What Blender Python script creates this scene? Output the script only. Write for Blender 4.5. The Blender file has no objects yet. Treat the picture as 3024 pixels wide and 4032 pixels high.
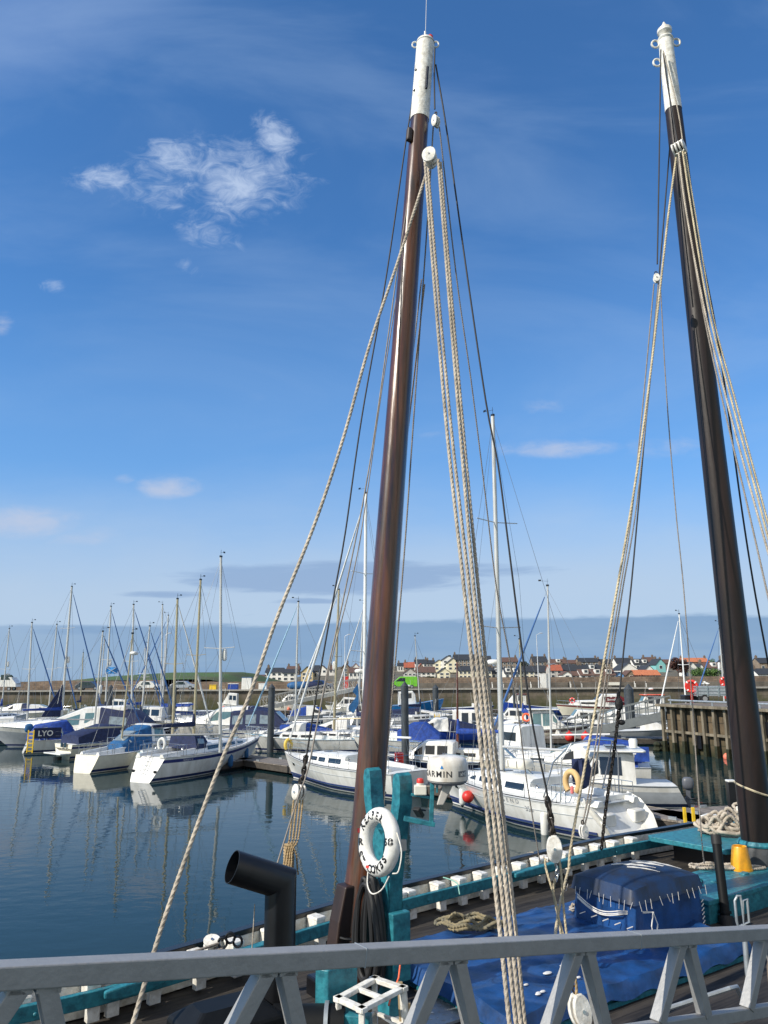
import bpy, bmesh, math, random
from mathutils import Vector, Matrix, noise
from math import sin, cos, pi, radians, atan, atan2, sqrt, hypot
random.seed(7)
scn = bpy.context.scene
# ---------------- camera -------------------------------------------------
F = 3028.0; PITCH = atan(639 / F); EYE = 5.6; ROLL = .005
cd = bpy.data.cameras.new('camera'); cam = bpy.data.objects.new('camera', cd)
scn.collection.objects.link(cam); scn.camera = cam
cd.sensor_fit = 'HORIZONTAL'; cd.sensor_width = 36; cd.lens = 36 * F / 3024
cd.clip_start = .1; cd.clip_end = 20000
cam.matrix_world = Matrix.Translation((0, 0, EYE)) @ Matrix.Rotation(pi / 2 + PITCH, 4, 'X') @ Matrix.Rotation(-ROLL, 4, 'Z')
scn.render.resolution_x = 768; scn.render.resolution_y = 1024
scn.view_settings.view_transform = 'Standard'; scn.view_settings.look = 'None'
scn.view_settings.exposure = 0.0; scn.view_settings.gamma = 1

def ray(px, py):
    x = (px - 1512) / F; y = (2016 - py) / F
    c, s = cos(ROLL), sin(ROLL)
    x, y = x * c + y * s, -x * s + y * c
    return Vector((x, cos(PITCH) - y * sin(PITCH), sin(PITCH) + y * cos(PITCH)))
def W(px, py, z):                       # photo direction meets the level z
    d = ray(px, py); t = (z - EYE) / d.z
    return Vector((d.x * t, d.y * t, z))
def A(px, py, Y):                       # photo direction at forward distance Y
    d = ray(px, py); t = Y / d.y
    return Vector((d.x * t, Y, EYE + d.z * t))
def proj(p):
    v = Vector(p) - Vector((0, 0, EYE))
    dz = v.y * cos(PITCH) + v.z * sin(PITCH); dy = -v.y * sin(PITCH) + v.z * cos(PITCH)
    x, y = v.x / dz, dy / dz
    c, s = cos(ROLL), sin(ROLL)
    x, y = x * c - y * s, x * s + y * c
    return 1512 + F * x, 2016 - F * y

# ---------------- sky and sun ----------------------------------------------
SUN_EL = radians(36); SX, SY = -.872, -.49
world = bpy.data.worlds.new("World"); scn.world = world; world.use_nodes = True
nt = world.node_tree; N = nt.nodes; L = nt.links
for n in list(N): N.remove(n)
def nd(t, **k):
    n = N.new(t)
    for a, b in k.items(): setattr(n, a, b)
    return n
def mth(op, a, b=None, c=None, clamp=False):
    n = nd('ShaderNodeMath', operation=op, use_clamp=clamp)
    for i, v in enumerate((a, b, c)):
        if v is None: continue
        if isinstance(v, (int, float)): n.inputs[i].default_value = v
        else: L.new(v, n.inputs[i])
    return n.outputs[0]
def sstep(v, a, b):
    n = nd('ShaderNodeMapRange', interpolation_type='SMOOTHSTEP')
    L.new(v, n.inputs[0]); n.inputs[1].default_value = a; n.inputs[2].default_value = b
    return n.outputs[0]
sky = nd('ShaderNodeTexSky', sky_type='NISHITA'); sky.sun_disc = False
sky.sun_elevation = SUN_EL; sky.sun_rotation = atan2(SX, SY)
sky.air_density = 1.0; sky.dust_density = .6; sky.ozone_density = 3.2; sky.altitude = 0
tint = nd('ShaderNodeMix', data_type='RGBA', blend_type='MULTIPLY'); tint.inputs[0].default_value = 1
L.new(sky.outputs[0], tint.inputs[6]); tint.inputs[7].default_value = (.74, 1.34, 1.82, 1)
cur = tint.outputs[2]
tc = nd('ShaderNodeTexCoord'); sp = nd('ShaderNodeSeparateXYZ'); L.new(tc.outputs['Generated'], sp.inputs[0])
dx, dy, dz = sp.outputs
front = sstep(dy, .05, .15); yy = mth('MAXIMUM', dy, .05)
U = mth('DIVIDE', dx, yy); V = mth('DIVIDE', dz, yy)
def nz(scale, sx, sy, det=6, rough=.6, off=0., dist=0.):
    cb = nd('ShaderNodeCombineXYZ'); L.new(mth('MULTIPLY', U, sx), cb.inputs[0]); L.new(mth('MULTIPLY', V, sy), cb.inputs[1]); cb.inputs[2].default_value = off
    n = nd('ShaderNodeTexNoise'); L.new(cb.outputs[0], n.inputs['Vector'])
    n.inputs['Scale'].default_value = scale; n.inputs['Detail'].default_value = det; n.inputs['Roughness'].default_value = rough; n.inputs['Distortion'].default_value = dist
    return n.outputs[0]
def over(fac, col):
    global cur
    m = nd('ShaderNodeMix', data_type='RGBA'); L.new(mth('MULTIPLY', fac, front), m.inputs[0]); L.new(cur, m.inputs[6]); m.inputs[7].default_value = (*col, 1)
    cur = m.outputs[2]
SK = 10.0                                   # 1 / background strength
def s2l(r, g, b):
    f = lambda v: (v / 255 / 12.92) if v < 10.3 else ((v / 255 + .055) / 1.055) ** 2.4
    return (f(r), f(g), f(b))
def skc(r, g, b): return tuple(v * SK for v in s2l(r, g, b))
def blob(px, py, rx, ry, ang=0):            # soft ellipse round a direction
    d = ray(px, py); u0, v0 = d.x / d.y, d.z / d.y
    du = mth('SUBTRACT', U, u0); dv = mth('SUBTRACT', V, v0); c, s = cos(ang), sin(ang)
    a = mth('ADD', mth('MULTIPLY', du, c), mth('MULTIPLY', dv, s)); b = mth('SUBTRACT', mth('MULTIPLY', dv, c), mth('MULTIPLY', du, s))
    k = 1.12 / F
    a = mth('DIVIDE', a, rx * k); b = mth('DIVIDE', b, ry * k)
    q = mth('ADD', mth('MULTIPLY', a, a), mth('MULTIPLY', b, b))
    return mth('SUBTRACT', 1.0, q, clamp=True)
# pale haze that whitens the low sky, thin high veils, the wispy cumulus, streaks and the far bank
hz = sstep(V, .62, .10); over(mth('MULTIPLY', hz, .55), skc(132, 178, 230))
hz = sstep(mth('ADD', V, mth('MULTIPLY', nz(2.2, 1, 3, off=3), .12)), .36, .14); over(mth('MULTIPLY', hz, .84), skc(190, 208, 229))
over(mth('MULTIPLY', blob(60, 60, 900, 420, .3), mth('MULTIPLY', nz(1.4, 1, 2, off=9), .55)), skc(150, 178, 226))
over(mth('MULTIPLY', blob(2150, 230, 700, 320, .2), mth('MULTIPLY', sstep(nz(2.5, 1, 3, off=14), .45, .8), .22)), skc(130, 160, 215))
n1 = mth('ADD', mth('MULTIPLY', nz(26, 1, 1.5, 10, .66, off=1.7, dist=.9), .62), mth('MULTIPLY', nz(9, 1, 1.4, 4, .5, off=4.7), .38))
acc = None
for (px, py, rx, ry, an, wt) in [(860, 700, 560, 270, .05, .78), (900, 750, 190, 130, 0, 1.15), (1085, 540, 170, 110, -1.0, .95), (420, 700, 240, 90, .1, .72),
                             (720, 650, 260, 150, -.5, .85), (640, 790, 230, 80, -.3, .7), (790, 910, 230, 100, -.4, .62), (745, 1050, 100, 60, -.5, .6),
                             (205, 1130, 90, 48, -.1, .7), (1270, 690, 90, 60, -.4, .35)]:
    b = mth('MULTIPLY', blob(px, py, rx, ry, an), wt)
    acc = b if acc is None else mth('MAXIMUM', acc, b)
f = mth('SUBTRACT', mth('ADD', mth('MULTIPLY', acc, .40), n1), .685)
f = mth('MULTIPLY', sstep(f, -.06, .32), sstep(acc, 0, .6))
over(mth('MULTIPLY', f, .78), skc(200, 217, 243))
n2 = mth('ADD', mth('MULTIPLY', nz(20, 1, 2.2, 8, .6, off=5., dist=.5), .5), mth('MULTIPLY', nz(7, 1, 2.6, 5, .5, off=5.), .5))
acc = None
for (px, py, rx, ry, wt) in [(665, 1915, 150, 62, .9), (490, 1885, 60, 28, .5), (100, 2060, 260, 80, .8), (330, 2110, 240, 50, .45), (2180, 1765, 330, 55, .6), (1700, 1712, 90, 26, .4),
                         (10, 1270, 60, 70, .5), (2150, 1600, 120, 50, .4), (2650, 1760, 260, 60, .4), (1000, 1560, 60, 30, .25)]:
    b = mth('MULTIPLY', blob(px, py, rx, ry), wt); acc = b if acc is None else mth('MAXIMUM', acc, b)
f = mth('SUBTRACT', mth('ADD', mth('MULTIPLY', acc, .42), n2), .60)
over(mth('MULTIPLY', mth('MULTIPLY', sstep(f, -.05, .35), sstep(acc, 0, .5)), .75), skc(196, 205, 226))
n3 = mth('ADD', mth('MULTIPLY', nz(9, 1, 7, 7, .62, off=8., dist=.4), .6), mth('MULTIPLY', nz(3, 1, 6, 3, .5, off=8.), .4))
acc = None
for (px, py, rx, ry, wt) in [(1300, 2275, 760, 78, 1.0), (1750, 2250, 520, 40, .8), (640, 2342, 240, 20, .85), (1180, 2367, 220, 16, .7), (420, 2480, 420, 26, .6), (1000, 2420, 150, 16, .4)]:
    b = mth('MULTIPLY', blob(px, py, rx, ry), wt); acc = b if acc is None else mth('MAXIMUM', acc, b)
f = mth('SUBTRACT', mth('ADD', mth('MULTIPLY', acc, .5), n3), .68)
over(mth('MULTIPLY', sstep(f, -.02, .20), .70), skc(138, 168, 208))
edge = mth('ADD', mth('ADD', V, mth('MULTIPLY', U, -.012)), mth('MULTIPLY', mth('SUBTRACT', nz(5, 1, 6, 7, .6, off=2.), .5), .030))
over(mth('MULTIPLY', sstep(edge, .0700, .0635), mth('ADD', .55, mth('MULTIPLY', sstep(U, -.55, -.15), .34))), skc(128, 162, 199))
over(mth('MULTIPLY', mth('MULTIPLY', sstep(V, .07, .03), sstep(nz(4, 1, 9, 7, .6, off=21.), .40, .65)), .55), skc(155, 182, 208))
over(mth('MULTIPLY', sstep(nz(1.6, 1, 2.6, 7, .55, off=33., dist=.6), .42, .72), .20), skc(168, 196, 232))
# unseen broken cloud added behind the viewpoint to whiten the blue ambient light
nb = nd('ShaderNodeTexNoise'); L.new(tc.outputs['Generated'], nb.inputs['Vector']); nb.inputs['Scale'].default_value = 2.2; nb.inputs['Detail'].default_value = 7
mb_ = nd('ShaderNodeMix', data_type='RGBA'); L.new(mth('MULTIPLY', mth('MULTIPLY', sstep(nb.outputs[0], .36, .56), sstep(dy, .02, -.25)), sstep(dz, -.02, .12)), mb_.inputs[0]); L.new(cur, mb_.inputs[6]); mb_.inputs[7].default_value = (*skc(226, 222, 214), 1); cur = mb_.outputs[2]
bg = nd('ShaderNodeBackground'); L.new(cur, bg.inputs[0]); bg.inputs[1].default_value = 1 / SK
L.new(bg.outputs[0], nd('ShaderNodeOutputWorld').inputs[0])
sd = bpy.data.lights.new('sun', 'SUN'); so = bpy.data.objects.new('sun', sd); scn.collection.objects.link(so)
sd.energy = 4.9; sd.angle = radians(.5); sd.color = (1, .93, .82)
so.rotation_euler = Vector((-SX * cos(SUN_EL), -SY * cos(SUN_EL), -sin(SUN_EL) * hypot(SX, SY))).to_track_quat('-Z', 'Y').to_euler()

# ---------------- materials ------------------------------------------------
MATS = {}
def mat(name, col, rough=.5, metal=0., var=.12, scale=3., bump=0., bscale=30., coat=0., kind=None, spec=.5, col2=None, stretch=(1, 1, 1)):
    if name in MATS: return MATS[name]
    m = bpy.data.materials.new(name); m.use_nodes = True; t = m.node_tree; p = t.nodes['Principled BSDF']
    p.inputs['Roughness'].default_value = rough; p.inputs['Metallic'].default_value = metal
    p.inputs['Coat Weight'].default_value = coat; p.inputs['Specular IOR Level'].default_value = spec
    tcn = t.nodes.new('ShaderNodeTexCoord'); mp = t.nodes.new('ShaderNodeMapping'); t.links.new(tcn.outputs['Object'], mp.inputs[0]); mp.inputs['Scale'].default_value = stretch
    n = t.nodes.new('ShaderNodeTexNoise'); t.links.new(mp.outputs[0], n.inputs['Vector']); n.inputs['Scale'].default_value = scale; n.inputs['Detail'].default_value = 8; n.inputs['Roughness'].default_value = .62
    r = t.nodes.new('ShaderNodeValToRGB'); t.links.new(n.outputs[0], r.inputs[0])
    c2 = col2 or tuple(v * (1 - var) for v in col); c1 = tuple(min(1, v * (1 + var * .6)) for v in col)
    r.color_ramp.elements[0].position = .35; r.color_ramp.elements[0].color = (*c2, 1)
    r.color_ramp.elements[1].position = .62; r.color_ramp.elements[1].color = (*c1, 1)
    t.links.new(r.outputs[0], p.inputs['Base Color'])
    if bump:
        n2 = t.nodes.new('ShaderNodeTexNoise'); t.links.new(mp.outputs[0], n2.inputs['Vector']); n2.inputs['Scale'].default_value = bscale; n2.inputs['Detail'].default_value = 6
        b = t.nodes.new('ShaderNodeBump'); b.inputs['Strength'].default_value = bump; b.inputs['Distance'].default_value = .02
        t.links.new(n2.outputs[0], b.inputs['Height']); t.links.new(b.outputs[0], p.inputs['Normal'])
    MATS[name] = m; return m
white = mat('gelcoat', (.78, .78, .75), .32, var=.12, scale=2.2, coat=.3, col2=(.66, .65, .60), stretch=(1, 1, .4))
cream = mat('aged gelcoat', (.74, .72, .63), .38, var=.10, scale=1.5)
deckw = mat('deck paint', (.70, .71, .69), .55, var=.10, scale=4)
greyd = mat('grey deck', (.36, .39, .41), .6, var=.15, scale=4)
ltblue = mat('light blue deck', (.30, .52, .62), .6, var=.12)
navy = mat('navy canvas', (.012, .022, .075), .75, var=.35, scale=5, bump=.5, bscale=9)
royal = mat('royal blue canvas', (.012, .055, .30), .7, var=.35, scale=5, bump=.5, bscale=9)
midb = mat('mid blue canvas', (.015, .105, .27), .7, var=.3, scale=5, bump=.5, bscale=9)
hullnavy = mat('navy hull paint', (.012, .02, .055), .2, var=.2, coat=.5)
hullblue = mat('bright blue hull paint', (.02, .20, .52), .3, var=.15, coat=.3)
hullroyal = mat('royal hull paint', (.02, .06, .35), .3, var=.15, coat=.3)
hullgrey = mat('grey hull', (.42, .45, .48), .35, var=.1)
hullcream = mat('cream hull', (.78, .74, .60), .35, var=.08)
antif = mat('antifouling', (.03, .045, .06), .7, var=.3)
stripeb = mat('blue stripe', (.015, .03, .16), .35)
boot = mat('boot top navy', (.02, .035, .12), .4)
glass = mat('dark glass', (.012, .016, .02), .06, var=.2, spec=.9)
clear = mat('clear vinyl', (.22, .27, .29), .1, var=.3, spec=.9)
tealglass = mat('tinted windscreen', (.10, .19, .20), .07, var=.2, spec=.9)
alu = mat('mast aluminium', (.56, .56, .54), .38, .25, var=.08, scale=2)
aluw = mat('white mast paint', (.78, .79, .78), .3, var=.05)
alut = mat('gold anodised mast', (.50, .42, .27), .35, .5, var=.1)
steel = mat('stainless', (.6, .6, .6), .22, .95, var=.1)
wire = mat('rigging wire', (.20, .21, .22), .45, .6)
galv = mat('galvanised steel', (.36, .40, .43), .5, .45, var=.2, scale=6)
pile = mat('pile paint', (.045, .055, .065), .55, var=.3, scale=2, bump=.2)
black = mat('black paint', (.008, .008, .01), .32, var=.3)
rubber = mat('black rubber', (.015, .015, .016), .6)
red = mat('red plastic', (.62, .035, .025), .4)
orange = mat('orange plastic', (.85, .14, .05), .5)
pinkb = mat('faded buoy', (.80, .22, .14), .55, var=.2)
yellow = mat('yellow paint', (.78, .52, .03), .45, var=.15)
horse = mat('yellow foam', (.80, .56, .10), .65)
tanfoam = mat('tan foam', (.66, .45, .20), .7)
maroon = mat('maroon canvas', (.16, .012, .018), .7)
lime = mat('lime van paint', (.16, .50, .03), .3, coat=.5)
brownwood = mat('varnished spar', (.13, .035, .018), .35, var=.35, scale=4, stretch=(1, 1, .1))
tanwood = mat('tan spar', (.40, .30, .17), .5, var=.2)
orangeflag = orange
teal = mat('teal paint', (.026, .195, .24), .45, var=.3, scale=11, bump=.5, bscale=16, col2=(.016, .12, .16))
wpaint = mat('white gloss paint', (.78, .77, .72), .45, var=.2, scale=10, bump=.35, bscale=20, col2=(.60, .57, .50))
ropew = mat('weathered rope', (.50, .44, .36), .9, var=.3, scale=3.5, bump=.6, bscale=120)
ropec = mat('cream rope', (.55, .47, .32), .9, var=.3, scale=3.5, bump=.6, bscale=120)
ropeg = mat('grey rope', (.28, .25, .22), .9, var=.25, scale=14)
ropet = mat('tan rope', (.36, .26, .14), .9, var=.25, scale=14)
ropeo = mat('olive rope', (.13, .12, .085), .9, var=.5, scale=5, col2=(.33, .27, .15))
iron = mat('rusty iron', (.03, .024, .02), .6, .3, var=.5, scale=20)
# special materials
def link(t, a, b): t.links.new(a, b)
def water_mat():
    m = bpy.data.materials.new('harbour water'); m.use_nodes = True; t = m.node_tree; p = t.nodes['Principled BSDF']
    p.inputs['Base Color'].default_value = (.010, .029, .033, 1); p.inputs['Roughness'].default_value = .01; p.inputs['Specular IOR Level'].default_value = .24; p.inputs['IOR'].default_value = 1.333
    tcn = t.nodes.new('ShaderNodeTexCoord')
    def layer(sc, stretch, det, rot=0.):
        mp = t.nodes.new('ShaderNodeMapping'); mp.inputs['Scale'].default_value = stretch; mp.inputs['Rotation'].default_value = (0, 0, rot); link(t, tcn.outputs['Object'], mp.inputs[0])
        n = t.nodes.new('ShaderNodeTexNoise'); link(t, mp.outputs[0], n.inputs['Vector']); n.inputs['Scale'].default_value = sc; n.inputs['Detail'].default_value = det; n.inputs['Roughness'].default_value = .5
        return n.outputs[0]
    a = layer(1.1, (1, 1.5, 1), 3, .15); b = layer(3.4, (1, 1.6, 1), 2, -.25); c = layer(.12, (1, 1, 1), 2)
    m1 = t.nodes.new('ShaderNodeMath'); m1.operation = 'MULTIPLY_ADD'; link(t, b, m1.inputs[0]); m1.inputs[1].default_value = .16; link(t, a, m1.inputs[2])
    rr = t.nodes.new('ShaderNodeMapRange'); link(t, c, rr.inputs[0]); rr.inputs[1].default_value = .35; rr.inputs[2].default_value = .65; rr.inputs[3].default_value = .35; rr.inputs[4].default_value = 1.
    m2 = t.nodes.new('ShaderNodeMath'); m2.operation = 'MULTIPLY'; link(t, m1.outputs[0], m2.inputs[0]); link(t, rr.outputs[0], m2.inputs[1])
    bp = t.nodes.new('ShaderNodeBump'); bp.inputs['Strength'].default_value = 1; bp.inputs['Distance'].default_value = .011; link(t, m2.outputs[0], bp.inputs['Height']); link(t, bp.outputs[0], p.inputs['Normal'])
    return m
water = water_mat()
def plank_mat(name, c1, c2, width, ang, rough=.75, gap=.06, wet=0.):
    """boards running along direction ang, broken into uneven tones"""
    m = bpy.data.materials.new(name); m.use_nodes = True; t = m.node_tree; p = t.nodes['Principled BSDF']; p.inputs['Roughness'].default_value = rough
    tcn = t.nodes.new('ShaderNodeTexCoord'); mp = t.nodes.new('ShaderNodeMapping'); mp.inputs['Rotation'].default_value = (0, 0, -ang); link(t, tcn.outputs['Object'], mp.inputs[0])
    s = t.nodes.new('ShaderNodeSeparateXYZ'); link(t, mp.outputs[0], s.inputs[0])
    d = t.nodes.new('ShaderNodeMath'); d.operation = 'DIVIDE'; link(t, s.outputs[1], d.inputs[0]); d.inputs[1].default_value = width
    fl = t.nodes.new('ShaderNodeMath'); fl.operation = 'FLOOR'; link(t, d.outputs[0], fl.inputs[0])
    fr = t.nodes.new('ShaderNodeMath'); fr.operation = 'FRACT'; link(t, d.outputs[0], fr.inputs[0])
    wn = t.nodes.new('ShaderNodeTexWhiteNoise'); wn.noise_dimensions = '1D'; link(t, fl.outputs[0], wn.inputs['W'])
    mp2 = t.nodes.new('ShaderNodeMapping'); mp2.inputs['Scale'].default_value = (.8, 8, 3); link(t, mp.outputs[0], mp2.inputs[0])
    n = t.nodes.new('ShaderNodeTexNoise'); link(t, mp2.outputs[0], n.inputs['Vector']); n.inputs['Scale'].default_value = 3; n.inputs['Detail'].default_value = 8
    ad = t.nodes.new('ShaderNodeMath'); ad.operation = 'MULTIPLY_ADD'; link(t, wn.outputs[0], ad.inputs[0]); ad.inputs[1].default_value = .35; link(t, n.outputs[0], ad.inputs[2])
    r = t.nodes.new('ShaderNodeValToRGB'); link(t, ad.outputs[0], r.inputs[0]); r.color_ramp.elements[0].position = .4; r.color_ramp.elements[0].color = (*c1, 1); r.color_ramp.elements[1].position = .85; r.color_ramp.elements[1].color = (*c2, 1)
    lt = t.nodes.new('ShaderNodeMath'); lt.operation = 'GREATER_THAN'; link(t, fr.outputs[0], lt.inputs[0]); lt.inputs[1].default_value = gap
    mx = t.nodes.new('ShaderNodeMix'); mx.data_type = 'RGBA'; link(t, lt.outputs[0], mx.inputs[0]); mx.inputs[6].default_value = (*[v * .3 for v in c1], 1); link(t, r.outputs[0], mx.inputs[7])
    link(t, mx.outputs[2], p.inputs['Base Color'])
    b = t.nodes.new('ShaderNodeBump'); b.inputs['Distance'].default_value = .006; b.inputs['Strength'].default_value = .6; link(t, lt.outputs[0], b.inputs['Height']); link(t, b.outputs[0], p.inputs['Normal'])
    return m
def wall_mat(name, c1, c2, cm, bw, bh, slime=None, z0=0., z1=1., mort=.03, axis='XZ'):
    """stone courses; optional weed growth below a waterline band"""
    m = bpy.data.materials.new(name); m.use_nodes = True; t = m.node_tree; p = t.nodes['Principled BSDF']; p.inputs['Roughness'].default_value = .85
    tcn = t.nodes.new('ShaderNodeTexCoord'); s = t.nodes.new('ShaderNodeSeparateXYZ'); link(t, tcn.outputs['Object'], s.inputs[0])
    cb = t.nodes.new('ShaderNodeCombineXYZ'); link(t, s.outputs[0], cb.inputs[0]); link(t, s.outputs[2], cb.inputs[1])
    br = t.nodes.new('ShaderNodeTexBrick'); link(t, cb.outputs[0], br.inputs['Vector']); br.inputs['Scale'].default_value = 1
    br.inputs['Brick Width'].default_value = bw; br.inputs['Row Height'].default_value = bh; br.inputs['Mortar Size'].default_value = mort; br.inputs['Bias'].default_value = 0
    br.inputs['Color1'].default_value = (*c1, 1); br.inputs['Color2'].default_value = (*c2, 1); br.inputs['Mortar'].default_value = (*cm, 1)
    n = t.nodes.new('ShaderNodeTexNoise'); link(t, tcn.outputs['Object'], n.inputs['Vector']); n.inputs['Scale'].default_value = .55; n.inputs['Detail'].default_value = 9; n.inputs['Roughness'].default_value = .65
    r = t.nodes.new('ShaderNodeMapRange'); link(t, n.outputs[0], r.inputs[0]); r.inputs[1].default_value = .3; r.inputs[2].default_value = .7; r.inputs[3].default_value = .45; r.inputs[4].default_value = 1.25
    mu = t.nodes.new('ShaderNodeMix'); mu.data_type = 'RGBA'; mu.blend_type = 'MULTIPLY'; mu.inputs[0].default_value = 1; link(t, br.outputs[0], mu.inputs[6]); link(t, r.outputs[0], mu.inputs[7])
    out = mu.outputs[2]
    if slime:
        n2 = t.nodes.new('ShaderNodeTexNoise'); link(t, tcn.outputs['Object'], n2.inputs['Vector']); n2.inputs['Scale'].default_value = .9; n2.inputs['Detail'].default_value = 7
        a = t.nodes.new('ShaderNodeMath'); a.operation = 'MULTIPLY_ADD'; link(t, n2.outputs[0], a.inputs[0]); a.inputs[1].default_value = -(z1 - z0) * 1.6; link(t, s.outputs[2], a.inputs[2])
        q = t.nodes.new('ShaderNodeMapRange'); link(t, a.outputs[0], q.inputs[0]); k = -(z1 - z0) * .8
        q.inputs[1].default_value = z1 + k; q.inputs[2].default_value = z0 + k; q.inputs[3].default_value = 0; q.inputs[4].default_value = .9
        mx = t.nodes.new('ShaderNodeMix'); mx.data_type = 'RGBA'; link(t, q.outputs[0], mx.inputs[0]); link(t, out, mx.inputs[6]); mx.inputs[7].default_value = (*slime, 1); out = mx.outputs[2]
    link(t, out, p.inputs['Base Color'])
    b = t.nodes.new('ShaderNodeBump'); b.inputs['Distance'].default_value = .05; link(t, n.outputs[0], b.inputs['Height']); link(t, b.outputs[0], p.inputs['Normal'])
    return m
quaywall = wall_mat('quay stone', (.20, .165, .125), (.155, .13, .10), (.12, .10, .08), 1.3, .5, (.05, .062, .016), .3, 2.7)
rubble = wall_mat('rubble wall', (.30, .22, .16), (.21, .155, .12), (.16, .13, .10), .7, .33)
greyconc = wall_mat('promenade wall', (.17, .15, .125), (.145, .13, .11), (.12, .11, .09), 2.4, 1.2)
pierwall = wall_mat('pier infill', (.17, .125, .075), (.11, .082, .05), (.06, .05, .03), 1.1, .75, (.022, .028, .010), .1, 1.5)
timber = plank_mat('grey timber', (.16, .145, .12), (.36, .33, .28), .9, 0, gap=0)
pontoon_m = plank_mat('pontoon boards', (.12, .10, .085), (.26, .225, .19), .14, 0)
# ---------------- mesh helpers ---------------------------------------------
class MB:
    def __init__(s): s.v = []; s.f = []; s.m = []; s.T = Matrix.Identity(4); s.mi = 0
    def add(s, vs, fs, mi=None):
        o = len(s.v); s.v += [s.T @ Vector(p) for p in vs]
        for q in fs: s.f.append([i + o for i in q]); s.m.append(s.mi if mi is None else mi)
        return s
    def box(s, c, d, rz=0, mi=None, taper=1.0):
        hx, hy, hz = d[0] / 2, d[1] / 2, d[2] / 2; R = Matrix.Rotation(rz, 3, 'Z')
        vs = []
        for z in (-1, 1):
            k = taper if z > 0 else 1
            for (x, y) in ((-1, -1), (1, -1), (1, 1), (-1, 1)): vs.append(Vector(c) + R @ Vector((x * hx * k, y * hy * k, z * hz)))
        return s.add(vs, [(3, 2, 1, 0), (4, 5, 6, 7), (0, 1, 5, 4), (1, 2, 6, 5), (2, 3, 7, 6), (3, 0, 4, 7)], mi)
    def bar(s, a, b, w, h=None, up=(0, 0, 1), mi=None):
        a, b = Vector(a), Vector(b); h = h or w; d = (b - a).normalized(); sd = d.cross(Vector(up))
        if sd.length < 1e-4: sd = d.cross(Vector((1, 0, 0)))
        sd.normalize(); u = sd.cross(d)
        vs = [p + sd * (i * w / 2) + u * (j * h / 2) for p in (a, b) for (i, j) in ((-1, -1), (1, -1), (1, 1), (-1, 1))]
        return s.add(vs, [(3, 2, 1, 0), (4, 5, 6, 7), (0, 1, 5, 4), (1, 2, 6, 5), (2, 3, 7, 6), (3, 0, 4, 7)][::1], mi)
    def loft(s, rings, closed=True, cap=True, mi=None):
        n = len(rings[0]); vs = [p for r in rings for p in r]; fs = []
        for i in range(len(rings) - 1):
            for j in range(n if closed else n - 1):
                k = (j + 1) % n; fs.append((i * n + j, i * n + k, (i + 1) * n + k, (i + 1) * n + j))
        if cap and closed: fs.append(tuple(range(n))[::-1]); fs.append(tuple((len(rings) - 1) * n + j for j in range(n)))
        return s.add(vs, fs, mi)
    def prism(s, poly, z0, z1, mi=None):
        return s.loft([[(x, y, z0) for x, y in poly], [(x, y, z1) for x, y in poly]], mi=mi)
    def tube(s, pts, r, n=8, mi=None, lobes=0, pitch=.2, closed=False):
        pts = [Vector(p) for p in pts]; k = len(pts); rr = r if isinstance(r, (list, tuple)) else [r] * k
        t0 = (pts[1] - pts[0]).normalized(); u = t0.orthogonal().normalized(); rings = []; ln = 0
        for i in range(k):
            if closed: t = (pts[(i + 1) % k] - pts[i - 1]).normalized()
            else: t = (pts[min(i + 1, k - 1)] - pts[max(i - 1, 0)])
            t = t.normalized() if t.length > 1e-9 else t0
            u = (u - t * u.dot(t)); u = u.normalized() if u.length > 1e-6 else t.orthogonal().normalized()
            w = t.cross(u)
            if i: ln += (pts[i] - pts[i - 1]).length
            ph = 2 * pi * ln / pitch if lobes else 0; ring = []
            for j in range(n):
                a = 2 * pi * j / n; R_ = rr[i]
                if lobes: R_ *= .74 + .30 * abs(cos(lobes * .5 * (a)))
                ring.append(pts[i] + (u * cos(a + ph) + w * sin(a + ph)) * R_)
            rings.append(ring)
        if closed: rings.append(rings[0]); return s.loft(rings, cap=False, mi=mi)
        return s.loft(rings, mi=mi)
    def lathe(s, prof, n=20, mi=None, cap=True):
        return s.loft([[(r * cos(2 * pi * j / n), r * sin(2 * pi * j / n), z) for j in range(n)] for r, z in prof], mi=mi, cap=cap)
    def ell(s, c, r, n=14, m=9, mi=None, p=1.0):
        rings = []
        for i in range(m + 1):
            a = -pi / 2 + pi * i / m; ca = max(cos(a), .02); sa = sin(a)
            sp_ = lambda v: math.copysign(abs(v) ** p, v)
            rings.append([(c[0] + r[0] * sp_(ca) * sp_(cos(2 * pi * j / n)), c[1] + r[1] * sp_(ca) * sp_(sin(2 * pi * j / n)), c[2] + r[2] * sp_(sa)) for j in range(n)])
        return s.loft(rings, mi=mi)
    def build(s, name, mats, parent=None, smooth=False, bevel=0, origin=None, fix=True, seg=2):
        me = bpy.data.meshes.new(name)
        o = bpy.data.objects.new(name, me); scn.collection.objects.link(o)
        if parent is None and origin is None and s.v:
            xs = [p.x for p in s.v]; ys = [p.y for p in s.v]; zs = [p.z for p in s.v]
            origin = Vector(((min(xs) + max(xs)) / 2, (min(ys) + max(ys)) / 2, min(zs)))
        if origin is not None: s.v = [p - Vector(origin) for p in s.v]; o.location = origin
        me.from_pydata([tuple(p) for p in s.v], [], s.f)
        for m_ in (mats if isinstance(mats, (list, tuple)) else [mats]): me.materials.append(m_)
        for p_, k in zip(me.polygons, s.m): p_.material_index = k
        if fix:
            bm = bmesh.new(); bm.from_mesh(me); bmesh.ops.remove_doubles(bm, verts=bm.verts, dist=1e-5); bmesh.ops.recalc_face_normals(bm, faces=bm.faces); bm.to_mesh(me); bm.free()
        if smooth:
            me.polygons.foreach_set('use_smooth', [True] * len(me.polygons))
            me.set_sharp_from_angle(angle=radians(smooth if smooth is not True else 40))
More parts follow.
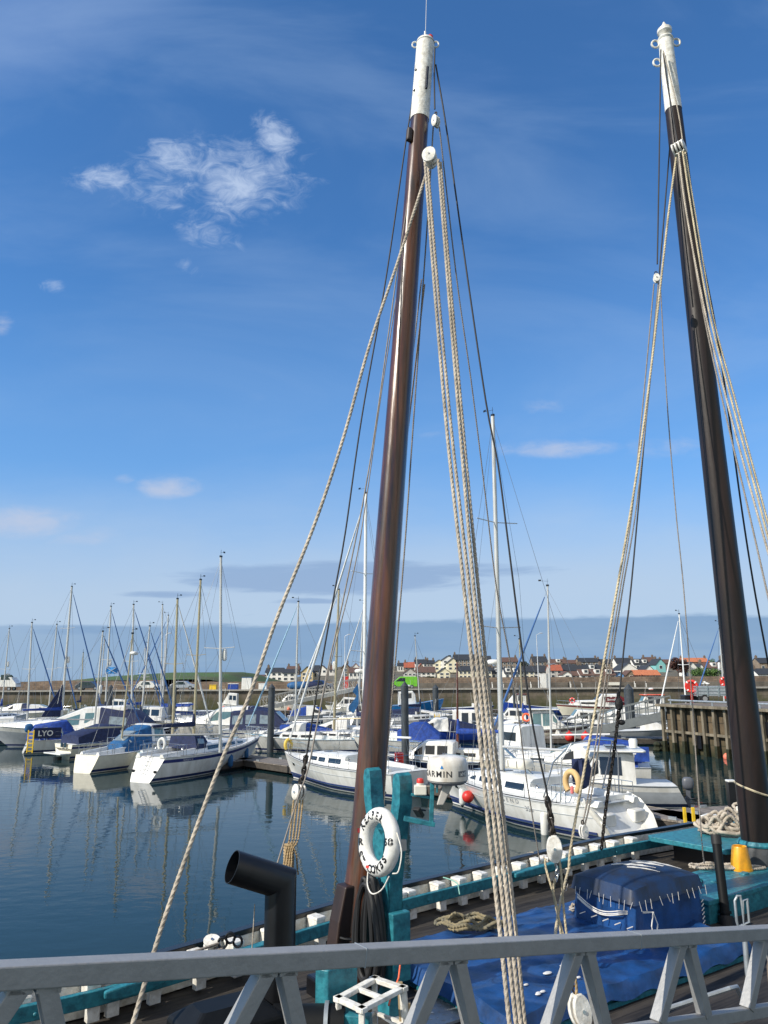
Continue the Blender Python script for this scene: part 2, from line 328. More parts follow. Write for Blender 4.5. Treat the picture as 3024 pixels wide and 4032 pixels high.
        if bevel:
            b = o.modifiers.new('bevel', 'BEVEL'); b.width = bevel; b.segments = seg; b.limit_method = 'ANGLE'; b.angle_limit = radians(40)
        if parent is not None: o.parent = parent
        me.update(); return o
def tag(o, label=None, cat=None, group=None, kind=None):
    if label: o['label'] = label
    if cat: o['category'] = cat
    if group: o['group'] = group
    if kind: o['kind'] = kind
    return o
def thing(name, label, cat, loc=(0, 0, 0), rz=0, group=None):
    o = bpy.data.objects.new(name, None); scn.collection.objects.link(o); o.empty_display_size = .3
    o.location = loc; o.rotation_euler = (0, 0, rz); return tag(o, label, cat, group)
def copy_tree(o, parent=None):
    c = o.copy(); scn.collection.objects.link(c)
    if parent is not None: c.parent = parent
    for ch in list(o.children): copy_tree(ch, c)
    return c
def text_mesh(body, size, bold=.0, spacing=1.0, align='LEFT', font_shear=0):
    cu = bpy.data.curves.new('t', 'FONT'); cu.body = body; cu.size = size; cu.offset = bold; cu.space_character = spacing; cu.align_x = align; cu.shear = font_shear; cu.resolution_u = 3
    ob = bpy.data.objects.new('t', cu); scn.collection.objects.link(ob)
    me = bpy.data.meshes.new_from_object(ob.evaluated_get(bpy.context.evaluated_depsgraph_get()))
    vs = [v.co.copy() for v in me.vertices]; fs = [tuple(p.vertices) for p in me.polygons]
    bpy.data.objects.remove(ob); bpy.data.curves.remove(cu); bpy.data.meshes.remove(me)
    return vs, fs
def lettering(body, size, fn, m, parent, bold=.0, spacing=1., align='LEFT', name='lettering', shear=0):
    vs, fs = text_mesh(body, size, bold, spacing, align, shear)
    b = MB(); b.add([fn(v.x, v.y) for v in vs], fs); return b.build(name, m, parent, fix=False)
def catmull(P, step=.05):
    P = [Vector(p) for p in P]
    if len(P) == 2: n = max(1, int((P[1] - P[0]).length / step)); return [P[0].lerp(P[1], i / n) for i in range(n + 1)]
    out = []; Q = [P[0] * 2 - P[1]] + P + [P[-1] * 2 - P[-2]]
    for i in range(1, len(Q) - 2):
        a, b, c, d = Q[i - 1:i + 3]; n = max(2, int((c - b).length / step))
        for k in range(n):
            t = k / n; out.append(.5 * ((2 * b) + (c - a) * t + (2 * a - 5 * b + 4 * c - d) * t * t + (3 * b - a - 3 * c + d) * t ** 3))
    out.append(P[-1]); return out
def frame(loc, nrm, up=(0, 0, 1)):       # local -Y faces nrm, local Z along up
    y = -Vector(nrm).normalized(); z = Vector(up); z = (z - y * z.dot(y)).normalized(); x = y.cross(z)
    return Matrix.Translation(loc) @ Matrix((x, y, z)).transposed().to_4x4()

# ---------------- boats ----------------------------------------------------
class Hull:
    def __init__(s, L, B, F0, F1, brake=.9, srake=.3, sw=.7, flare=.15, dip=.08, fine=2.0, draft=.4, tmax=.4):
        s.__dict__.update(L=L, B=B, F0=F0, F1=F1, br=brake, sr=srake, sw=sw, fl=flare, dip=dip, fine=fine, dr=draft, tm=tmax)
    def sheer(s, t): return s.F0 + (s.F1 - s.F0) * t ** 1.5 - s.dip * sin(pi * t)
    def hb(s, t):
        if t < s.tm: f = s.sw + (1 - s.sw) * sin(t / s.tm * pi / 2)
        else: f = max(0, 1 - ((t - s.tm) / (1 - s.tm)) ** s.fine)
        return s.B / 2 * max(f, .004)
    def x(s, t, z):
        v0 = max(z, -.1) / s.F0; v1 = max(min(z / s.F1, 1.1), -.1)
        xs = -s.L / 2 + s.sr * v0 if s.sr > 0 else -s.L / 2 - s.sr * (1 - v0) * 1.0
        xb = s.L / 2 - s.br * (1 - v1) ** 1.25 if v1 < 1 else s.L / 2
        return xs + (xb - xs) * t
    def y(s, t, z):
        v = max(0, (z + s.dr) / (s.sheer(t) + s.dr)); e = .30 + .65 * max(0, (t - .45) / .55) ** 1.3
        return s.hb(t) * min(1.05, v ** e)
    def pt(s, t, z, side=1): return Vector((s.x(t, z), side * s.y(t, z), z))
    def on_side(s, x, z, side, off=.012):
        t = .5
        for _ in range(12):
            x0, x1 = s.x(0, z), s.x(1, z); t = (x - x0) / (x1 - x0)
        t = min(max(t, 0), 1); p = s.pt(t, z, side); p.y += side * off; return p
    def rows(s, t, stripe):
        sh = s.sheer(t); r = [-s.dr * .9, 0.02, .08, .22]
        for k in (.4, .65): r.append(.22 + (sh - .22) * k)
        r += [sh - stripe[1], sh - stripe[0], sh - .03, sh]
        return r
def make_hull(root, h, mats, stripe=(.10, .22), rub=True, deck=deckw, ns=26, rail_m=None, bulwark=0.):
    """mats: topside, antifoul, boot, stripe"""
    b = MB(); R = []
    for i in range(ns + 1):
        t = i / ns; t = 1 - (1 - t) ** 1.25; z = h.rows(t, stripe)
        left = [h.pt(t, zz, 1) for zz in z]; right = [h.pt(t, zz, -1) for zz in z][::-1]
        R.append(left[::-1] + [Vector((h.x(t, z[0]), 0, z[0]))] + right[::-1])
    n = len(R[0]); nz_ = 10
    idx = {0: 1, 1: 0, 2: 2, 3: 0, 4: 0, 5: 0, 6: 3, 7: 0, 8: 0}
    for i in range(ns):
        for j in range(n - 1):
            k = j if j < nz_ else n - 2 - j
            band = (nz_ - 2 - j) if j < nz_ - 1 else (j - nz_ - 1 + 0)
            if j < nz_ - 1: mi = idx[nz_ - 2 - j]
            elif j in (nz_ - 1, nz_): mi = 1
            else: mi = idx[min(8, j - nz_ - 1)]
            b.add([R[i][j], R[i][j + 1], R[i + 1][j + 1], R[i + 1][j]], [(0, 1, 2, 3)], mi)
    b.add(R[0], [tuple(range(n))], 0)
    hull = b.build('hull', mats, root, smooth=50)
    d = MB(); rings = []
    for i in range(ns + 1):
        t = i / ns; t = 1 - (1 - t) ** 1.25; z = h.sheer(t) - .01 - bulwark; y = h.y(t, z) - .01
        rings.append([Vector((h.x(t, z), y, z)), Vector((h.x(t, z), y * .5, z + .03 * h.B / 3)), Vector((h.x(t, z), -y * .5, z + .03 * h.B / 3)), Vector((h.x(t, z), -y, z))])
    d.loft(rings, closed=False); d.build('deck', deck, root, smooth=True, fix=False)
    if rub:
        r = MB()
        for sd_ in (1, -1):
            r.tube([h.pt(i / 24, h.sheer(i / 24) - .01, sd_) + Vector((0, sd_ * .01, 0)) for i in range(25)], .022 if h.L > 7 else .02, 6)
        r.build('rub_rail', rail_m or alu, root, smooth=True)
    return hull
def superloft(root, name, st, m, zdeck, win=(), wmat=glass, smooth=35, roof=None, name_w='window', bevel=0):
    """st: (x, ztop, half width low, half width top); win: ('s',i,u0,u1,v0,v1) side patches, ('t',i,u0,u1,v0,v1) top/windscreen patches"""
    b = MB(); rings = []
    for (x, zt, wb, wt) in st:
        zd = zdeck(x) if callable(zdeck) else zdeck; zt = max(zt, zd + .02); e = min(.09, (zt - zd) * .4)
        rings.append([Vector((x, wb, zd - .05)), Vector((x, wt + .01, zt - e)), Vector((x, wt * .86, zt)), Vector((x, 0, zt + .03)), Vector((x, -wt * .86, zt)), Vector((x, -wt - .01, zt - e)), Vector((x, -wb, zd - .05))])
    b.loft(rings, closed=True); o = b.build(name, m, root, smooth=smooth, bevel=bevel)
    for w in win:
        k, i, u0, u1, v0, v1 = w[:6]; wm = w[6] if len(w) > 6 else wmat
        for side in ((1, -1) if k == 's' else (1,)):
            ia, ib = (0, 1) if side == 1 else (6, 5)
            if k == 't': ia, ib = 2, 4
            A0, B0, A1, B1 = rings[i][ia], rings[i][ib], rings[i + 1][ia], rings[i + 1][ib]
            f_ = lambda u, v: (A0.lerp(A1, u)).lerp(B0.lerp(B1, u), v)
            c = [f_(u0, v0), f_(u1, v0), f_(u1, v1), f_(u0, v1)]; nrm = (c[1] - c[0]).cross(c[3] - c[0]).normalized()
            ctr = sum(c, Vector()) / 4
            if k == 's' and nrm.y * side < 0: nrm = -nrm
            if k == 't' and nrm.z < 0: nrm = -nrm
            if k == 't': nrm = nrm; lift = .035
            else: lift = 0
            q = MB(); q.loft([[p + nrm * (lift - .02) for p in c], [p + nrm * (lift + .012) for p in c]]); q.build(name_w if k == 's' else 'windscreen', wm, o, fix=True)
    return o
def wline(b, pts, r, n=5, mi=None): b.tube(pts, r, n, mi=mi)
def outboard(root, x, y, z, col=black, s=1., legcol=None, name='outboard_engine'):
    b = MB(); b.ell((x - .18 * s, y, z + .35 * s), (.24 * s, .17 * s, .26 * s), p=.7)
    o = b.build(name, col, root, smooth=True)
    q = MB(); q.box((x - .16 * s, y, z - .05 * s), (.16 * s, .10 * s, .5 * s), mi=0); q.box((x - .12 * s, y, z - .45 * s), (.2 * s, .06 * s, .45 * s)); q.ell((x - .16 * s, y, z - .66 * s), (.2 * s, .05 * s, .05 * s)); q.build('leg', legcol or col, o, smooth=True)
def rails(root, h, t0, t1, hgt=.55, n=6, r=.013, closed_bow=False, name='pulpit', mid=True, m=steel, sides=(1, -1), inset=.07):
    b = MB()
    def P(t, s, z): p = h.pt(t, h.sheer(t), s); p.y -= s * min(inset, abs(p.y)); p.z += z; return p
    tops = {}
    for s in sides:
        tp = [P(t0 + (t1 - t0) * i / n, s, hgt) for i in range(n + 1)]; tops[s] = tp
        b.tube(tp, r, 5)
        if mid: b.tube([P(t0 + (t1 - t0) * i / n, s, hgt * .5) for i in range(n + 1)], r * .7, 5)
        for i in range(n + 1): b.tube([P(t0 + (t1 - t0) * i / n, s, 0), tp[i]], r, 5)
    if closed_bow and len(sides) == 2:
        a, c = tops[1][-1], tops[-1][-1]; b.tube([a, (a + c) / 2 + Vector(((.12 if t1 > .5 else -.05), 0, .02)), c], r, 5)
    return b.build(name, m, root, smooth=True)
def lifelines(root, h, t0=.12, t1=.86, n=5, hgt=.58, fat=1.):
    for s in (1, -1):
        b = MB()
        P = [h.pt(t0 + (t1 - t0) * i / n, h.sheer(t0 + (t1 - t0) * i / n), s) + Vector((0, -s * .06, 0)) for i in range(n + 1)]
        for p in P: b.tube([p, p + Vector((0, 0, hgt))], .013 * fat, 5)
        for k in (1, .5): b.tube([p + Vector((0, 0, hgt * k)) for p in P], .005 * fat, 4)
        b.build('lifeline', steel, root, smooth=True)
def yacht(label, top, base, D, hd, L=9.5, B=None, F0=.95, F1=1.25, mx=.06, hullm=None, strp=None, deck=deckw, mastm=alu, mr=None, coach=.42, cover=None, furl=None,
          hood=None, radar=0, boom=True, near=False, srake=.35, sw=.72, brake=1.1, zb=None, lean=True, group=None, refl=0, spread=1, tent=None, loc=None, dome=0, boomdir=0, stripe=(.10, .22), nofit=False):
    B = B or .31 * L; h = Hull(L, B, F0, F1, brake, srake, sw)
    zb = zb or (F1 + .35); hr = radians(hd); hv = Vector((cos(hr), sin(hr), 0)); lv = Vector((-sin(hr), cos(hr), 0))
    # mast foot from the photo's mast line at this distance
    zpx = None; xb = base[0]
    for _ in range(6):
        p = A(xb, 2700, D); p.z = zb; yy_ = proj(p)[1]
        if base[1] != top[1]: xb = top[0] + (base[0] - top[0]) * (yy_ - top[1]) / (base[1] - top[1])
    foot = A(xb, yy_, D); foot.z = zb
    tip = A(top[0], top[1], D)
    c = foot - hv * (mx * L); c.z = 0
    if loc is not None: c = Vector(loc); c.z = 0
    root = thing('sailing_yacht', label, 'yacht', c, hr, group)
    inv = Matrix.Rotation(-hr, 3, 'Z'); toL = lambda p: inv @ (Vector(p) - c)
    f_, t_ = toL(foot), toL(tip); f_.z = zb - .3
    if not nofit: f_.y = 0 if loc is None else f_.y
    hm = hullm or white
    make_hull(root, h, [hm, antif, boot, strp or hm], stripe=stripe, deck=deck, ns=26 if near else 18)
    zd = lambda x: h.sheer((x + L / 2) / L)
    w = B * .34
    # coachroof
    st = [(.34 * L, zd(.34 * L) + .03, w * .35, w * .3), (.27 * L, zd(.2 * L) + coach * .5, w * .62, w * .5), (.16 * L, zd(.16 * L) + coach * .85, w * .85, w * .72), (0, zd(0) + coach, w, w * .86), (-.14 * L, zd(-.14 * L) + coach + .05, w, w * .86)]
    wn = [('s', 1, .25, .9, .35, .8), ('s', 2, .1, .45, .35, .82), ('s', 2, .55, .92, .35, .82), ('s', 3, .12, .8, .35, .82)]
    superloft(root, 'coachroof', st, white if hm is not hullcream else cream, zd, wn)
    # cockpit coamings, seats and well
    b = MB()
    for s in (1, -1):
        b.loft([[(x_, s * y_, z_) for (x_, y_, z_) in r] for r in ([(-.14 * L, w, zd(-.14 * L) - .02), (-.14 * L, w * .9, zd(-.14 * L) + .30), (-.14 * L, w * .72, zd(-.14 * L) + .30), (-.14 * L, w * .66, zd(-.14 * L) - .02)],
                                                                   [(-.44 * L, w * .9, zd(-.44 * L) - .02), (-.44 * L, w * .8, zd(-.44 * L) + .16), (-.44 * L, w * .66, zd(-.44 * L) + .16), (-.44 * L, w * .6, zd(-.44 * L) - .02)])])
    b.build('cockpit_coaming', white, root, smooth=True)
    b = MB(); b.box((-.29 * L, 0, zd(-.29 * L) + .045), (.28 * L, w * 1.1, .03)); b.build('cockpit_floor', greyd, root)
    # mast, boom, rig
    mr = (mr or (.075 if L > 9 else .062)) * (1.3 if D > 50 else 1); ms = MB(); k = 8
    ms.tube([f_.lerp(t_, i / k) for i in range(k + 1)], [mr * (1 - .25 * i / k) for i in range(k + 1)], 10); mast = ms.build('mast', mastm, root, smooth=True)
    g = MB(); wr = .008 if D < 50 else .012
    g.tube([t_, t_ + Vector((0, 0, .45))], wr, 4); g.box(t_ + Vector((0, 0, .06)), (.16, .10, .10)); g.tube([t_ + Vector((-.05, 0, .3)), t_ + Vector((.45, .1, .33))], wr, 4); g.box(t_ + Vector((.42, .1, .36)), (.16, .02, .09)); g.build('masthead_gear', black, mast)
    for q in range(spread):
        fr = (.52 if spread == 1 else (.38, .68)[q]); c_ = f_.lerp(t_, fr); sl = B * .32
        s_ = MB(); s_.tube([c_ + Vector((-.12, sl, .06)), c_, c_ + Vector((-.12, -sl, .06))], .022, 5); s_.build('spreader', mastm, mast, smooth=True)
    bow = h.pt(1, h.sheer(1), 1); bow.y = 0; bow.x -= .1; stern = Vector((h.x(0, F0) + .05, 0, F0)); hd_ = t_ + Vector((0, 0, -.15))
    if furl:
        s_ = MB(); n = 12; s_.tube([bow.lerp(hd_, .05 + .9 * i / n) for i in range(n + 1)], [.028 + .05 * sin(pi * min(1, (1 - i / n) * 1.0)) ** .6 * (1 - i / n) ** .3 for i in range(n + 1)], 8); s_.build('furled_sail', furl, root, smooth=True)
    s_ = MB(); s_.tube([bow, hd_], wr, 4); s_.build('forestay', wire, root)
    s_ = MB(); s_.tube([stern, hd_], wr, 4); s_.build('backstay', wire, root)
    cs = f_.lerp(t_, .52)
    for s in (1, -1):
        y_ = B * .46
        ch = Vector((f_.x - .1, s * y_, zd(f_.x))); sp_ = cs + Vector((-.12, s * B * .32, .06))
        s_ = MB(); s_.tube([ch, sp_, f_.lerp(t_, .97)], wr * .8, 4); s_.tube([ch + Vector((.25, 0, 0)), cs], wr * .8, 4); s_.build('shroud', wire, root)
    if boom:
        bz = f_.z + .95; e = Vector((f_.x - .36 * L, boomdir, bz + .12)); a = Vector((f_.x - .08, f_.y, bz)); s_ = MB(); s_.tube([a, e], .05, 8); bo = s_.build('boom', mastm, root, smooth=True)
        if cover:
            s_ = MB(); R = []
            for i in range(13):
                u = i / 12; c_ = a.lerp(e, u); hh = .30 * (1 - .6 * u) + .05; ww = .13 * (1 - .4 * u) + .01 * sin(i * 2.1)
                R.append([c_ + Vector((0, ww * cos(q * pi / 4) * (1 if q not in (2, 6) else 1), -.06 + (hh * .5) * (1 + sin(q * pi / 4)))) for q in range(8)])
            s_.loft(R); s_.tube([a + Vector((.02, 0, 0)), a + Vector((.02, 0, .8))], [.14, .07], 8); s_.build('sail_cover', cover, bo, smooth=True)
    if hood:
        x0, x1 = -.10 * L, -.20 * L; z0 = zd(x0) + coach
        superloft(root, 'sprayhood', [(x0 + .25, z0 + .05, w * .8, w * .7), (x0 - .15, z0 + .42, w * .92, w * .75), (x1, z0 + .52, w * .95, w * .78)], hood, lambda x: zd(x) + coach * .6, [('t', 0, .25, .9, .1, .9, clear), ('s', 1, .2, .8, .4, .85, clear)])
    if tent:
        x0, x1 = -.14 * L, -.42 * L; z0 = zd(x0)
        superloft(root, 'cockpit_tent', [(x0 + .3, z0 + .6, w * .8, w * .6), (x0 - .3, z0 + 1.35, w * 1.1, w * .75), (x1, z0 + 1.05, w * 1.1, w * .7), (x1 - .5, z0 + .35, w, w * .6)], tent, zd, [('t', 0, .2, .9, .1, .9, clear), ('s', 1, .15, .55, .4, .85, clear), ('s', 1, .62, .92, .4, .85, clear)])
    if radar:
        c_ = f_.lerp(t_, radar); s_ = MB(); s_.tube([c_, c_ + Vector((.3, 0, -.02))], .03, 6); s_.ell(c_ + Vector((.35, 0, .1)), (.26, .26, .12), p=.7); s_.build('radar_dome', white, mast, smooth=True)
    if refl:
        c_ = f_.lerp(t_, refl); s_ = MB(); s_.ell(c_ + Vector((.2 * random.choice((1,)), -.12, .3)), (.12, .12, .34), p=.55); s_.build('radar_reflector', white, mast, smooth=True)
    fat = 1 if near or D < 50 else 1.5
    rails(root, h, .88, .975, .58, 2, .014 * fat, True, 'pulpit'); rails(root, h, .02, .14, .58, 2, .014 * fat, True, 'pushpit')
    lifelines(root, h, n=5, fat=fat)
    return root, h, f_, t_
def motor(label, loc, hd, L, B, F0, F1, hullm=white, st=(), win=(), deck=deckw, kind='motorboat', cat='motorboat', stm=None, strp=None, canopy=None, cwin=(), cm=navy, eng=None, engs=1., rail=True, brake=.9,
          srake=-.05, sw=.85, wm=glass, group=None, fine=2.2, stripe=(.10, .2), radar=None, antenna=True, hat=None, boots=None):
    hr = radians(hd); c = Vector(loc); c.z = 0
    root = thing(kind, label, cat, c, hr, group); h = Hull(L, B, F0, F1, brake, srake, sw, fine=fine, dip=.05)
    make_hull(root, h, [hullm, antif, boots or boot, strp or hullm], stripe=stripe, deck=deck, ns=20, rail_m=greyd)
    zd = lambda x: h.sheer((x + L / 2) / L)
    if st: cab = superloft(root, 'cabin', [(x * L, zd(x * L) + z, a * B / 2, b_ * B / 2) for (x, z, a, b_) in st], stm or white, zd, win, wm)
    if hat:                                   # overhanging roof: x0,x1,z,halfwidth,mat
        x0, x1, z, hw, hm_ = hat; b = MB(); z += zd((x0 + x1) / 2 * L)
        b.loft([[(x0 * L + dx_, y, z + dz_) for (y, dx_) in ((hw * B / 2, .12), (hw * B / 2, (x1 - x0) * L - .12), (hw * B / 2 - .12, (x1 - x0) * L), (-hw * B / 2 + .12, (x1 - x0) * L), (-hw * B / 2, (x1 - x0) * L - .12), (-hw * B / 2, .12), (-hw * B / 2 + .12, 0), (hw * B / 2 - .12, 0))] for dz_ in (0, .08)])
        b.build('cabin_roof', hm_, root, smooth=True, bevel=.03)
    if canopy: superloft(root, 'canopy', [(x * L, zd(x * L) + z, a * B / 2, b_ * B / 2) for (x, z, a, b_) in canopy], cm, zd, cwin, clear)
    if eng: outboard(root, -L / 2 + .02, 0, F0 * .62, eng, engs)
    if rail: rails(root, h, .62, .97, .45, 4, .016, True, 'bow_rail', mid=False)
    if antenna:
        x0 = (st[len(st) // 2][0] if st else 0) * L; z0 = zd(x0) + (max(s_[1] for s_ in st) if st else 0)
        b = MB(); b.tube([(x0, .2, z0), (x0 - .2, .2, z0 + 1.5)], .014, 4); b.build('aerial', white, root)
    if radar: b = MB(); b.ell((radar[0] * L, 0, radar[1]), (.3, .3, .13), p=.7); b.build('radar_dome', white, root, smooth=True)
    return root, h
# ---------------- the setting ----------------------------------------------
def sheet(name, pts, z, m, kind='structure'):
    b = MB(); b.add([(x, y, z) for x, y in pts], [tuple(range(len(pts)))]); o = b.build(name, m, origin=(0, 0, 0)); o['kind'] = kind; return o
sheet('water', [(-9000, -60), (9000, -60), (9000, 12000), (-9000, 12000)], 0, water)
grass = mat('meadow grass', (.045, .10, .018), .9, var=.4, scale=.05, bump=.3, col2=(.07, .075, .03))
earth = mat('rough ground', (.13, .115, .08), .95, var=.4, scale=.2)
apron = mat('quay concrete', (.24, .22, .19), .85, var=.2, scale=.5)
# land: one rising sheet behind the quay
b = MB(); xs = [-150, -110, -90, -75, -60, -45, -30, -10, 20, 60, 110, 170, 240, 400]; ys = [134, 150, 200, 300, 350, 400, 450, 520, 650]
def land(x, y):
    if x < 30 - (y - 134) * .16 and x < -10: return 2.6 + max(0, (y - 140) * .002)
    t = min(1, max(0, (y - 340) / 160)); return 3.3 + t * 7.5 + (.5 * noise.noise(Vector((x * .02, y * .02, 0))) if y > 300 else 0)
vs = [(x, y, land(x, y)) for y in ys for x in xs]; n = len(xs)
b.add(vs, [(j * n + i, j * n + i + 1, (j + 1) * n + i + 1, (j + 1) * n + i) for j in range(len(ys) - 1) for i in range(n - 1)])
o = b.build('ground', earth, origin=(0, 0, 0), smooth=True); o['kind'] = 'structure'
# grassy headland on the left
b = MB(); nx, ny = 46, 14; vs = []
for j in range(ny + 1):
    for i in range(nx + 1):
        x = -112 + i * 1.62; y = 205 + j * 8; u = (x + 112) / 74.5
        prof = max(0, min(1, (u - .12) / .42)) ** .7 * max(0, min(1, (1.0 - u) / .10)); s_ = sin(pi * min(1, j / ny * .9 + .1)) ** .6
        vs.append((x, y, 2.5 + 3.9 * prof * s_ + .35 * noise.noise(Vector((x * .09, y * .05, 3)))))
b.add(vs, [(j * (nx + 1) + i, j * (nx + 1) + i + 1, (j + 1) * (nx + 1) + i + 1, (j + 1) * (nx + 1) + i) for j in range(ny) for i in range(nx)])
o = b.build('hill', grass, origin=(0, 0, 0), smooth=True); o['kind'] = 'structure'
def wallbox(name, label, x0, x1, y0, y1, z0, z1, m, cat='wall', rough=0):
    b = MB(); n = 40; r = []
    for i in range(n + 1):
        x = x0 + (x1 - x0) * i / n; dz = rough * noise.noise(Vector((x * .25, y0, 0)))
        r.append([(x, y0, z0), (x, y1, z0), (x, y1, z1 + dz), (x, y0, z1 + dz)])
    b.loft(r); return tag(b.build(name, m, origin=(0, 0, 0)), label, cat)
o = wallbox('quay_wall', 'long stone harbour quay wall with green weed growing along its foot', -160, 130, 125, 134, -2, 3.2, quaywall)
b = MB(); b.box((-15, 129, 3.235), (290, 8.4, .07)); o2 = b.build('quay_apron', apron, parent=o)
b = MB(); b.box((-15, 124.9, 3.25), (290, .5, .22)); b.build('coping', mat('coping', (.36, .34, .30), .8, var=.2), parent=o)
wallbox('promenade_wall', 'low dark promenade wall behind the quay with benches standing against it', 3, 130, 133.2, 134.2, 3.2, 4.1, greyconc)
wallbox('boundary_wall', 'rough brown rubble stone wall between the promenade and the cottages', 3, 130, 136, 136.8, 3.4, 5.0, rubble, rough=.25)
wallbox('breakwater_wall', 'rough brown stone breakwater wall along the left side of the harbour', -160, -38, 134.5, 136.5, 2.8, 4.75, rubble, rough=.5)
wallbox('field_wall', 'low brown stone wall below the green headland and the white house', -38, 4, 150, 151, 2.8, 4.35, rubble, rough=.35)

# ---------------- houses --------------------------------------------------
hw = {'w': mat('white render', (.80, .79, .74), .8, var=.06), 'c': mat('cream render', (.78, .72, .52), .8, var=.06), 'y': mat('yellow render', (.66, .52, .28), .8, var=.06), 's': mat('brown stone house', (.24, .19, .14), .9, var=.35, scale=1.5),
      'g': mat('grey render', (.50, .48, .44), .85, var=.1), 'b': mat('blue render', (.16, .33, .60), .8, var=.06), 't': mat('turquoise render', (.22, .52, .52), .8, var=.06)}
hr_ = {'k': mat('slate roof', (.035, .04, .048), .7, var=.25, scale=2), 'r': mat('red pantile roof', (.36, .10, .055), .85, var=.25, scale=2), 'o': mat('orange pantile roof', (.50, .17, .08), .85, var=.25, scale=2), 'n': mat('brown tile roof', (.12, .07, .055), .85, var=.25, scale=2)}
hwin = mat('house window', (.05, .06, .075), .15, spec=.8); hframe = mat('window frame white', (.75, .75, .73), .6); chim = mat('chimney stone', (.17, .13, .10), .9, var=.3)
def house(label, x0, x1, yb, ye, yr, D, kind, wc, rc, depth=9, nw=3, ch=1, storeys=1, dorm=0):
    p0, p1 = A(x0, ye, D), A(x1, ye, D); zb = A((x0 + x1) / 2, yb, D).z; ze = A((x0 + x1) / 2, ye, D).z; zr = A((x0 + x1) / 2, yr, D).z + (.2 if kind == 'e' else 0)
    zb -= 1.0; w = p1.x - p0.x; c = Vector(((p0.x + p1.x) / 2, D + depth / 2, zb)); ze -= zb; zr -= zb
    root = thing('house', label, 'house', c); hx, hy = w / 2, depth / 2
    b = MB(); b.box((0, 0, ze / 2), (w, depth, ze))
    if kind == 'e': b.loft([[(sx, -hy + .05, ze), (sx, hy - .05, ze), (sx, 0, zr - .08)] for sx in (-hx, -hx + .3)]); b.loft([[(sx, -hy + .05, ze), (sx, hy - .05, ze), (sx, 0, zr - .08)] for sx in (hx - .3, hx)])
    else: b.loft([[(-hx + .05, sy, ze), (hx - .05, sy, ze), (0, sy, zr - .08)] for sy in (-hy, hy)])
    b.build('wall', hw[wc], root)
    b = MB(); e = .35; tk = .16
    if kind == 'e':
        for s in (-1, 1):
            a = Vector((0, s * (hy + e), ze - e * (zr - ze) / hy)); r = Vector((0, 0, zr)); n = Vector((0, s * (zr - ze), hy)).normalized() * tk
            b.loft([[(sx, p.y, p.z) for p in (a, r, r + Vector((0, 0, tk)), a + n)] for sx in (-hx - .25, hx + .25)])
    else:
        for s in (-1, 1):
            a = Vector((s * (hx + e), 0, ze - e * (zr - ze) / hx)); r = Vector((0, 0, zr)); n = Vector((s * (zr - ze), 0, hx)).normalized() * tk
            b.loft([[(p.x, sy, p.z) for p in (a, r, r + Vector((0, 0, tk)), a + n)] for sy in (-hy - .25, hy + .25)])
    rf = b.build('roof', hr_[rc], root)
    for q in range(ch):
        cx = (-hx + .6 if q == 0 else hx - .6) if kind == 'e' else .3 * hx * (1 - 2 * q); cy = 0 if kind == 'e' else hy * .6
        b = MB(); b.box((cx, cy, zr + .35), (.9, 1.3, 1.7)); 
        for k in (-.35, .35): b.tube([(cx, cy + k, zr + 1.1), (cx, cy + k, zr + 1.6)], .16, 6)
        b.build('chimney', chim, rf)
    rows = storeys
    vis0 = 1.0
    for r_ in range(rows):
        hgt = (ze - vis0) / rows; zc = vis0 + hgt * (r_ + .55); k = nw
        for i in range(k):
            cx = -hx + w * (i + .5) / k; ww = min(1.3, w / k * .5); wh = min(1.5, hgt * .5)
            b = MB(); b.box((cx, -hy - .03, zc), (ww + .3, .1, wh + .3)); f_ = b.build('window', hframe, root)
            b = MB(); b.box((cx, -hy - .07, zc), (ww, .1, wh)); b.build('pane', hwin, f_)
    for i in range(dorm):
        cx = -hx + w * (i + .5) / dorm; zm = ze + (zr - ze) * .3; b = MB(); b.box((cx, -hy * .6, zm + .8), (1.9, 2.6, 1.7)); dm = b.build('dormer', hw['w'], root)
        b = MB(); b.box((cx, -hy * .6 - 1.32, zm + .9), (1.2, .1, 1.0)); b.build('pane', hwin, dm)
    return root
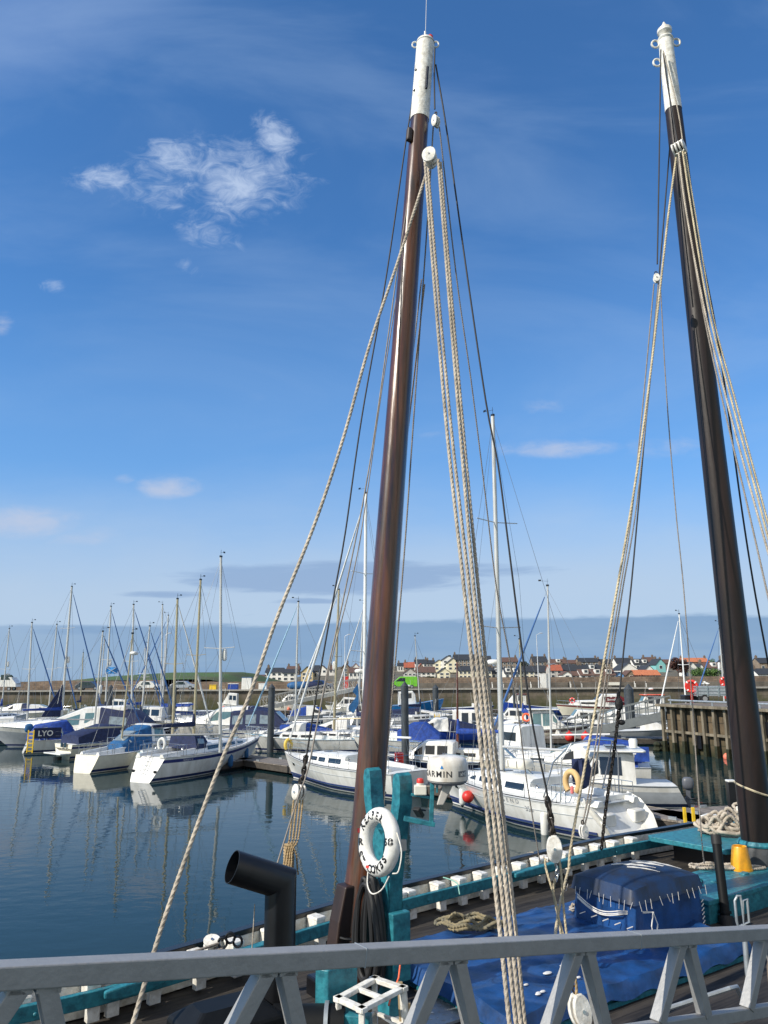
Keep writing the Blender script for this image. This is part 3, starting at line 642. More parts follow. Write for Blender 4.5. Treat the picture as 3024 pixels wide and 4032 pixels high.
HS = [ # label, x0,x1,ybase,yeave,yridge,D,kind,wall,roof,(depth,windows,chimneys,storeys,dormers)
 ('white two-storey house with black hipped roof at the edge of the green headland', 1045, 1112, 2682, 2647, 2632, 330, 'e', 'w', 'k', 9, 3, 1, 2, 0),
 ('white house wing with small gabled porch beside the white house on the headland', 1112, 1163, 2682, 2650, 2637, 324, 'e', 'w', 'k', 8, 2, 0, 2, 0),
 ('long low white flat cottage below the headland, left of the white house', 961, 1040, 2678, 2664, 2660, 318, 'e', 'w', 'n', 5, 5, 0, 1, 0),
 ('tiny white hut alone at the left end of the houses on the headland', 913, 955, 2679, 2668, 2664, 318, 'e', 'w', 'n', 5, 2, 0, 1, 0),
 ('yellow gabled house with white bargeboards next to the white headland house', 1186, 1232, 2678, 2647, 2625, 322, 'g', 'y', 'k', 12, 2, 0, 2, 0),
 ('grey side house with steep black roof behind the yellow gable', 1228, 1254, 2678, 2642, 2622, 330, 'e', 'g', 'k', 9, 1, 0, 1, 0),
 ('brown-roofed house on the skyline behind the yellow gabled house', 1128, 1176, 2650, 2637, 2625, 400, 'e', 's', 'n', 9, 3, 2, 1, 0),
 ('white dormered house with arched window on the skyline right of the yellow gable', 1248, 1286, 2652, 2637, 2620, 380, 'g', 'w', 'n', 9, 2, 0, 1, 0),
 ('small white villa with two dormers on the skyline left of the big brown mast', 1296, 1324, 2652, 2636, 2622, 395, 'e', 'w', 'n', 8, 2, 1, 1, 0),
 ('tall brown stone house with steep gable left of the white-gabled red roof', 1344, 1376, 2668, 2630, 2610, 372, 'g', 's', 'n', 12, 1, 1, 2, 0),
 ('red-roofed house with pointed white gable close left of the big brown mast', 1384, 1416, 2650, 2630, 2612, 385, 'g', 'w', 'r', 10, 1, 0, 1, 0),
 ('brown-roofed house with a row of white windows, left of the big brown mast', 1374, 1437, 2668, 2648, 2632, 350, 'e', 'w', 'n', 9, 4, 0, 1, 0),
 ('white house on the skyline close right of the big brown mast', 1566, 1596, 2645, 2622, 2612, 420, 'e', 'w', 'k', 8, 3, 1, 1, 0),
 ('maroon-roofed bungalow on the skyline right of the big brown mast', 1592, 1632, 2640, 2628, 2609, 415, 'e', 's', 'r', 9, 2, 1, 1, 0),
 ('old stone villa with white gable chimneys behind the red roofs', 1634, 1682, 2645, 2612, 2598, 430, 'e', 'w', 'k', 9, 3, 2, 2, 0),
 ('second maroon-roofed bungalow in front of the stone villa', 1644, 1672, 2650, 2634, 2613, 400, 'g', 's', 'r', 9, 2, 0, 1, 0),
 ('brown stone villa with bay gable left of the cream apartment block', 1681, 1712, 2645, 2612, 2601, 430, 'e', 's', 'k', 9, 3, 2, 2, 0),
 ('cream hipped house at the left end of the big apartment block', 1710, 1750, 2640, 2612, 2598, 410, 'g', 'c', 'k', 10, 2, 0, 2, 0),
 ('white gabled apartment wing with steep black roof', 1740, 1792, 2636, 2600, 2582, 405, 'g', 'w', 'k', 14, 2, 0, 3, 0),
 ('cream gabled apartment wing in front of the apartment block', 1762, 1806, 2640, 2610, 2592, 395, 'g', 'c', 'k', 10, 2, 0, 2, 0),
 ('large apartment block with long black roof, highest building on the skyline', 1790, 1882, 2636, 2598, 2578, 415, 'e', 's', 'k', 12, 6, 2, 3, 0),
 ('white end block of the tall apartment building behind the ropes', 1880, 1936, 2640, 2606, 2584, 420, 'e', 'w', 'k', 10, 3, 0, 3, 0),
 ('grey gabled house with three small windows behind the green van', 1590, 1638, 2674, 2650, 2631, 330, 'g', 'g', 'n', 10, 3, 0, 2, 0),
 ('white house under a broad brown roof right of the grey gabled house', 1640, 1714, 2674, 2647, 2628, 335, 'e', 'w', 'n', 10, 4, 0, 2, 0),
 ('pale yellow gabled house right of the broad brown roof', 1728, 1772, 2674, 2648, 2631, 325, 'g', 'c', 'k', 12, 2, 0, 2, 0),
 ('long cream terrace with dark slate roof behind the thick ropes', 1806, 1936, 2674, 2641, 2625, 340, 'e', 'c', 'k', 9, 8, 2, 2, 0),
 ('dark-roofed cottage just right of the thick ropes', 1936, 1986, 2674, 2652, 2630, 345, 'e', 'w', 'k', 9, 3, 1, 1, 1),
 ('white cottage with two big dormers behind the white yacht mast', 1988, 2046, 2674, 2652, 2632, 335, 'e', 'w', 'k', 9, 3, 0, 1, 2),
 ('broad stone mansion with tall chimneys on the skyline above the dormered cottage', 1963, 2040, 2634, 2606, 2590, 430, 'e', 's', 'n', 10, 5, 2, 2, 0),
 ('cream cottage with slate roof right of the dormered cottage', 2046, 2102, 2672, 2645, 2625, 340, 'e', 'c', 'k', 9, 3, 1, 2, 0),
 ('square stone mansion on the skyline above the cream cottage', 2098, 2156, 2640, 2606, 2586, 420, 'e', 's', 'k', 9, 4, 2, 2, 0),
 ('dark slate cottage with a black gable end left of the red-roofed cottage', 2100, 2162, 2672, 2645, 2622, 350, 'e', 'w', 'k', 9, 3, 2, 2, 0),
 ('grey-white cottage with short red roof', 2164, 2214, 2670, 2640, 2620, 340, 'e', 'g', 'r', 8, 2, 1, 2, 0),
 ('cottage with long dark slate roof right of the short red roof', 2212, 2290, 2664, 2640, 2619, 346, 'e', 'g', 'k', 8, 4, 2, 1, 0),
 ('tiny white gabled outhouse in front of the slate terraces', 2214, 2252, 2672, 2657, 2644, 315, 'g', 'w', 'n', 7, 1, 0, 1, 0),
 ('brown-roofed lean cottage attached to the tiny white gable', 2252, 2284, 2672, 2660, 2646, 317, 'e', 'g', 'n', 7, 2, 0, 1, 0),
 ('slate-roofed terrace with rooflights left of the yellow rope', 2290, 2378, 2660, 2640, 2619, 352, 'e', 'w', 'k', 9, 3, 2, 1, 1),
 ('white bungalow with broad brown roof and two dormers on the sea wall', 2286, 2424, 2674, 2659, 2638, 315, 'e', 'w', 'n', 9, 6, 0, 1, 3),
 ('sky-blue gabled house end beside the white bungalow', 2424, 2456, 2672, 2659, 2646, 318, 'g', 'b', 'k', 9, 1, 0, 1, 0),
 ('white gabled house facing left above the blue gable', 2442, 2512, 2655, 2637, 2611, 372, 'g', 'w', 'k', 14, 1, 0, 1, 0),
 ('second white gable right of the white gabled house', 2540, 2574, 2656, 2638, 2620, 366, 'g', 'w', 'k', 12, 1, 0, 1, 0),
 ('old stone barn with orange pantile roof on the sea wall', 2500, 2600, 2676, 2658, 2641, 318, 'e', 's', 'o', 8, 4, 0, 1, 0),
 ('rough stone gable end at the left of the orange-roofed barn', 2466, 2504, 2676, 2658, 2640, 320, 'g', 's', 'n', 8, 1, 0, 1, 0),
 ('brown-roofed villa with white dormer on the skyline above the red-roofed cottage', 2168, 2232, 2622, 2612, 2597, 440, 'e', 'w', 'n', 9, 3, 2, 1, 1),
 ('plain brown terrace on the skyline left of the twin-chimney villa', 2232, 2284, 2625, 2612, 2600, 440, 'e', 's', 'n', 9, 3, 1, 1, 0),
 ('large stone villa with two heavy chimneys on the skyline left of the yellow rope', 2280, 2358, 2630, 2607, 2592, 435, 'e', 's', 'k', 10, 4, 2, 1, 0),
 ('hipped grey villa on the skyline close to the yellow rope', 2360, 2418, 2632, 2612, 2597, 438, 'e', 's', 'k', 9, 3, 1, 1, 0),
 ('wide white-fronted house with solar slate roof on the skyline', 2428, 2496, 2640, 2612, 2592, 430, 'e', 'w', 'k', 10, 4, 2, 1, 0),
 ('slate house with two white gabled dormers on the skyline', 2496, 2556, 2640, 2616, 2596, 425, 'e', 'w', 'k', 9, 2, 1, 1, 2),
 ('turquoise gabled house on the skyline left of the copper tree', 2582, 2620, 2640, 2616, 2594, 400, 'g', 't', 'k', 12, 1, 1, 1, 0),
 ('brown ridge-roofed house far back on the skyline above the turquoise gable', 2540, 2584, 2620, 2606, 2589, 450, 'e', 's', 'n', 9, 2, 2, 1, 0),
 ('small red-brown house on the skyline directly left of the copper tree', 2606, 2648, 2632, 2612, 2598, 445, 'e', 's', 'n', 9, 2, 1, 1, 0),
 ('orange-roofed house on the skyline right of the copper tree', 2690, 2792, 2640, 2606, 2592, 440, 'e', 's', 'o', 9, 4, 2, 1, 0),
 ('white gabled house right of the copper tree', 2708, 2748, 2655, 2632, 2607, 350, 'g', 'w', 'k', 12, 1, 1, 1, 0),
 ('smaller white gable beside the white gabled house behind the trailer', 2748, 2776, 2655, 2636, 2614, 355, 'g', 'w', 'k', 12, 1, 0, 1, 0),
 ('wide brown-roofed house with glazed balcony above the green bush', 2770, 2862, 2662, 2630, 2610, 360, 'e', 'g', 'n', 10, 5, 1, 1, 1),
 ('tall old stone house with chimneys left of the black mast', 2848, 2902, 2662, 2618, 2592, 370, 'g', 's', 'k', 10, 2, 2, 2, 0),
 ('white cottage with a red door close left of the black mast', 2872, 2930, 2692, 2664, 2648, 300, 'g', 'w', 'k', 9, 1, 0, 1, 0),
 ('white house seen right of the black mast at the edge of the view', 2985, 3060, 2690, 2655, 2635, 300, 'e', 'w', 'k', 9, 3, 1, 1, 0),
 ('dark stone house on the skyline right of the black mast', 2990, 3070, 2650, 2610, 2592, 400, 'e', 's', 'k', 9, 3, 1, 1, 0)]
for r in HS: house(r[0], *r[1:10], depth=r[10], nw=r[11], ch=r[12], storeys=r[13], dorm=r[14])
# ---------------- trees and shrubs -----------------------------------------
leafg = mat('green leaves', (.06, .12, .02), .8, var=.5, scale=1.5); leafr = mat('copper leaves', (.075, .03, .022), .8, var=.5, scale=1.5); leafd = mat('dark hedge leaves', (.035, .045, .02), .85, var=.5, scale=1.5); bark = mat('bark', (.07, .05, .035), .9)
def tree(name, label, px, yb, yt, wpx, D, m, cat='tree', n=900, kind=None, ls=.5, seed=1):
    rnd = random.Random(seed); c = A(px, yb, D); top = A(px, yt, D); Ht = top.z - c.z; R = wpx / F * D / 2
    root = thing(name, label, cat, c); cl = [(rnd.uniform(-.7, .7) * R, rnd.uniform(-.6, .6) * R, Ht * rnd.uniform(.35, .82), R * rnd.uniform(.3, .5)) for _ in range(11)]
    if name == 'tree':
        b = MB(); b.tube([(0, 0, -1.5), (0, 0, Ht * .3), (.2, 0, Ht * .6)], [.35, .28, .15], 8)
        for q in cl[:6]: b.tube([(0, 0, Ht * .25), (q[0] * .5, q[1] * .5, q[2] * .7), (q[0], q[1], q[2])], [.18, .12, .05], 6)
        b.build('trunk', bark, root, smooth=True)
    b = MB()
    for _ in range(n):
        q = rnd.choice(cl); d = Vector((rnd.gauss(0, 1), rnd.gauss(0, 1), rnd.gauss(0, 1))).normalized() * q[3] * rnd.uniform(.6, 1.1)
        p = Vector((q[0], q[1], q[2])) + Vector((d.x, d.y, d.z * .8 * min(1, Ht / R)))
        p.z = max(p.z, .1); a = Vector((rnd.gauss(0, 1), rnd.gauss(0, 1), rnd.gauss(0, 1))).normalized(); e = a.orthogonal().normalized(); s_ = ls * rnd.uniform(.5, 1.1)
        b.add([p - a * s_, p + e * s_ * .6, p + a * s_, p - e * s_ * .6], [(0, 1, 2, 3)])
    b.build('crown' if name == 'tree' else 'foliage', m, root, fix=False)
tree('tree', 'big copper-brown bare-looking tree among the white gables', 2672, 2665, 2587, 76, 350, leafr, n=1800, ls=.55, seed=3)
tree('tree', 'dark evergreen tree behind the white gable right of the copper tree', 2700, 2662, 2600, 40, 352, leafd, n=700, seed=8)
tree('shrub', 'bright green spreading bush behind the boundary wall above the trailer', 2782, 2674, 2634, 116, 250, leafg, 'bush', 1500, ls=.4, seed=5)
tree('tree', 'dark rounded tree beside the stone mansion on the skyline', 2062, 2640, 2598, 46, 425, leafd, n=700, seed=9)
tree('shrub', 'dark brown hedge in front of the orange-roofed barn', 2520, 2680, 2660, 70, 300, leafr, 'bush', 700, ls=.35, seed=6)
tree('shrub', 'dark low hedge left of the cream gabled houses', 1700, 2680, 2664, 60, 320, leafd, 'bush', 500, ls=.35, seed=16)
tree('tree', 'pale green treetop on the skyline behind the stone house near the black mast', 2800, 2640, 2592, 50, 460, leafg, n=700, seed=19)
# ---------------- quay furniture -------------------------------------------
postw = mat('lamp post paint', (.62, .64, .66), .5, .2)
for px, yt, lab in ((2122, 2500, 'tall slim street lamp on the quay right of the white yacht mast'), (1357, 2505, 'slim street lamp on the quay left of the brown mast with a curved arm'), (640, 2500, 'slim street lamp with a white sensor arm on the left quay')):
    p = A(px, 2714, 130); p.z = 3.27; t = A(px, yt, 130); r = thing('street_lamp', lab, 'street lamp', p, group='street lamps along the quay')
    b = MB(); b.tube([(0, 0, 0), (0, 0, 1.2), (0, 0, t.z - p.z)], [.11, .09, .05], 8); b.build('pole', postw, r, smooth=True)
    b = MB(); b.tube([(0, 0, t.z - p.z), (.5, -.1, t.z - p.z + .25)], .03, 5); b.ell((.75, -.12, t.z - p.z + .28), (.32, .12, .07)); b.build('lamp_head', postw, r, smooth=True)
bw = mat('bench wood', (.13, .11, .09), .8)
for k, (px, where) in enumerate(((2112, 'beside the tall street lamp'), (2268, 'left of the yellow rope'), (2522, 'right of the grey pile'), (2930, 'left of the black mast'), (1960, 'behind the white yacht mast'))):
    p = A(px, 2712, 132.4); p.z = 3.27; r = thing('bench', 'dark slatted bench with white end frames against the promenade wall, ' + where, 'bench', p, group='benches along the promenade')
    for nm, zz, yy_, th in (('seat', .45, -.2, .5), ('backrest', .75, .05, .08)):
        b = MB()
        for q in range(3): b.box((0, yy_ + (q - 1) * .16 * (nm == 'seat'), zz + (q - 1) * .15 * (nm != 'seat')), (1.75, .12 if nm == 'seat' else .04, .04 if nm == 'seat' else .11))
        b.build(nm, bw, r)
    for s in (-1, 1): b = MB(); b.bar((s * .92, -.42, 0), (s * .92, -.42, .6), .07); b.bar((s * .92, .08, 0), (s * .92, .16, .98), .08); b.bar((s * .92, -.42, .58), (s * .92, .12, .6), .07); b.build('end_frame', hw['w'], r)
# vehicles on the quay
tyre = rubber; rim = mat('hub cap', (.4, .4, .4), .4, .6)
def wheels(r, xs, y, R=.32):
    for x in xs:
        for s in (-1, 1):
            b = MB(); b.T = Matrix.Translation((x, s * y, R)) @ Matrix.Rotation(pi / 2, 4, 'X'); b.lathe([(R * .6, -.1), (R, -.1), (R, .1), (R * .6, .1)], 16); w = b.build('wheel', tyre, r, smooth=True)
            b = MB(); b.T = Matrix.Translation((x, s * y, R)) @ Matrix.Rotation(pi / 2, 4, 'X'); b.lathe([(.02, -.11), (R * .58, -.11), (R * .58, .11), (.02, .11)], 12); b.build('hub', rim, w)
def van(label, px, D, col, L=5.2, Hh=2.3, rz=0, name='van', cat='van', prof=None):
    p = A(px, 2712, D); p.z = 3.27; r = thing(name, label, cat, p, rz)
    P = prof or [(-L / 2, .35), (-L / 2, Hh - .15), (-L / 2 + .15, Hh), (L / 2 - 1.9, Hh), (L / 2 - 1.6, Hh - .1), (L / 2 - .75, Hh * .56), (L / 2 - .1, Hh * .47), (L / 2, Hh * .3), (L / 2, .35)]
    b = MB(); hwid = .95 if Hh > 1.8 else .85; b.loft([[(x, y, z * (1 if abs(y) < hwid else .995)) for x, z in P] for y in (-hwid, -hwid + .08, hwid - .08, hwid)]); b.build('body', col, r, bevel=.05)
    wheels(r, (-L * .3, L * .32), hwid - .08)
    for s in (-1, 1):
        b = MB(); q = [(L / 2 - 1.75, Hh * .88), (L / 2 - 2.6, Hh * .88), (L / 2 - 2.6, Hh * .6), (L / 2 - 1.0, Hh * .6)] if Hh > 1.8 else [(-L * .28, Hh * .6), (L * .12, Hh * .6), (L * .05, Hh * .92), (-L * .2, Hh * .92)]
        b.loft([[(x, s * (hwid - .01), z) for x, z in q], [(x, s * (hwid + .02), z) for x, z in q]]); b.build('side_window', glass, r)
    b = MB(); b.box((L / 2 + .01, 0, Hh * .38), (.06, 1.3, .12)); b.build('headlight', clear, r)
    return r
van('lime green van parked on the quay right of the big brown mast', 1588, 130.5, lime, 4.6, 1.95, pi)
van('white box lorry parked at the far left end of the quay', -2, 129, white, 6.2, 2.9, 0, 'lorry', 'lorry', [(-3.1, .7), (-3.1, 2.15), (2.3, 2.15), (2.3, 2.0), (3.0, 1.2), (3.1, .6)])
carp = [(-2, .3), (-2.05, .8), (-1.7, .95), (-1.2, 1.4), (.4, 1.42), (1.1, .95), (1.9, .8), (2.02, .35)]
for px, col, lab in ((722, mat('silver car paint', (.5, .5, .52), .3, .5), 'silver car parked on the left quay behind the tan mast'), (586, white, 'white car parked on the left quay among yellow gear'), (350, mat('dark car paint', (.06, .07, .08), .3, .4), 'dark small car parked near the left masts on the quay'), (1262, mat('blue car paint', (.03, .07, .2), .3, .3), 'dark blue car parked on the quay above the truss gangway')):
    van(lab, px, 129.5, col, 4.1, 1.42, 0, 'parked_car', 'car', carp)
def quaybox(name, label, px, D, d, m, cat, m2=None, zz=3.27):
    p = A(px, 2712, D); p.z = zz; b = MB(); b.box((0, 0, d[2] / 2), d, taper=.94); b.box((0, 0, d[2] + .05), (d[0] * 1.02, d[1] * 1.02, .1), mi=1); b.v = [v + p for v in b.v]
    tag(b.build(name, [m, m2 or m], bevel=.03), label, cat)
quaybox('fish_crate', 'yellow fish crates on the left quay beside the white car', 840, 128, (1.1, 1, .7), yellow, 'crate')
quaybox('fish_crate', 'royal blue fish crates on the quay right of the yellow ones', 918, 128, (1.6, 1, .9), royal, 'crate', white)
quaybox('kiosk', 'small white kiosk with blue front on the quay', 972, 128, (1.6, 1.2, 1.9), white, 'kiosk', midb)
quaybox('storage_tub', 'white tubs on the quay left of the tall dark pile', 1035, 128, (1.3, 1, .9), white, 'tub')
quaybox('info_board', 'white information board beside the tall street lamp', 2147, 131, (1.6, .15, 2.2), white, 'board')
quaybox('sign_board', 'small yellowish sign board on the promenade wall above the cabin cruiser', 2420, 132.8, (2.1, .1, .4), cream, 'sign', zz=3.6)
quaybox('call_box', 'red post box on the quay above the head of the truss gangway', 1363, 131, (.8, .7, 1.9), red, 'box')
for px, lab in ((1180, 'dark blue tarpaulined dinghy on the quay above the truss gangway'), (1225, 'black and blue covered dinghy on the quay right of the first dinghy')):
    p = A(px, 2712, 129); p.z = 3.27; b = MB(); b.ell((0, 0, .6), (2.1, .9, .65), p=.8); b.box((0, 0, .1), (2.6, .2, .2)); b.v = [v + p for v in b.v]; tag(b.build('covered_dinghy', midb if px < 1200 else navy, smooth=True), lab, 'dinghy')
# ---------------- piles ----------------------------------------------------
PL = [(1064, 2692, 2962, 26, 'thick dark round pile with conical cap beside the navy canopy cruiser'), (1597, 2683, 3062, 29, 'thickest dark pile with conical cap directly right of the big brown mast'), (1717, 2694, 2850, 23, 'dark pile behind the blue fishing boat, right of the thickest pile'),
      (2487, 2692, 2896, 36, 'broad grey-black pile beside the grey gangway'), (672, 2690, 2880, 30, 'wide dark pile beside the tan yacht mast at the left'), (426, 2695, 2862, 18, 'narrow dark pile behind the left masts'), (2054, 2696, 2850, 12, 'thin dark pile behind the white yacht mast'), (2028, 2700, 2840, 10, 'thin grey pile left of the thin dark pile'),
      (2400, 2870, 2905, 10, 'short black and white pontoon post under the grey gangway')]
for x, yt, yb, w, lab in PL:
    c = W(x, yb, 0); D = c.y; t = A(x, yt, D); R = w / F * (D / cos(PITCH)) * .5 * .96; b = MB(); b.lathe([(R, -2), (R, t.z - R * 1.2), (R * 1.04, t.z - R * 1.2), (.02, t.z)], 18); b.v = [v + c for v in b.v]
    tag(b.build('mooring_pile', pile, smooth=30), lab, 'pile')
# ---------------- pontoons -------------------------------------------------
def pontoon(label, a, b_, w, z=.5, th=.32, m=None, posts=True):
    a, b_ = Vector((*a, 0)), Vector((*b_, 0)); d = b_ - a; Ln = d.length; rz = atan2(d.y, d.x); c = (a + b_) / 2; r = thing('pontoon', label, 'pontoon', c, rz)
    q = MB(); q.box((0, 0, z - .03), (Ln, w, .06)); q.build('boards', m or pontoon_x, r)
    q = MB(); q.box((0, 0, z - .06 - th / 2 - .004), (Ln - .04, w - .06, th)); q.build('frame', greyd_t, r)
    q = MB(); k = max(2, int(Ln / 4))
    for i in range(k): q.box((-Ln / 2 + (i + .5) * Ln / k, 0, .02), (Ln / k * .6, w * .7, .24))
    q.build('float', black, r)
    for s in (-1, 1):
        for i in range(min(k, 8)): q = MB(); q.box((-Ln / 2 + (i + .5) * Ln / min(k, 8), s * (w / 2 - .12), z + .05), (.3, .06, .1)); q.build('cleat', galv, r)
    return r
pontoon_x = plank_mat('pontoon cross boards', (.11, .095, .08), (.27, .235, .20), .14, pi / 2)
greyd_t = mat('dark pontoon timber', (.07, .06, .05), .8, var=.3)
pontoon('long walkway pontoon running from behind the two big white yachts to the lugger', (-16, 58.8), (12.6, 27.6), 1.9)
pontoon('pontoon with yellow ladder posts beyond the stern of the lugger', (10.4, 29.4), (24, 33.5), 3.0)
pontoon('pontoon with red fenders along its edge below the grey gangway', (9, 66), (25.2, 64.0), 2.2)
pontoon('narrow finger pontoon at the bow of the blue-striped yacht', (-8.6, 50.6), (-12.4, 44.2), 1.0)
pontoon('far pontoon along the foot of the quay wall', (-38, 116), (40, 116), 2.0)
pontoon('pontoon behind the wheelhouse boats in the middle of the harbour', (2, 82), (14, 78), 2.2)
pontoon('left pontoon among the moored yachts', (-50, 84), (-12, 76), 2.0)
# ---------------- timber pier at the right ---------------------------------
def w2(p, z=0): return Vector((p[0], p[1], z))
pa = W(2622, 2958, 0); pb = W(2945, 2999, 0); pa.z = pb.z = 0
d = (pb - pa).normalized(); nrm = Vector((d.y, -d.x, 0)); nrm = nrm if nrm.x < 0 else -nrm
pr = thing('timber_pier', 'weathered timber-fronted stone pier with weed-covered posts standing in the water', 'pier', pa, atan2(d.y, d.x))
PLn = 15; TOP = 3.3; sgn = 1 if (Matrix.Rotation(-atan2(d.y, d.x), 3, 'Z') @ nrm).y > 0 else -1      # local y side that faces the water
b = MB(); b.box((PLn / 2, -sgn * 5, TOP / 2 - 1), (PLn - .3, 9.6, TOP + 1.9)); b.build('infill_wall', pierwall, pr)
b = MB(); b.box((PLn / 2, -sgn * 5, TOP + .02), (PLn + .1, 10, .12)); b.build('pier_deck', pontoon_x, pr)
slimy = mat('weedy timber', (.21, .18, .13), .8, var=.35, scale=2.5, stretch=(1, 1, .25), col2=(.085, .072, .048)); weed = mat('dark weed', (.02, .024, .008), .7, var=.5, scale=5, bump=1, bscale=12)
for i in range(15):
    x = .12 + i * 1.0
    b = MB(); b.box((x, sgn * .12, TOP / 2 - .3), (.2, .26, TOP + .4)); po = b.build('post', slimy, pr, bevel=.015)
    b = MB(); hh = .75 + .35 * random.random(); b.box((x, sgn * .125, hh / 2 - .1), (.27, .33, hh), taper=.82); b.build('weed_growth', weed, po, bevel=.03)
for z in (1.45,):
    b = MB(); b.box((PLn / 2, sgn * .06, z), (PLn, .16, .18)); b.build('waling', slimy, pr, bevel=.01)
b = MB(); b.box((PLn / 2, sgn * .2, TOP - .02), (PLn + .3, .7, .18)); b.build('top_beam', slimy, pr, bevel=.02)
b = MB()
for z in (TOP + .35,):
    b.tube([(.8, sgn * .1, z), (PLn, sgn * .1, z)], .07, 8)
for i in range(7): b.tube([(1 + i * 2, sgn * .1, TOP), (1 + i * 2, sgn * .1, TOP + .35)], .05, 6)
b.build('edge_rail', galv, pr, smooth=True)
for (x, z, w, h_) in ((8.8, 2.15, 1.6, .8), (3.3, .9, .7, .9)):
    b = MB(); b.box((x, sgn * .01, z), (w, .12, h_)); b.build('dark_opening', black, pr)
b = MB()
for i in range(40): a = random.random() * .9; b.ell((-.2 - a * .8, sgn * (.1 - a * 1.2) + random.uniform(-.6, .6), random.uniform(0, .7 * (1 - a))), (.28, .28, .22), 6, 4)
b.build('weed_mound', weed, pr)
pm = pr.matrix_basis.copy() if False else Matrix.Translation(pa) @ Matrix.Rotation(atan2(d.y, d.x), 4, 'Z')
# trailer on the pier
c = A(2800, 2770, 59.5); c.z = TOP + .1
t = thing('box_trailer', 'galvanised box trailer with ribbed sides parked on top of the timber pier', 'trailer', c, -.12)
b = MB(); b.box((0, 0, .85), (2.3, 1.4, .72)); b.build('box_body', galv, t, bevel=.02)
for k in (-.22, .02, .26): b = MB(); b.box((0, 0, .85 + k), (2.36, 1.46, .05)); b.build('side_rib', steel, t)
for x in (-1.15, -.4, .4, 1.15): b = MB(); b.box((x, -.74, .85), (.08, .06, .8)); b.build('side_post', steel, t)
wheels(t, (-.6,), .66, .30)
b = MB(); b.bar((1.1, 0, .5), (1.9, 0, .45), .1); b.tube([(1.8, 0, .45), (1.8, 0, 0)], .04, 6); b.build('drawbar', galv, t)
b = MB(); b.box((0, 0, .28), (1.0, .9, .55)); c2 = A(2715, 2770, 60.5); c2.z = TOP + .08; b.v = [v + c2 for v in b.v]; tag(b.build('dark_bin', black, bevel=.04), 'black bin on the pier between the trailer and the red lifebuoy post', 'bin')
# lifebuoy posts
def lifebuoy(label, p, R=.38, col=red, post=True, nv=(-.5, -.86, 0), g='lifebuoys on posts'):
    r = thing('lifebuoy_stand', label, 'lifebuoy', p, 0, g)
    if post: b = MB(); b.box((0, .07, .7), (.16, .08, 1.4)); b.box((0, .03, 1.25), (.62, .06, .7), mi=0); b.build('post', red, r, bevel=.01)
    b = MB(); b.T = frame((0, -.06, 1.3), nv); k = 24
    b.tube([(R * cos(2 * pi * i / k), 0, R * sin(2 * pi * i / k)) for i in range(k)], .10, 10, closed=True); b.build('ring', col, r, smooth=True)
    b = MB(); b.T = frame((0, -.06, 1.3), nv)
    for q in range(4): a = pi / 4 + q * pi / 2; b.tube([(R * cos(a + e), 0, R * sin(a + e)) for e in (-.12, 0, .12)], .107, 10)
    b.build('white_band', white, r, smooth=True); return r
p = A(2727, 2765, 59.8); p.z = TOP; lifebuoy('red lifebuoy on a red post at the left corner of the timber pier', p, .40)
p = A(2861, 2765, 62); p.z = TOP + .3; lifebuoy('small red lifebuoy behind the trailer, close left of the black mast', p, .30)
p = A(2410, 2712, 131); p.z = 3.27
def buoy(label, px, py, r, D=None, m=red, name='mooring_buoy', cat='buoy'):
    c = W(px, py, 0) if D is None else A(px, py, D); b = MB(); b.ell((0, 0, r * .35), (r, r, r)); b.tube([(0, 0, r * 1.2), (0, 0, r * 1.6)], r * .18, 6); b.v = [v + c for v in b.v]; return tag(b.build(name, m, smooth=True), label, cat)
buoy('faded orange-pink buoy afloat in front of the timber pier', 2866, 2988, .29, m=pinkb)
buoy('small yellow-white buoy afloat beside the black mast', 2942, 3002, .17, m=cream)
for px, lab in ((2243, 'left red ball fender hanging on the pontoon under the grey gangway'), (2307, 'right red ball fender hanging on the pontoon under the grey gangway')):
    buoy(lab, px, 2908, .38, 63.6, name='ball_fender', cat='fender')
# ---------------- gangways -------------------------------------------------
def gangway(label, a, b_, w, hgt, m, np_, truss, plate=.25, name='gangway'):
    a, b_ = Vector(a), Vector(b_); dd = (b_ - a); Ln = Vector((dd.x, dd.y, 0)).length; r = thing(name, label, 'gangway', (a.x, a.y, a.z), atan2(dd.y, dd.x)); s = dd.z
    P = lambda u, y, z: Vector((u * Ln, y, u * s + z))
    q = MB(); q.loft([[P(u, -w / 2, -.06), P(u, w / 2, -.06), P(u, w / 2, 0), P(u, -w / 2, 0)] for u in (0, 1)]); q.build('walkway_deck', galv if not truss else m, r)
    for sd_ in (-1, 1):
        y = sd_ * w / 2
        q = MB(); q.loft([[P(u, y - .05, -plate), P(u, y + .05, -plate), P(u, y + .05, .06), P(u, y - .05, .06)] for u in (0, 1)]); q.build('side_beam', m, r)
        q = MB(); q.bar(P(0, y, hgt), P(1, y, hgt), .08)
        if not truss: q.bar(P(0, y, hgt * .55), P(1, y, hgt * .55), .05)
        q.build('handrail', m, r)
        q = MB()
        for i in range(np_ + 1):
            u = i / np_; q.bar(P(u, y, 0), P(u, y, hgt), .06)
            if truss and i < np_: q.bar(P(u, y, hgt), P(u + 1 / np_, y, 0), .055)
        q.build('side_bars', m, r)
    return r
ag = mat('gangway aluminium', (.58, .56, .50), .55, .15, var=.12)
gangway('long pale truss gangway sloping up to the quay above the white fishing boat', A(1030, 2782, 112), A(1402, 2706, 118), 1.6, 1.25, ag, 16, True, .5)
g2 = mat('grey gangway steel', (.13, .145, .15), .55, .2, var=.15)
gangway('long grey gangway sloping from the pontoon up to the timber pier', W(2222, 2893, .55), A(2632, 2800, 62), 1.5, 1.15, g2, 13, False, .62)
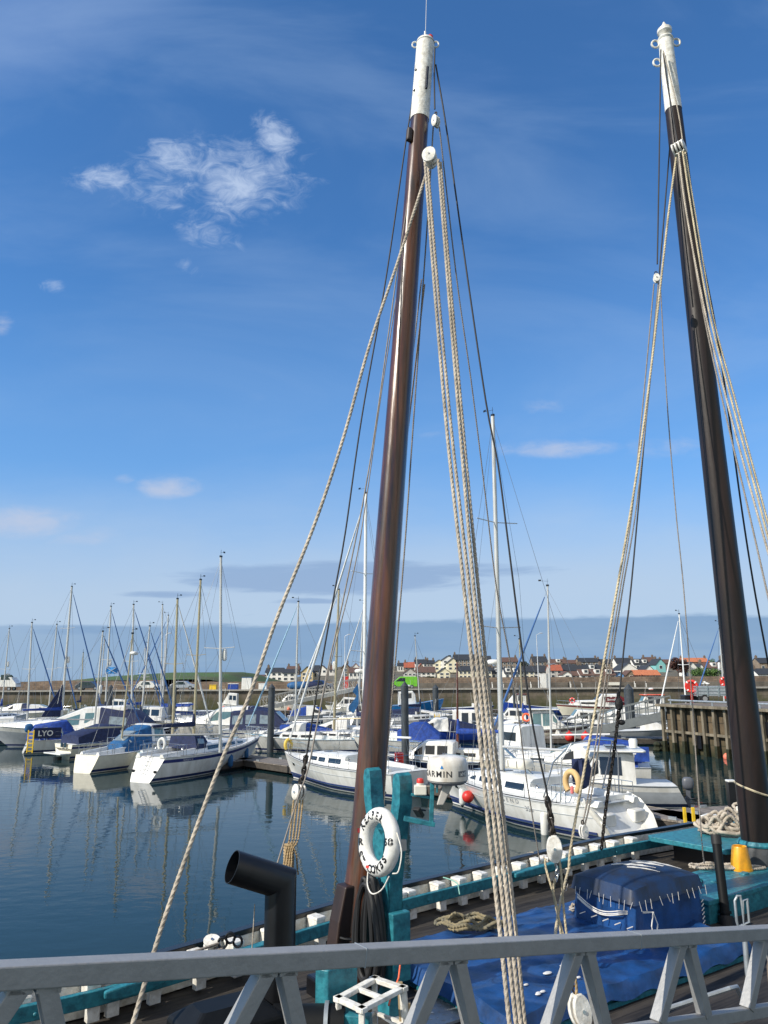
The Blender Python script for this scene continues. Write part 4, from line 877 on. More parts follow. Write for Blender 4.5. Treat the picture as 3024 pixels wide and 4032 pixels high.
# ---------------- moored boats --------------------------------------------
ng = 'yachts moored in the rows across the harbour'
furlb = mat('blue sacrificial strip', (.05, .14, .36), .7); furlp = mat('pale furled sail', (.70, .72, .72), .7); furll = mat('light blue furl', (.30, .50, .66), .7)
YT = [ # label, top, base, D, heading, L, opts
 ('far left yacht with dark radar bracket on its mast and blue boom cover', (37, 2476), (10, 2753), 92, 66, 9, dict(refl=.55, radar=.45, cover=royal)),
 ('yacht with plain grey mast and blue furled headsail, second mast from the left', (126, 2453), (108, 2827), 78, 63, 9.5, dict(furl=furlb)),
 ('yacht with plain grey mast and thin backstay, third mast from the left', (224, 2460), (190, 2808), 82, 60, 9, dict(furl=furlb, hullm=hullcream)),
 ('yacht with tallest mast of the left rows and a white reflector halfway up', (283, 2311), (243, 2808), 80, 58, 12, dict(furl=furlb, refl=.42, mr=.1, cover=royal, spread=2)),
 ('small yacht with short brown mast far back at the left', (328, 2570), (316, 2772), 103, 100, 7, dict(mastm=alut, cover=navy)),
 ('small yacht with large navy outboard dodger lettered in white behind the yellow ladder', (405, 2488), (376, 2804), 62, 28, 8.8, dict(refl=.38, tent=royal, furl=furlb)),
 ('yacht with thin silver mast close beside the lettered yacht, navy cover', (412, 2518), (389, 2781), 90, 120, 8.5, dict(cover=navy)),
 ('yacht with silver mast and large white reflector near the little saltire flag', (437, 2389), (415, 2790), 80, 60, 10.5, dict(furl=furlb, refl=.47, cover=navy, hood=navy)),
 ('yacht with silver mast and long blue furled headsail right of the saltire flag', (526, 2382), (518, 2818), 71, 55, 10, dict(furl=furlb, hullm=hullnavy, cover=navy)),
 ('yacht with slim leaning mast and grey dinghy roll on its foredeck', (590, 2467), (554, 2840), 68, 50, 9, dict(hullm=hullnavy, furl=furlb, cover=navy)),
 ('yacht with tall pale blue-grey mast and blue wrapped boom', (640, 2382), (634, 2804), 86, 160, 10, dict(cover=royal)),
 ('yacht with silver mast standing in a royal blue sail bag, blue-striped hull', (663, 2424), (639, 2776), 88, 195, 10, dict(furl=furlb, cover=royal, strp=stripeb)),
 ('yacht with gold anodised mast and long tan boom beside the wide dark pile', (699, 2360), (680, 2891), 57, 58, 9.5, dict(mastm=alut, mr=.085, furl=furlp)),
 ('yacht with second gold anodised mast left of the thick pale rope', (790, 2285), (762, 2909), 54, 56, 9.8, dict(mastm=alut, mr=.08, deck=ltblue, refl=0, cover=navy, hullm=hullcream)),
 ('yacht with slim white mast and pale blue deck left of the rope bundle', (1175, 2371), (1161, 2877), 60, 172, 9, dict(furl=furll, deck=ltblue, hullm=white)),
 ('yacht with gold mast carrying a white reflector left of the big brown mast', (1334, 2323), (1314, 2891), 61, 165, 9.5, dict(mastm=alut, mr=.085, refl=.43, furl=furlp, deck=deckw, strp=boot)),
 ('yacht with silver mast and dark blue sail bag close left of the big brown mast', (1433, 2378), (1404, 2891), 66, 130, 10, dict(cover=navy, hood=navy, furl=furlp)),
 ('yacht with far thin mast left of the big brown mast', (1459, 2504), (1452, 2790), 92, 60, 9, dict(cover=navy)),
 ('small yacht with thin dark mast right of the big brown mast', (1634, 2506), (1653, 2758), 84, 30, 7.5, dict(cover=navy, hullm=white, mr=.045)),
 ('small wooden-masted yacht with blue boom cover and red striped forestay', (1800, 2607), (1802, 2978), 46, 160, 7, dict(mastm=brownwood, mr=.07, cover=royal, furl=None, hullm=hullcream, spread=0, boomdir=0)),
 ('yacht with tan mast and bright blue furled sail right of the white yacht mast', (2045, 2518), (2061, 2886), 70, 135, 8, dict(mastm=alut, cover=royal, hullm=white, tent=None, furl=None)),
 ('yacht with silver mast and blue furled headsail moored behind the nearest white yacht', (2156, 2309), (2171, 3001), 44.5, 155, 9, dict(furl=furlb, hood=royal, radar=0, cover=None, tent=royal)),
 ('yacht with slender white mast hidden behind the timber pier', (2674, 2419), (2698, 2732), 72, 200, 8, dict(mastm=aluw, furl=furlp, mr=.06)),
 ('yacht with silver mast, reflector and dark blue furled sail hidden behind the pier trailer', (2832, 2459), (2851, 2757), 76, 190, 9, dict(furl=furlb, refl=.52)),
 ('yacht far left of the rope with grey mast carrying a radar dome near its head', (522, 2497), (476, 2932), 50, 64, 8.4, dict(mx=-.14, mastm=alut, mr=.06, radar=.0, hullm=hullcream, hood=None, tent=None, coach=.6, F0=1.0, F1=1.45, near=True, strp=None)),
 ('yacht with thin pale mast left of the two tallest gold masts', (573, 2540), (560, 2800), 94, 70, 9, dict(furl=furlb, cover=royal)),
]
roots = {}
for (lab, tp, bs, D, hd, L_, op) in YT:
    roots[tp[0]] = yacht(lab, tp, bs, D, hd, L_, group=ng, **op)
# mast radar for the leaning cream yacht, tent is modelled as its own part
r_, h_, f_, t_ = roots[522]
superloft(r_, 'wheelhouse', [(2.3, 1.60, .78, .6), (1.75, 2.45, .88, .66), (.75, 2.55, .95, .72), (.6, 2.5, .95, .72)], white, 1.3, [('t', 0, .1, .9, .06, .94, tealglass), ('s', 1, .05, .9, .35, .85, tealglass)])
superloft(r_, 'cockpit_tent', [(.6, 2.46, .98, .74), (-.1, 2.3, 1.0, .74), (-1.7, 1.45, .98, .6)], midb, 1.05, [('s', 1, .25, .8, .3, .7, clear), ('t', 1, .2, .8, .1, .9, clear)])
b = MB(); b.ell(f_.lerp(t_, .82) + Vector((.1, -.2, 0)), (.25, .25, .12), p=.7); b.build('radar_dome', white, r_, smooth=True)
# lettering on the outboard dodger
r_, h_, f_, t_ = roots[405]
b = MB(); b.box((-2.9, -1.17, 1.45), (1.9, .05, .75)); dg = b.build('dodger', navy, r_)
lettering('LYO', .55, lambda x, y: Vector((-3.55 + x, -1.205, 1.25 + y)), white, dg, .012)
outboard(r_, -3.9, -.3, 1.35, midb, 1.25, midb)
# the three near yachts
def aligned(bow, stern, L_):
    d_ = (bow - stern); d_.z = 0; u = d_.normalized(); c = stern + u * (L_ * .5); return c, math.degrees(atan2(u.y, u.x))
# yacht A, blue double stripe, stern towards us
c, hd = aligned(W(1015, 3000, 0), W(560, 3080, 0), 10.6)
fA = W(868, 2940, 1.75); D_A = fA.y
ra, ha, fa, ta = yacht('cream-white yacht with navy double stripe, sloping transom with ladder and two blue fenders', (870, 2195), (868, 2940), D_A, hd, 11.0, B=3.3, F0=1.25, F1=1.65, hullm=white, strp=stripeb, mastm=alu, mr=.095, coach=.45, refl=.46,
                      near=True, srake=.75, sw=.62, loc=c, zb=1.75, stripe=(.13, .30), hood=navy, boom=True, brake=1.5, cover=None, furl=None, spread=1)
# yacht H and yacht I
c, hd = aligned(W(1118, 3058, 0), W(1612, 3140, 0), 10.0)
rh, hh_, fh, th = yacht('white yacht with navy and white waterline stripes moored left behind the big brown mast', (1441, 1945), (1432, 2975), 40.5, hd, 10.4, B=3.3, F0=1.15, F1=1.35, mastm=aluw, mr=.105, coach=.5, near=True, srake=-.25, sw=.8, brake=.9,
                        loc=c, zb=1.9, radar=.30, furl=furlp, boom=True, spread=2, stripe=(.06, .075), strp=greyd)
c, hd = aligned(W(1835, 3175, 0), W(2450, 3305, 0), 9.4)
ri, hi, fi, ti = yacht('nearest white yacht with open scooped stern, tan horseshoe buoy and navy waterline stripe', (1940, 1640), (1977, 3030), 33.2, hd, 10.6, B=3.7, F0=1.15, F1=1.5, mastm=alu, mr=.115, coach=.5, near=True, srake=.95, sw=.78, brake=.8,
                       loc=c, zb=2.0, radar=.28, furl=None, boom=True, spread=2, stripe=(.07, .085), strp=greyd)
# ---------------- details on the near yachts -------------------------------
def fender(label, boat, h, x, side, drop=.55, r=.11, ln=.55, m=white, ends=None, ball=False):
    z = h.sheer((x + h.L / 2) / h.L); p = h.on_side(x, z - drop, side, r + .02); Mw = Matrix.Translation(boat.location) @ Matrix.Rotation(boat.rotation_euler.z, 4, 'Z')
    P = Mw @ p; q = MB()
    if ball: q.ell((0, 0, 0), (r, r, r))
    else: q.lathe([(r * .3, -ln / 2 - .06), (r * .75, -ln / 2), (r, -ln / 2 + .07), (r, ln / 2 - .07), (r * .75, ln / 2), (r * .3, ln / 2 + .06)], 14)
    q.tube([(0, 0, ln / 2 if not ball else r), (0, 0, drop + .25)], .009, 5, mi=2)
    if ends and not ball: q.lathe([(r * .28, ln / 2 + .12), (r * .5, ln / 2 + .02), (r * .76, ln / 2 + .01)], 12, mi=1); q.lathe([(r * .76, -ln / 2 - .01), (r * .5, -ln / 2 - .02), (r * .28, -ln / 2 - .12)], 12, mi=1)
    q.v = [v + P for v in q.v]; return tag(q.build('fender', [m, ends or m, ropew], smooth=50), label, 'fender', )
fender('blue sausage fender nearer the stern of the blue-striped yacht', ra, ha, .6, -1, .75, .15, .62, midb, navy)
fender('blue sausage fender nearer the bow of the blue-striped yacht', ra, ha, 2.9, -1, .65, .13, .55, midb, navy)
sI = 1 if (Matrix.Rotation(ri.rotation_euler.z, 3, 'Z') @ Vector((0, 1, 0))).x < 0 else -1
fender('white fender with black ends near the bow of the nearest white yacht', ri, hi, 2.7, sI, .72, .14, .62, white, black)
fender('red ball fender on the side of the nearest white yacht', ri, hi, 1.65, sI, .5, .24, 0, red, ball=True)
fender('plain white fender near the stern of the nearest white yacht', ri, hi, -2.6, sI, .8, .14, .75, white)
sH = sI
# hull window, lettering on nearest yacht
def hull_text(root, h, body, x, z, side, size, m, dirx, spacing=1., shear=0, bold=0):
    return lettering(body, size, lambda u, v: h.on_side(x + dirx * u, z + v, side, .014), m, root, bold, spacing, shear=shear)
dl = mat('grey lettering', (.30, .31, .33), .5); dk = mat('black lettering', (.01, .01, .012), .5)
hull_text(ri, hi, 'LEGEND', -.2, .92, sI, .22, dl, -1, 1.9)
hull_text(ri, hi, '356', -1.75, .70, sI, .26, dl, -1)
hull_text(rh, hh_, 'Monopoly', -3.7, .82, sH, .26, dl, -1, shear=.35)
hull_text(ra, ha, 'MOODY 31', -3.6, ha.sheer(.15) - .265, -1, .13, white, 1, 1.1, shear=.2)
def hull_port(root, h, x, z, side, w, hgt):
    q = MB(); q.loft([[h.on_side(x + a * w / 2, z + b_ * hgt / 2, side, o) for a, b_ in ((-1, -1), (1, -1), (1, 1), (-1, 1))] for o in (-.01, .014)]); q.build('window', glass, root)
hull_port(ri, hi, 3.3, .95, sI, .42, .2); hull_port(rh, hh_, 3.6, .85, sH, .36, .16)
for r, h, s in ((ri, hi, sI), (rh, hh_, sH)):
    q = MB(); q.tube([h.on_side(-h.L * .44 + i * h.L * .9 / 24, h.sheer((i + .5) / 25) - .34, s, .006) for i in range(25)], .012, 4); q.build('cove_line', greyd, r)
    q = MB(); q.tube([h.on_side(-h.L * .44 + i * h.L * .92 / 24, .30, s, .004) for i in range(25)], .05, 4); q.build('boot_stripe', boot, r)
# open stern of the nearest yacht: scooped bowl, seats and walk-through
Mi = ri; zs = .95
q = MB(); rings = []
for (x, w, z0, z1) in ((-5.28, 1.22, .28, .32), (-5.05, 1.3, .30, .75), (-4.5, 1.36, .34, 1.20), (-3.9, 1.4, .62, 1.38)):
    rings.append([(x, w * cos(a) if abs(cos(a)) > .2 else 0, z0 + (z1 - z0) * (abs(cos(a)) ** 3)) for a in [pi * i / 12 for i in range(13)]])
q.loft(rings, closed=False); q.build('stern_scoop', white, Mi, smooth=60)
for s in (1, -1): q = MB(); q.box((-4.55, s * .78, .72), (.75, .62, .42)); q.build('stern_seat', white, Mi, bevel=.06, smooth=True)
q = MB(); q.box((-4.2, 0, 1.0), (.08, 2.5, .75)); q.build('transom_bulkhead', white, Mi, bevel=.03)
q = MB(); q.box((-4.25, .5 * sI, 1.12), (.05, .6, .07)); q.build('slot', black, Mi)
lettering('SIR 55142', .12, lambda u, v: Vector((-4.25, -.35 + -u * 1, 1.12 + v)), dk, Mi)
q = MB()
for a in (-1, 1):
    q.tube([(-3.4, a * 1.55, 1.2), (-3.5, a * 1.5, 2.6), (-3.62, a * 1.1, 3.15), (-3.7, 0, 3.25)], .028, 7); q.tube([(-2.6, a * 1.55, 1.25), (-3.1, a * 1.5, 2.5), (-3.6, a * 1.1, 3.12)], .028, 7)
q.build('arch', steel, Mi, smooth=True)
q = MB(); n = 14; q.tube([(-4.15 + .0, 1.55 * sI + 0, 1.75) if False else (-4.05 + .30 * cos(a), 1.62 * sI, 1.92 + .36 * sin(a)) for a in [-.9 + (pi + 1.8) * i / n for i in range(n + 1)]], .105, 10)
q.build('horseshoe_buoy', tanfoam, Mi, smooth=True); q = MB(); q.lathe([(.02, 0), (.06, .02), (.06, .22), (.03, .26)], 10); q.v = [v + Vector((-4.05, 1.64 * sI, 1.55)) for v in q.v]; q.build('safety_light', mat('pink light', (.8, .22, .22), .4), Mi)
q = MB(); q.box((-3.0, 0, 2.05), (.5, .4, .9)); q.ell((-3.05, 0, 2.0), (.05, .55, .55)); q.build('wheel_pedestal', navy, Mi, bevel=.05)
q = MB(); q.ell((.1, .1 * sI, 2.08), (.55, .4, .2), p=.5); q.build('liferaft_case', cream, Mi, smooth=True); q = MB(); [q.tube([(.1 + k, -.42, 1.95), (.1 + k, -.42, 2.2), (.1 + k, .42 + .1, 2.2), (.1 + k, .5, 1.95)], .012, 5) for k in (-.25, .25)]; q.build('strap', dk, Mi)
bz = fi.z + .95
q = MB(); q.bar((fi.x - .1, fi.y, bz), (fi.x - 2.0, fi.y, bz - 1.1), .07); q.build('boom_strut', steel, Mi)
for r_, h_, zz, xs_ in ((ri, hi, 2.0, (2.6, 1.1)), (rh, hh_, 1.80, (2.5, 1.0)), (ra, ha, 1.98, (1.9, .6))):
    for x_ in xs_:
        z_ = h_.sheer((x_ + h_.L / 2) / h_.L) + .42 * min(1, (3.9 - x_) / 2.2) + .06
        q = MB(); q.box((x_, 0, z_), (.5, .5, .05)); q.build('deck_hatch', glass, r_, bevel=.02)
    for s in (-1, 1):
        for x_ in (-.17, -.30): q = MB(); q.lathe([(.075, 0), (.07, .05), (.045, .07), (.05, .13), (.02, .14)], 12); w_ = h_.B * .34; q.v = [v + Vector((x_ * h_.L, s * w_ * .85, h_.sheer(.3) + .28)) for v in q.v]; q.build('winch', steel, r_, smooth=50)
    for s in (-1, 1):
        q = MB(); P_ = [h_.pt(t_, h_.sheer(t_), s) + Vector((0, -s * .03, .03)) for t_ in [i / 20 for i in range(2, 19)]]; q.tube(P_, .018, 4); q.build('toe_rail', black, r_)
# horseshoe and davit details on yacht H
q = MB(); q.tube([(4.9 + .0, .35 * cos(a) * .6, 1.75 + .28 * sin(a)) for a in [-.9 + (pi + 1.8) * i / n for i in range(n + 1)]], .09, 8); q.build('horseshoe_buoy', horse, rh, smooth=True)
# ladder and dodger on yacht A
q = MB()
for y in (-.12, .18): q.tube([(-5.38, y, .45), (-4.85, y, 1.35), (-4.75, y, 1.9)], .02, 5)
for i in range(5): z = .5 + i * .2; q.tube([(-5.36 + i * .12, -.12, z), (-5.36 + i * .12, .18, z)], .018, 5)
q.build('stern_ladder', steel, ra)
q = MB()
for y in (-.85, .85): q.box((-5.22, y * .9, .55), (.06, .16, .12))
q.build('transom_vent', black, ra)
q = MB(); q.tube([(-4.95, -.9 + .22 * cos(a) * 1, 1.95 + .3 * sin(a)) for a in [-.9 + (pi + 1.8) * i / n for i in range(n + 1)]], .08, 8); q.build('horseshoe_buoy', white, ra, smooth=True)
# ---------------- motorboats ------------------------------------------------
def at0(px, py): return W(px, py, 0)
whl = [(.34, .05, .5, .4), (.12, 1.0, .68, .58), (-.22, 1.12, .72, .62), (-.26, 1.08, .72, .6)]
def wheelhouse(x0, x1, h, w=.7): return [(x0 + .10, .05, w * .85, w * .7), (x0, h * .45, w, w * .86), (x0 - .07, h, w, w * .82), (x1, h, w, w * .82), (x1 - .02, h - .05, w, w * .8)]
whw = [('t', 1, .08, .96, .06, .94, tealglass), ('s', 2, .08, .46, .40, .88), ('s', 2, .54, .94, .40, .88), ('s', 1, .25, .9, .45, .85)]
cr = [(.42, .12, .3, .25), (.16, .38, .75, .62), (-.02, .95, .82, .62), (-.16, 1.05, .84, .66)]
crw = [('t', 1, .1, .95, .05, .95, tealglass), ('s', 1, .35, .95, .35, .8), ('s', 0, .55, .9, .3, .7)]
MO = []
# big cruiser at the left, bow to the left
m1, h1 = motor('large white motor cruiser with raked windscreen and navy aft canopy, bow pointing left', at0(270, 2938), 184, 13.5, 3.9, 1.25, 1.75, st=[(.42, .15, .25, .2), (.18, .55, .7, .58), (.08, .7, .8, .7), (-.10, 1.75, .8, .55), (-.34, 1.95, .78, .6)],
      win=[('t', 2, .05, .95, .05, .95, tealglass), ('s', 2, .15, .9, .3, .8, tealglass), ('s', 3, .05, .6, .35, .8, tealglass)], canopy=[(-.20, 1.8, .85, .66), (-.40, 1.5, .9, .7), (-.48, .6, .9, .8)], cwin=[('s', 0, .3, .8, .3, .7)], hullm=hullgrey, brake=2.0, stripe=(.05, .4), strp=white)
m2, h2 = motor('white motorboat with big navy canvas canopy and swim platform, stern towards the camera', at0(438, 2972), 50, 7.4, 2.8, 1.0, 1.35, st=[(.36, .1, .4, .3), (.14, .5, .8, .7), (.0, .7, .85, .75)], canopy=[(.06, .95, .85, .6), (-.12, 1.15, .9, .66), (-.44, .55, .9, .8)], hullm=hullcream, strp=stripeb, stripe=(.15, .45), antenna=False)
q = MB(); q.box((-4.1, 0, .42), (.8, 2.3, .09)); q.build('swim_platform', white, m2, bevel=.03)
for s in (-.45, .0): q = MB(); q.box((-3.9 + .09, s, .95), (.05, .28, .3)); q.build('window', glass, m2)
q = MB(); q.lathe([(.1, -.3), (.28, -.3), (.28, .1), (.1, .1)], 12); q.v = [v + Vector((-4.1, -.1, .1)) for v in q.v]; q.build('outdrive', black, m2)
motor('white hull with dark waterline cut by the left edge of the view', at0(-30, 2925), 200, 10, 3.2, 1.1, 1.5, st=cr, win=crw, hullm=hullgrey, boots=hullnavy)
motor('white motor cruiser with slanted green-tinted windscreen and navy rear canopy in the middle row', at0(885, 2908), 176, 11.5, 3.5, 1.2, 1.6, st=[(.40, .15, .3, .25), (.16, .6, .75, .62), (.02, 1.45, .8, .6), (-.22, 1.6, .78, .62)], win=[('t', 1, .05, .95, .05, .95, tealglass), ('s', 1, .3, .95, .3, .85, tealglass), ('s', 2, .08, .8, .35, .8, tealglass)],
      canopy=[(-.20, 1.62, .8, .62), (-.36, 1.4, .85, .66), (-.44, .6, .85, .7)], cwin=[('s', 0, .2, .8, .3, .75)])
motor('white sports cruiser with tall navy framed canopy left of the tall dark pile', at0(1075, 2925), -6, 8.6, 2.9, 1.1, 1.35, st=[(.40, .12, .3, .25), (.12, .5, .8, .7), (.02, .6, .85, .75)], canopy=[(.14, .55, .8, .72), (.03, 1.45, .85, .62), (-.12, 1.65, .88, .66), (-.40, 1.5, .88, .7)], cwin=[('t', 0, .08, .92, .05, .95), ('s', 1, .1, .9, .35, .8), ('s', 2, .08, .45, .35, .82), ('s', 2, .55, .92, .35, .82)], strp=boot, stripe=(.2, .5))
motor('white fishing boat with number KY 91 on its bow moored under the truss gangway', W(1158, 2806, 0) * 1 + Vector((0, 0, 0)), 182, 7.0, 2.5, 1.0, 1.75, st=[(.28, .1, .5, .4), (.22, .75, .7, .6), (.12, 1.4, .72, .56), (-.06, 1.45, .72, .58)], win=[('t', 1, .1, .9, .05, .95, glass), ('s', 2, .08, .92, .4, .85), ('s', 1, .4, .9, .4, .85)], kind='fishing_boat', cat='fishing boat', hullm=cream, rail=False)
kr = [o for o in scn.objects if o.get('label', '').startswith('white fishing boat with number')][0]
hk = Hull(7.0, 2.5, 1.0, 1.75, .9, -.05, .85, fine=2.2, dip=.05)
lettering('KY 91', .5, lambda u, v: hk.on_side(2.75 - u, .72 + v, 1, .015), dk, kr, .012)
for (x, rr) in ((.75, .25), (-2.3, .3)):
    P = Matrix.Translation(kr.location) @ Matrix.Rotation(kr.rotation_euler.z, 4, 'Z') @ hk.on_side(x, .55, 1, rr); q = MB(); q.ell((0, 0, 0), (rr, rr, rr * 1.2)); q.v = [v + P for v in q.v]
    tag(q.build('ball_fender', orange if x < 0 else pinkb, smooth=True), ('orange' if x < 0 else 'faded pink') + ' ball fender on the side of the fishing boat KY 91', 'fender')
motor('small white fishing boat with forward wheelhouse and orange fenders near the left gangway', at0(945, 2804), 178, 7.2, 2.4, .8, 1.5, st=[(.36, .1, .5, .4), (.30, .9, .65, .55), (.24, 1.7, .66, .5), (.06, 1.75, .66, .52)], win=[('s', 2, .1, .45, .45, .85), ('s', 2, .55, .92, .45, .85)], kind='fishing_boat', cat='fishing boat', rail=False)
for px, lab in ((880, 'orange ball fender at the bow of the small white fishing boat'), (974, 'orange ball fender at the stern of the small white fishing boat')): buoy(lab, px, 2793, .3, 108.5, orange, 'ball_fender', 'fender')
motor('bright blue fishing boat with high bow and white wheelhouse behind the thickest pile', at0(1632, 2815), 8, 8.5, 2.9, 1.3, 2.2, st=[(.02, .1, .6, .5), (.0, 1.3, .62, .52), (-.04, 1.75, .62, .5), (-.26, 1.8, .62, .5)], win=[('s', 2, .1, .45, .5, .9), ('s', 2, .55, .92, .5, .9), ('t', 0, .4, .95, .05, .95)], hullm=hullblue, kind='fishing_boat', cat='fishing boat', deck=hullblue, rail=False, radar=(-.1, 4.0))
motor('white and blue work boat with red rails and an orange lifebuoy behind the ropes', at0(1840, 2812), 4, 7.8, 2.5, .9, 1.2, st=[(.30, .1, .5, .4), (.1, .5, .6, .5)], strp=hullroyal, stripe=(.08, .35), kind='work_boat', cat='work boat')
motor('royal blue fishing boat with small white house and dark red roof', at0(2085, 2812), 180, 8.8, 2.7, .9, 1.9, st=[(.34, .1, .4, .3), (.26, 1.0, .6, .5), (.22, 1.35, .6, .5), (.06, 1.35, .6, .5)], win=[('s', 2, .2, .7, .4, .85)], hullm=hullroyal, kind='fishing_boat', cat='fishing boat', rail=False, hat=(.04, .24, 1.35, .62, maroon))
m3, h3 = motor('white cabin cruiser with maroon canvas and stripe moored against the quay', at0(2330, 2822), 184, 9.4, 3.0, 1.3, 1.7, st=[(.30, .1, .5, .42), (.20, .6, .7, .6), (-.06, .75, .78, .66), (-.14, 1.55, .74, .56), (-.38, 1.6, .74, .58)], win=[('s', 1, .1, .9, .4, .8), ('s', 3, .08, .45, .4, .85), ('s', 3, .55, .95, .4, .85), ('t', 2, .05, .95, .05, .95)], strp=maroon, stripe=(.1, .28), canopy=[(-.38, 1.55, .76, .6), (-.47, .9, .8, .7)], cm=maroon, hullm=hullcream)
q = MB(); q.box((-2.9, 1.32, 2.2), (2.7, .05, .6)); dg = q.build('name_dodger', maroon, m3); lettering('Brrrnbrrrn', .42, lambda u, v: Vector((-1.75 - u, 1.36, 2.08 + v)), white, dg, .01)
lifebuoy('red lifebuoy on the foredeck rail of the maroon-striped cabin cruiser', Matrix.Translation(m3.location) @ Vector((-2.6, -.6, .8)), .3, post=False)
motor('small navy-hulled cabin boat under the grey gangway', at0(2290, 2888), 178, 7.0, 2.5, .9, 1.3, st=wheelhouse(.12, -.22, 1.2), win=whw, hullm=hullnavy)
motor('white open boat with piled gear on the pontoon below the grey gangway', at0(2385, 2893), 5, 6.0, 2.2, .7, 1.0, st=[(.3, .08, .5, .4), (.12, .45, .6, .5)], antenna=False)
motor('long pale grey open boat with white covers beside the timber pier', at0(2550, 2910), 2, 8.0, 2.3, .75, 1.05, st=[(.2, .1, .4, .3), (.1, .55, .5, .4), (-.05, .5, .5, .4)], hullm=hullgrey, rail=False, antenna=False, eng=white, engs=.8)
motor('white boat with orange cabin roof behind the grey gangway', at0(2560, 2826), 180, 7.5, 2.6, 1.0, 1.6, st=wheelhouse(.14, -.2, 1.7), win=whw, hat=(-.24, .12, 1.7, .8, orange), radar=(-.05, 3.6))
motor('grey hulled boat lying between the grey gangway and the timber pier', at0(2600, 2862), 182, 8.5, 2.7, 1.1, 1.5, st=[(.2, .08, .4, .35), (.0, .3, .5, .4)], hullm=hullgrey, rail=False, antenna=False)
m4, h4 = motor('white quick cabin boat with two tall door windows and black outboard, bow pointing right', at0(1862, 2899), -8, 6.6, 2.5, .95, 1.25, st=[(.40, .1, .4, .3), (.22, .45, .7, .6), (.10, 1.3, .74, .56), (-.24, 1.42, .74, .58), (-.27, 1.36, .74, .56)], win=[('t', 1, .05, .95, .05, .95, glass), ('s', 1, .2, .95, .35, .85), ('s', 2, .08, .3, .12, .88), ('s', 2, .45, .72, .12, .88)], eng=black, engs=1.3, stripe=(.05, .3), strp=white, hullm=hullgrey, boots=hullnavy)
m5, h5 = motor('white open-sterned boat with black name dodger WHISPER behind the white yacht mast', at0(2005, 2914), 172, 6.8, 2.5, .85, 1.15, st=[(.36, .1, .4, .3), (.12, .4, .6, .5), (.0, .75, .7, .6), (-.12, .8, .7, .6)], win=[('s', 2, .1, .9, .3, .8)], antenna=False)
q = MB(); q.box((-1.9, 1.22, 1.25), (2.9, .05, .6)); dg = q.build('name_dodger', black, m5); lettering('WHISPER', .58, lambda u, v: Vector((-.62 - u, 1.255, 1.06 + v)), white, dg, .014)
q = MB(); q.tube([(-1.5 + .3 * cos(a), 1.1, 1.95 + .3 * sin(a)) for a in [2 * pi * i / 18 for i in range(18)]], .08, 8, closed=True); q.build('life_ring', orange, m5, smooth=True)
m6, h6 = motor('white wheelhouse fishing cruiser with sliding dark windows, bow pointing right, large grey outboard', at0(2150, 2918), -6, 7.4, 2.6, .95, 1.35, st=wheelhouse(.14, -.16, 1.55, .72), win=[('t', 1, .08, .96, .06, .94, tealglass), ('s', 2, .05, .46, .2, .88, tealglass), ('s', 2, .54, .94, .2, .88, tealglass), ('s', 1, .25, .9, .45, .85, tealglass)], hat=(-.2, .16, 1.55, .84, white), hullm=hullcream, boots=hullnavy, stripe=(.1, .5), strp=mat('brown hull band', (.12, .09, .085), .4), eng=mat('grey outboard', (.11, .12, .14), .4), engs=1.7)
motor('white cabin boat with navy sides moored behind the WHISPER boat', at0(2010, 2868), 175, 6.6, 2.4, .9, 1.2, st=wheelhouse(.1, -.22, 1.1), win=whw, strp=hullroyal, stripe=(.1, .45))
motor('white catamaran-like cruiser with navy cover beside the short pontoon posts', at0(1668, 2858), 0, 9.5, 3.6, .9, 1.3, st=[(.3, .1, .5, .4), (.1, .5, .7, .6), (-.1, .9, .75, .6)], canopy=[(-.05, 1.0, .7, .6), (-.4, .8, .7, .6)], cm=navy, win=[('s', 1, .2, .9, .3, .8)])
motor('white launch with bright blue sprayhood right behind the thickest pile', at0(1590, 2968), 172, 7.4, 2.6, .9, 1.2, st=[(.38, .1, .4, .3), (.15, .4, .7, .6), (-.02, .6, .75, .65)], canopy=[(.05, .65, .75, .65), (-.10, 1.25, .8, .6), (-.22, 1.3, .8, .62), (-.36, .5, .8, .7)], cm=royal, cwin=[('t', 0, .15, .85, .08, .92)], deck=ltblue)
motor('small cuddy boat with navy hull and slanted side windows beside the radar dome', at0(1705, 3052), 162, 5.6, 2.2, .85, 1.1, st=[(.34, .1, .5, .4), (.20, .35, .75, .66), (.06, .98, .8, .62), (-.20, 1.05, .82, .64), (-.24, .95, .82, .62)], win=[('t', 1, .06, .94, .06, .94, glass), ('s', 1, .3, .92, .4, .86, glass), ('s', 2, .08, .45, .38, .86), ('s', 2, .55, .95, .38, .86)], hullm=hullnavy, boots=hullnavy, antenna=False, stripe=(.05, .12), strp=white, eng=white, engs=.8)
motor('tan-decked small cruiser with wooden grab rails between the radar dome and the ropes', at0(1855, 3040), 168, 6.4, 2.3, .85, 1.1, st=[(.36, .1, .4, .3), (.2, .35, .7, .6), (-.2, .42, .75, .62)], win=[('s', 1, .1, .42, .3, .8), ('s', 1, .55, .9, .3, .8)], deck=hullcream, hullm=hullnavy)
motor('white domed-roof pilot boat behind the mast of the nearest white yacht', at0(2065, 3040), 120, 6.2, 2.5, 1.0, 1.3, st=[(.3, .1, .6, .5), (.2, 1.5, .8, .66), (-.1, 1.65, .8, .66), (-.14, 1.6, .8, .66)], hullm=hullgrey, win=[('s', 1, .1, .9, .5, .8)], antenna=False)
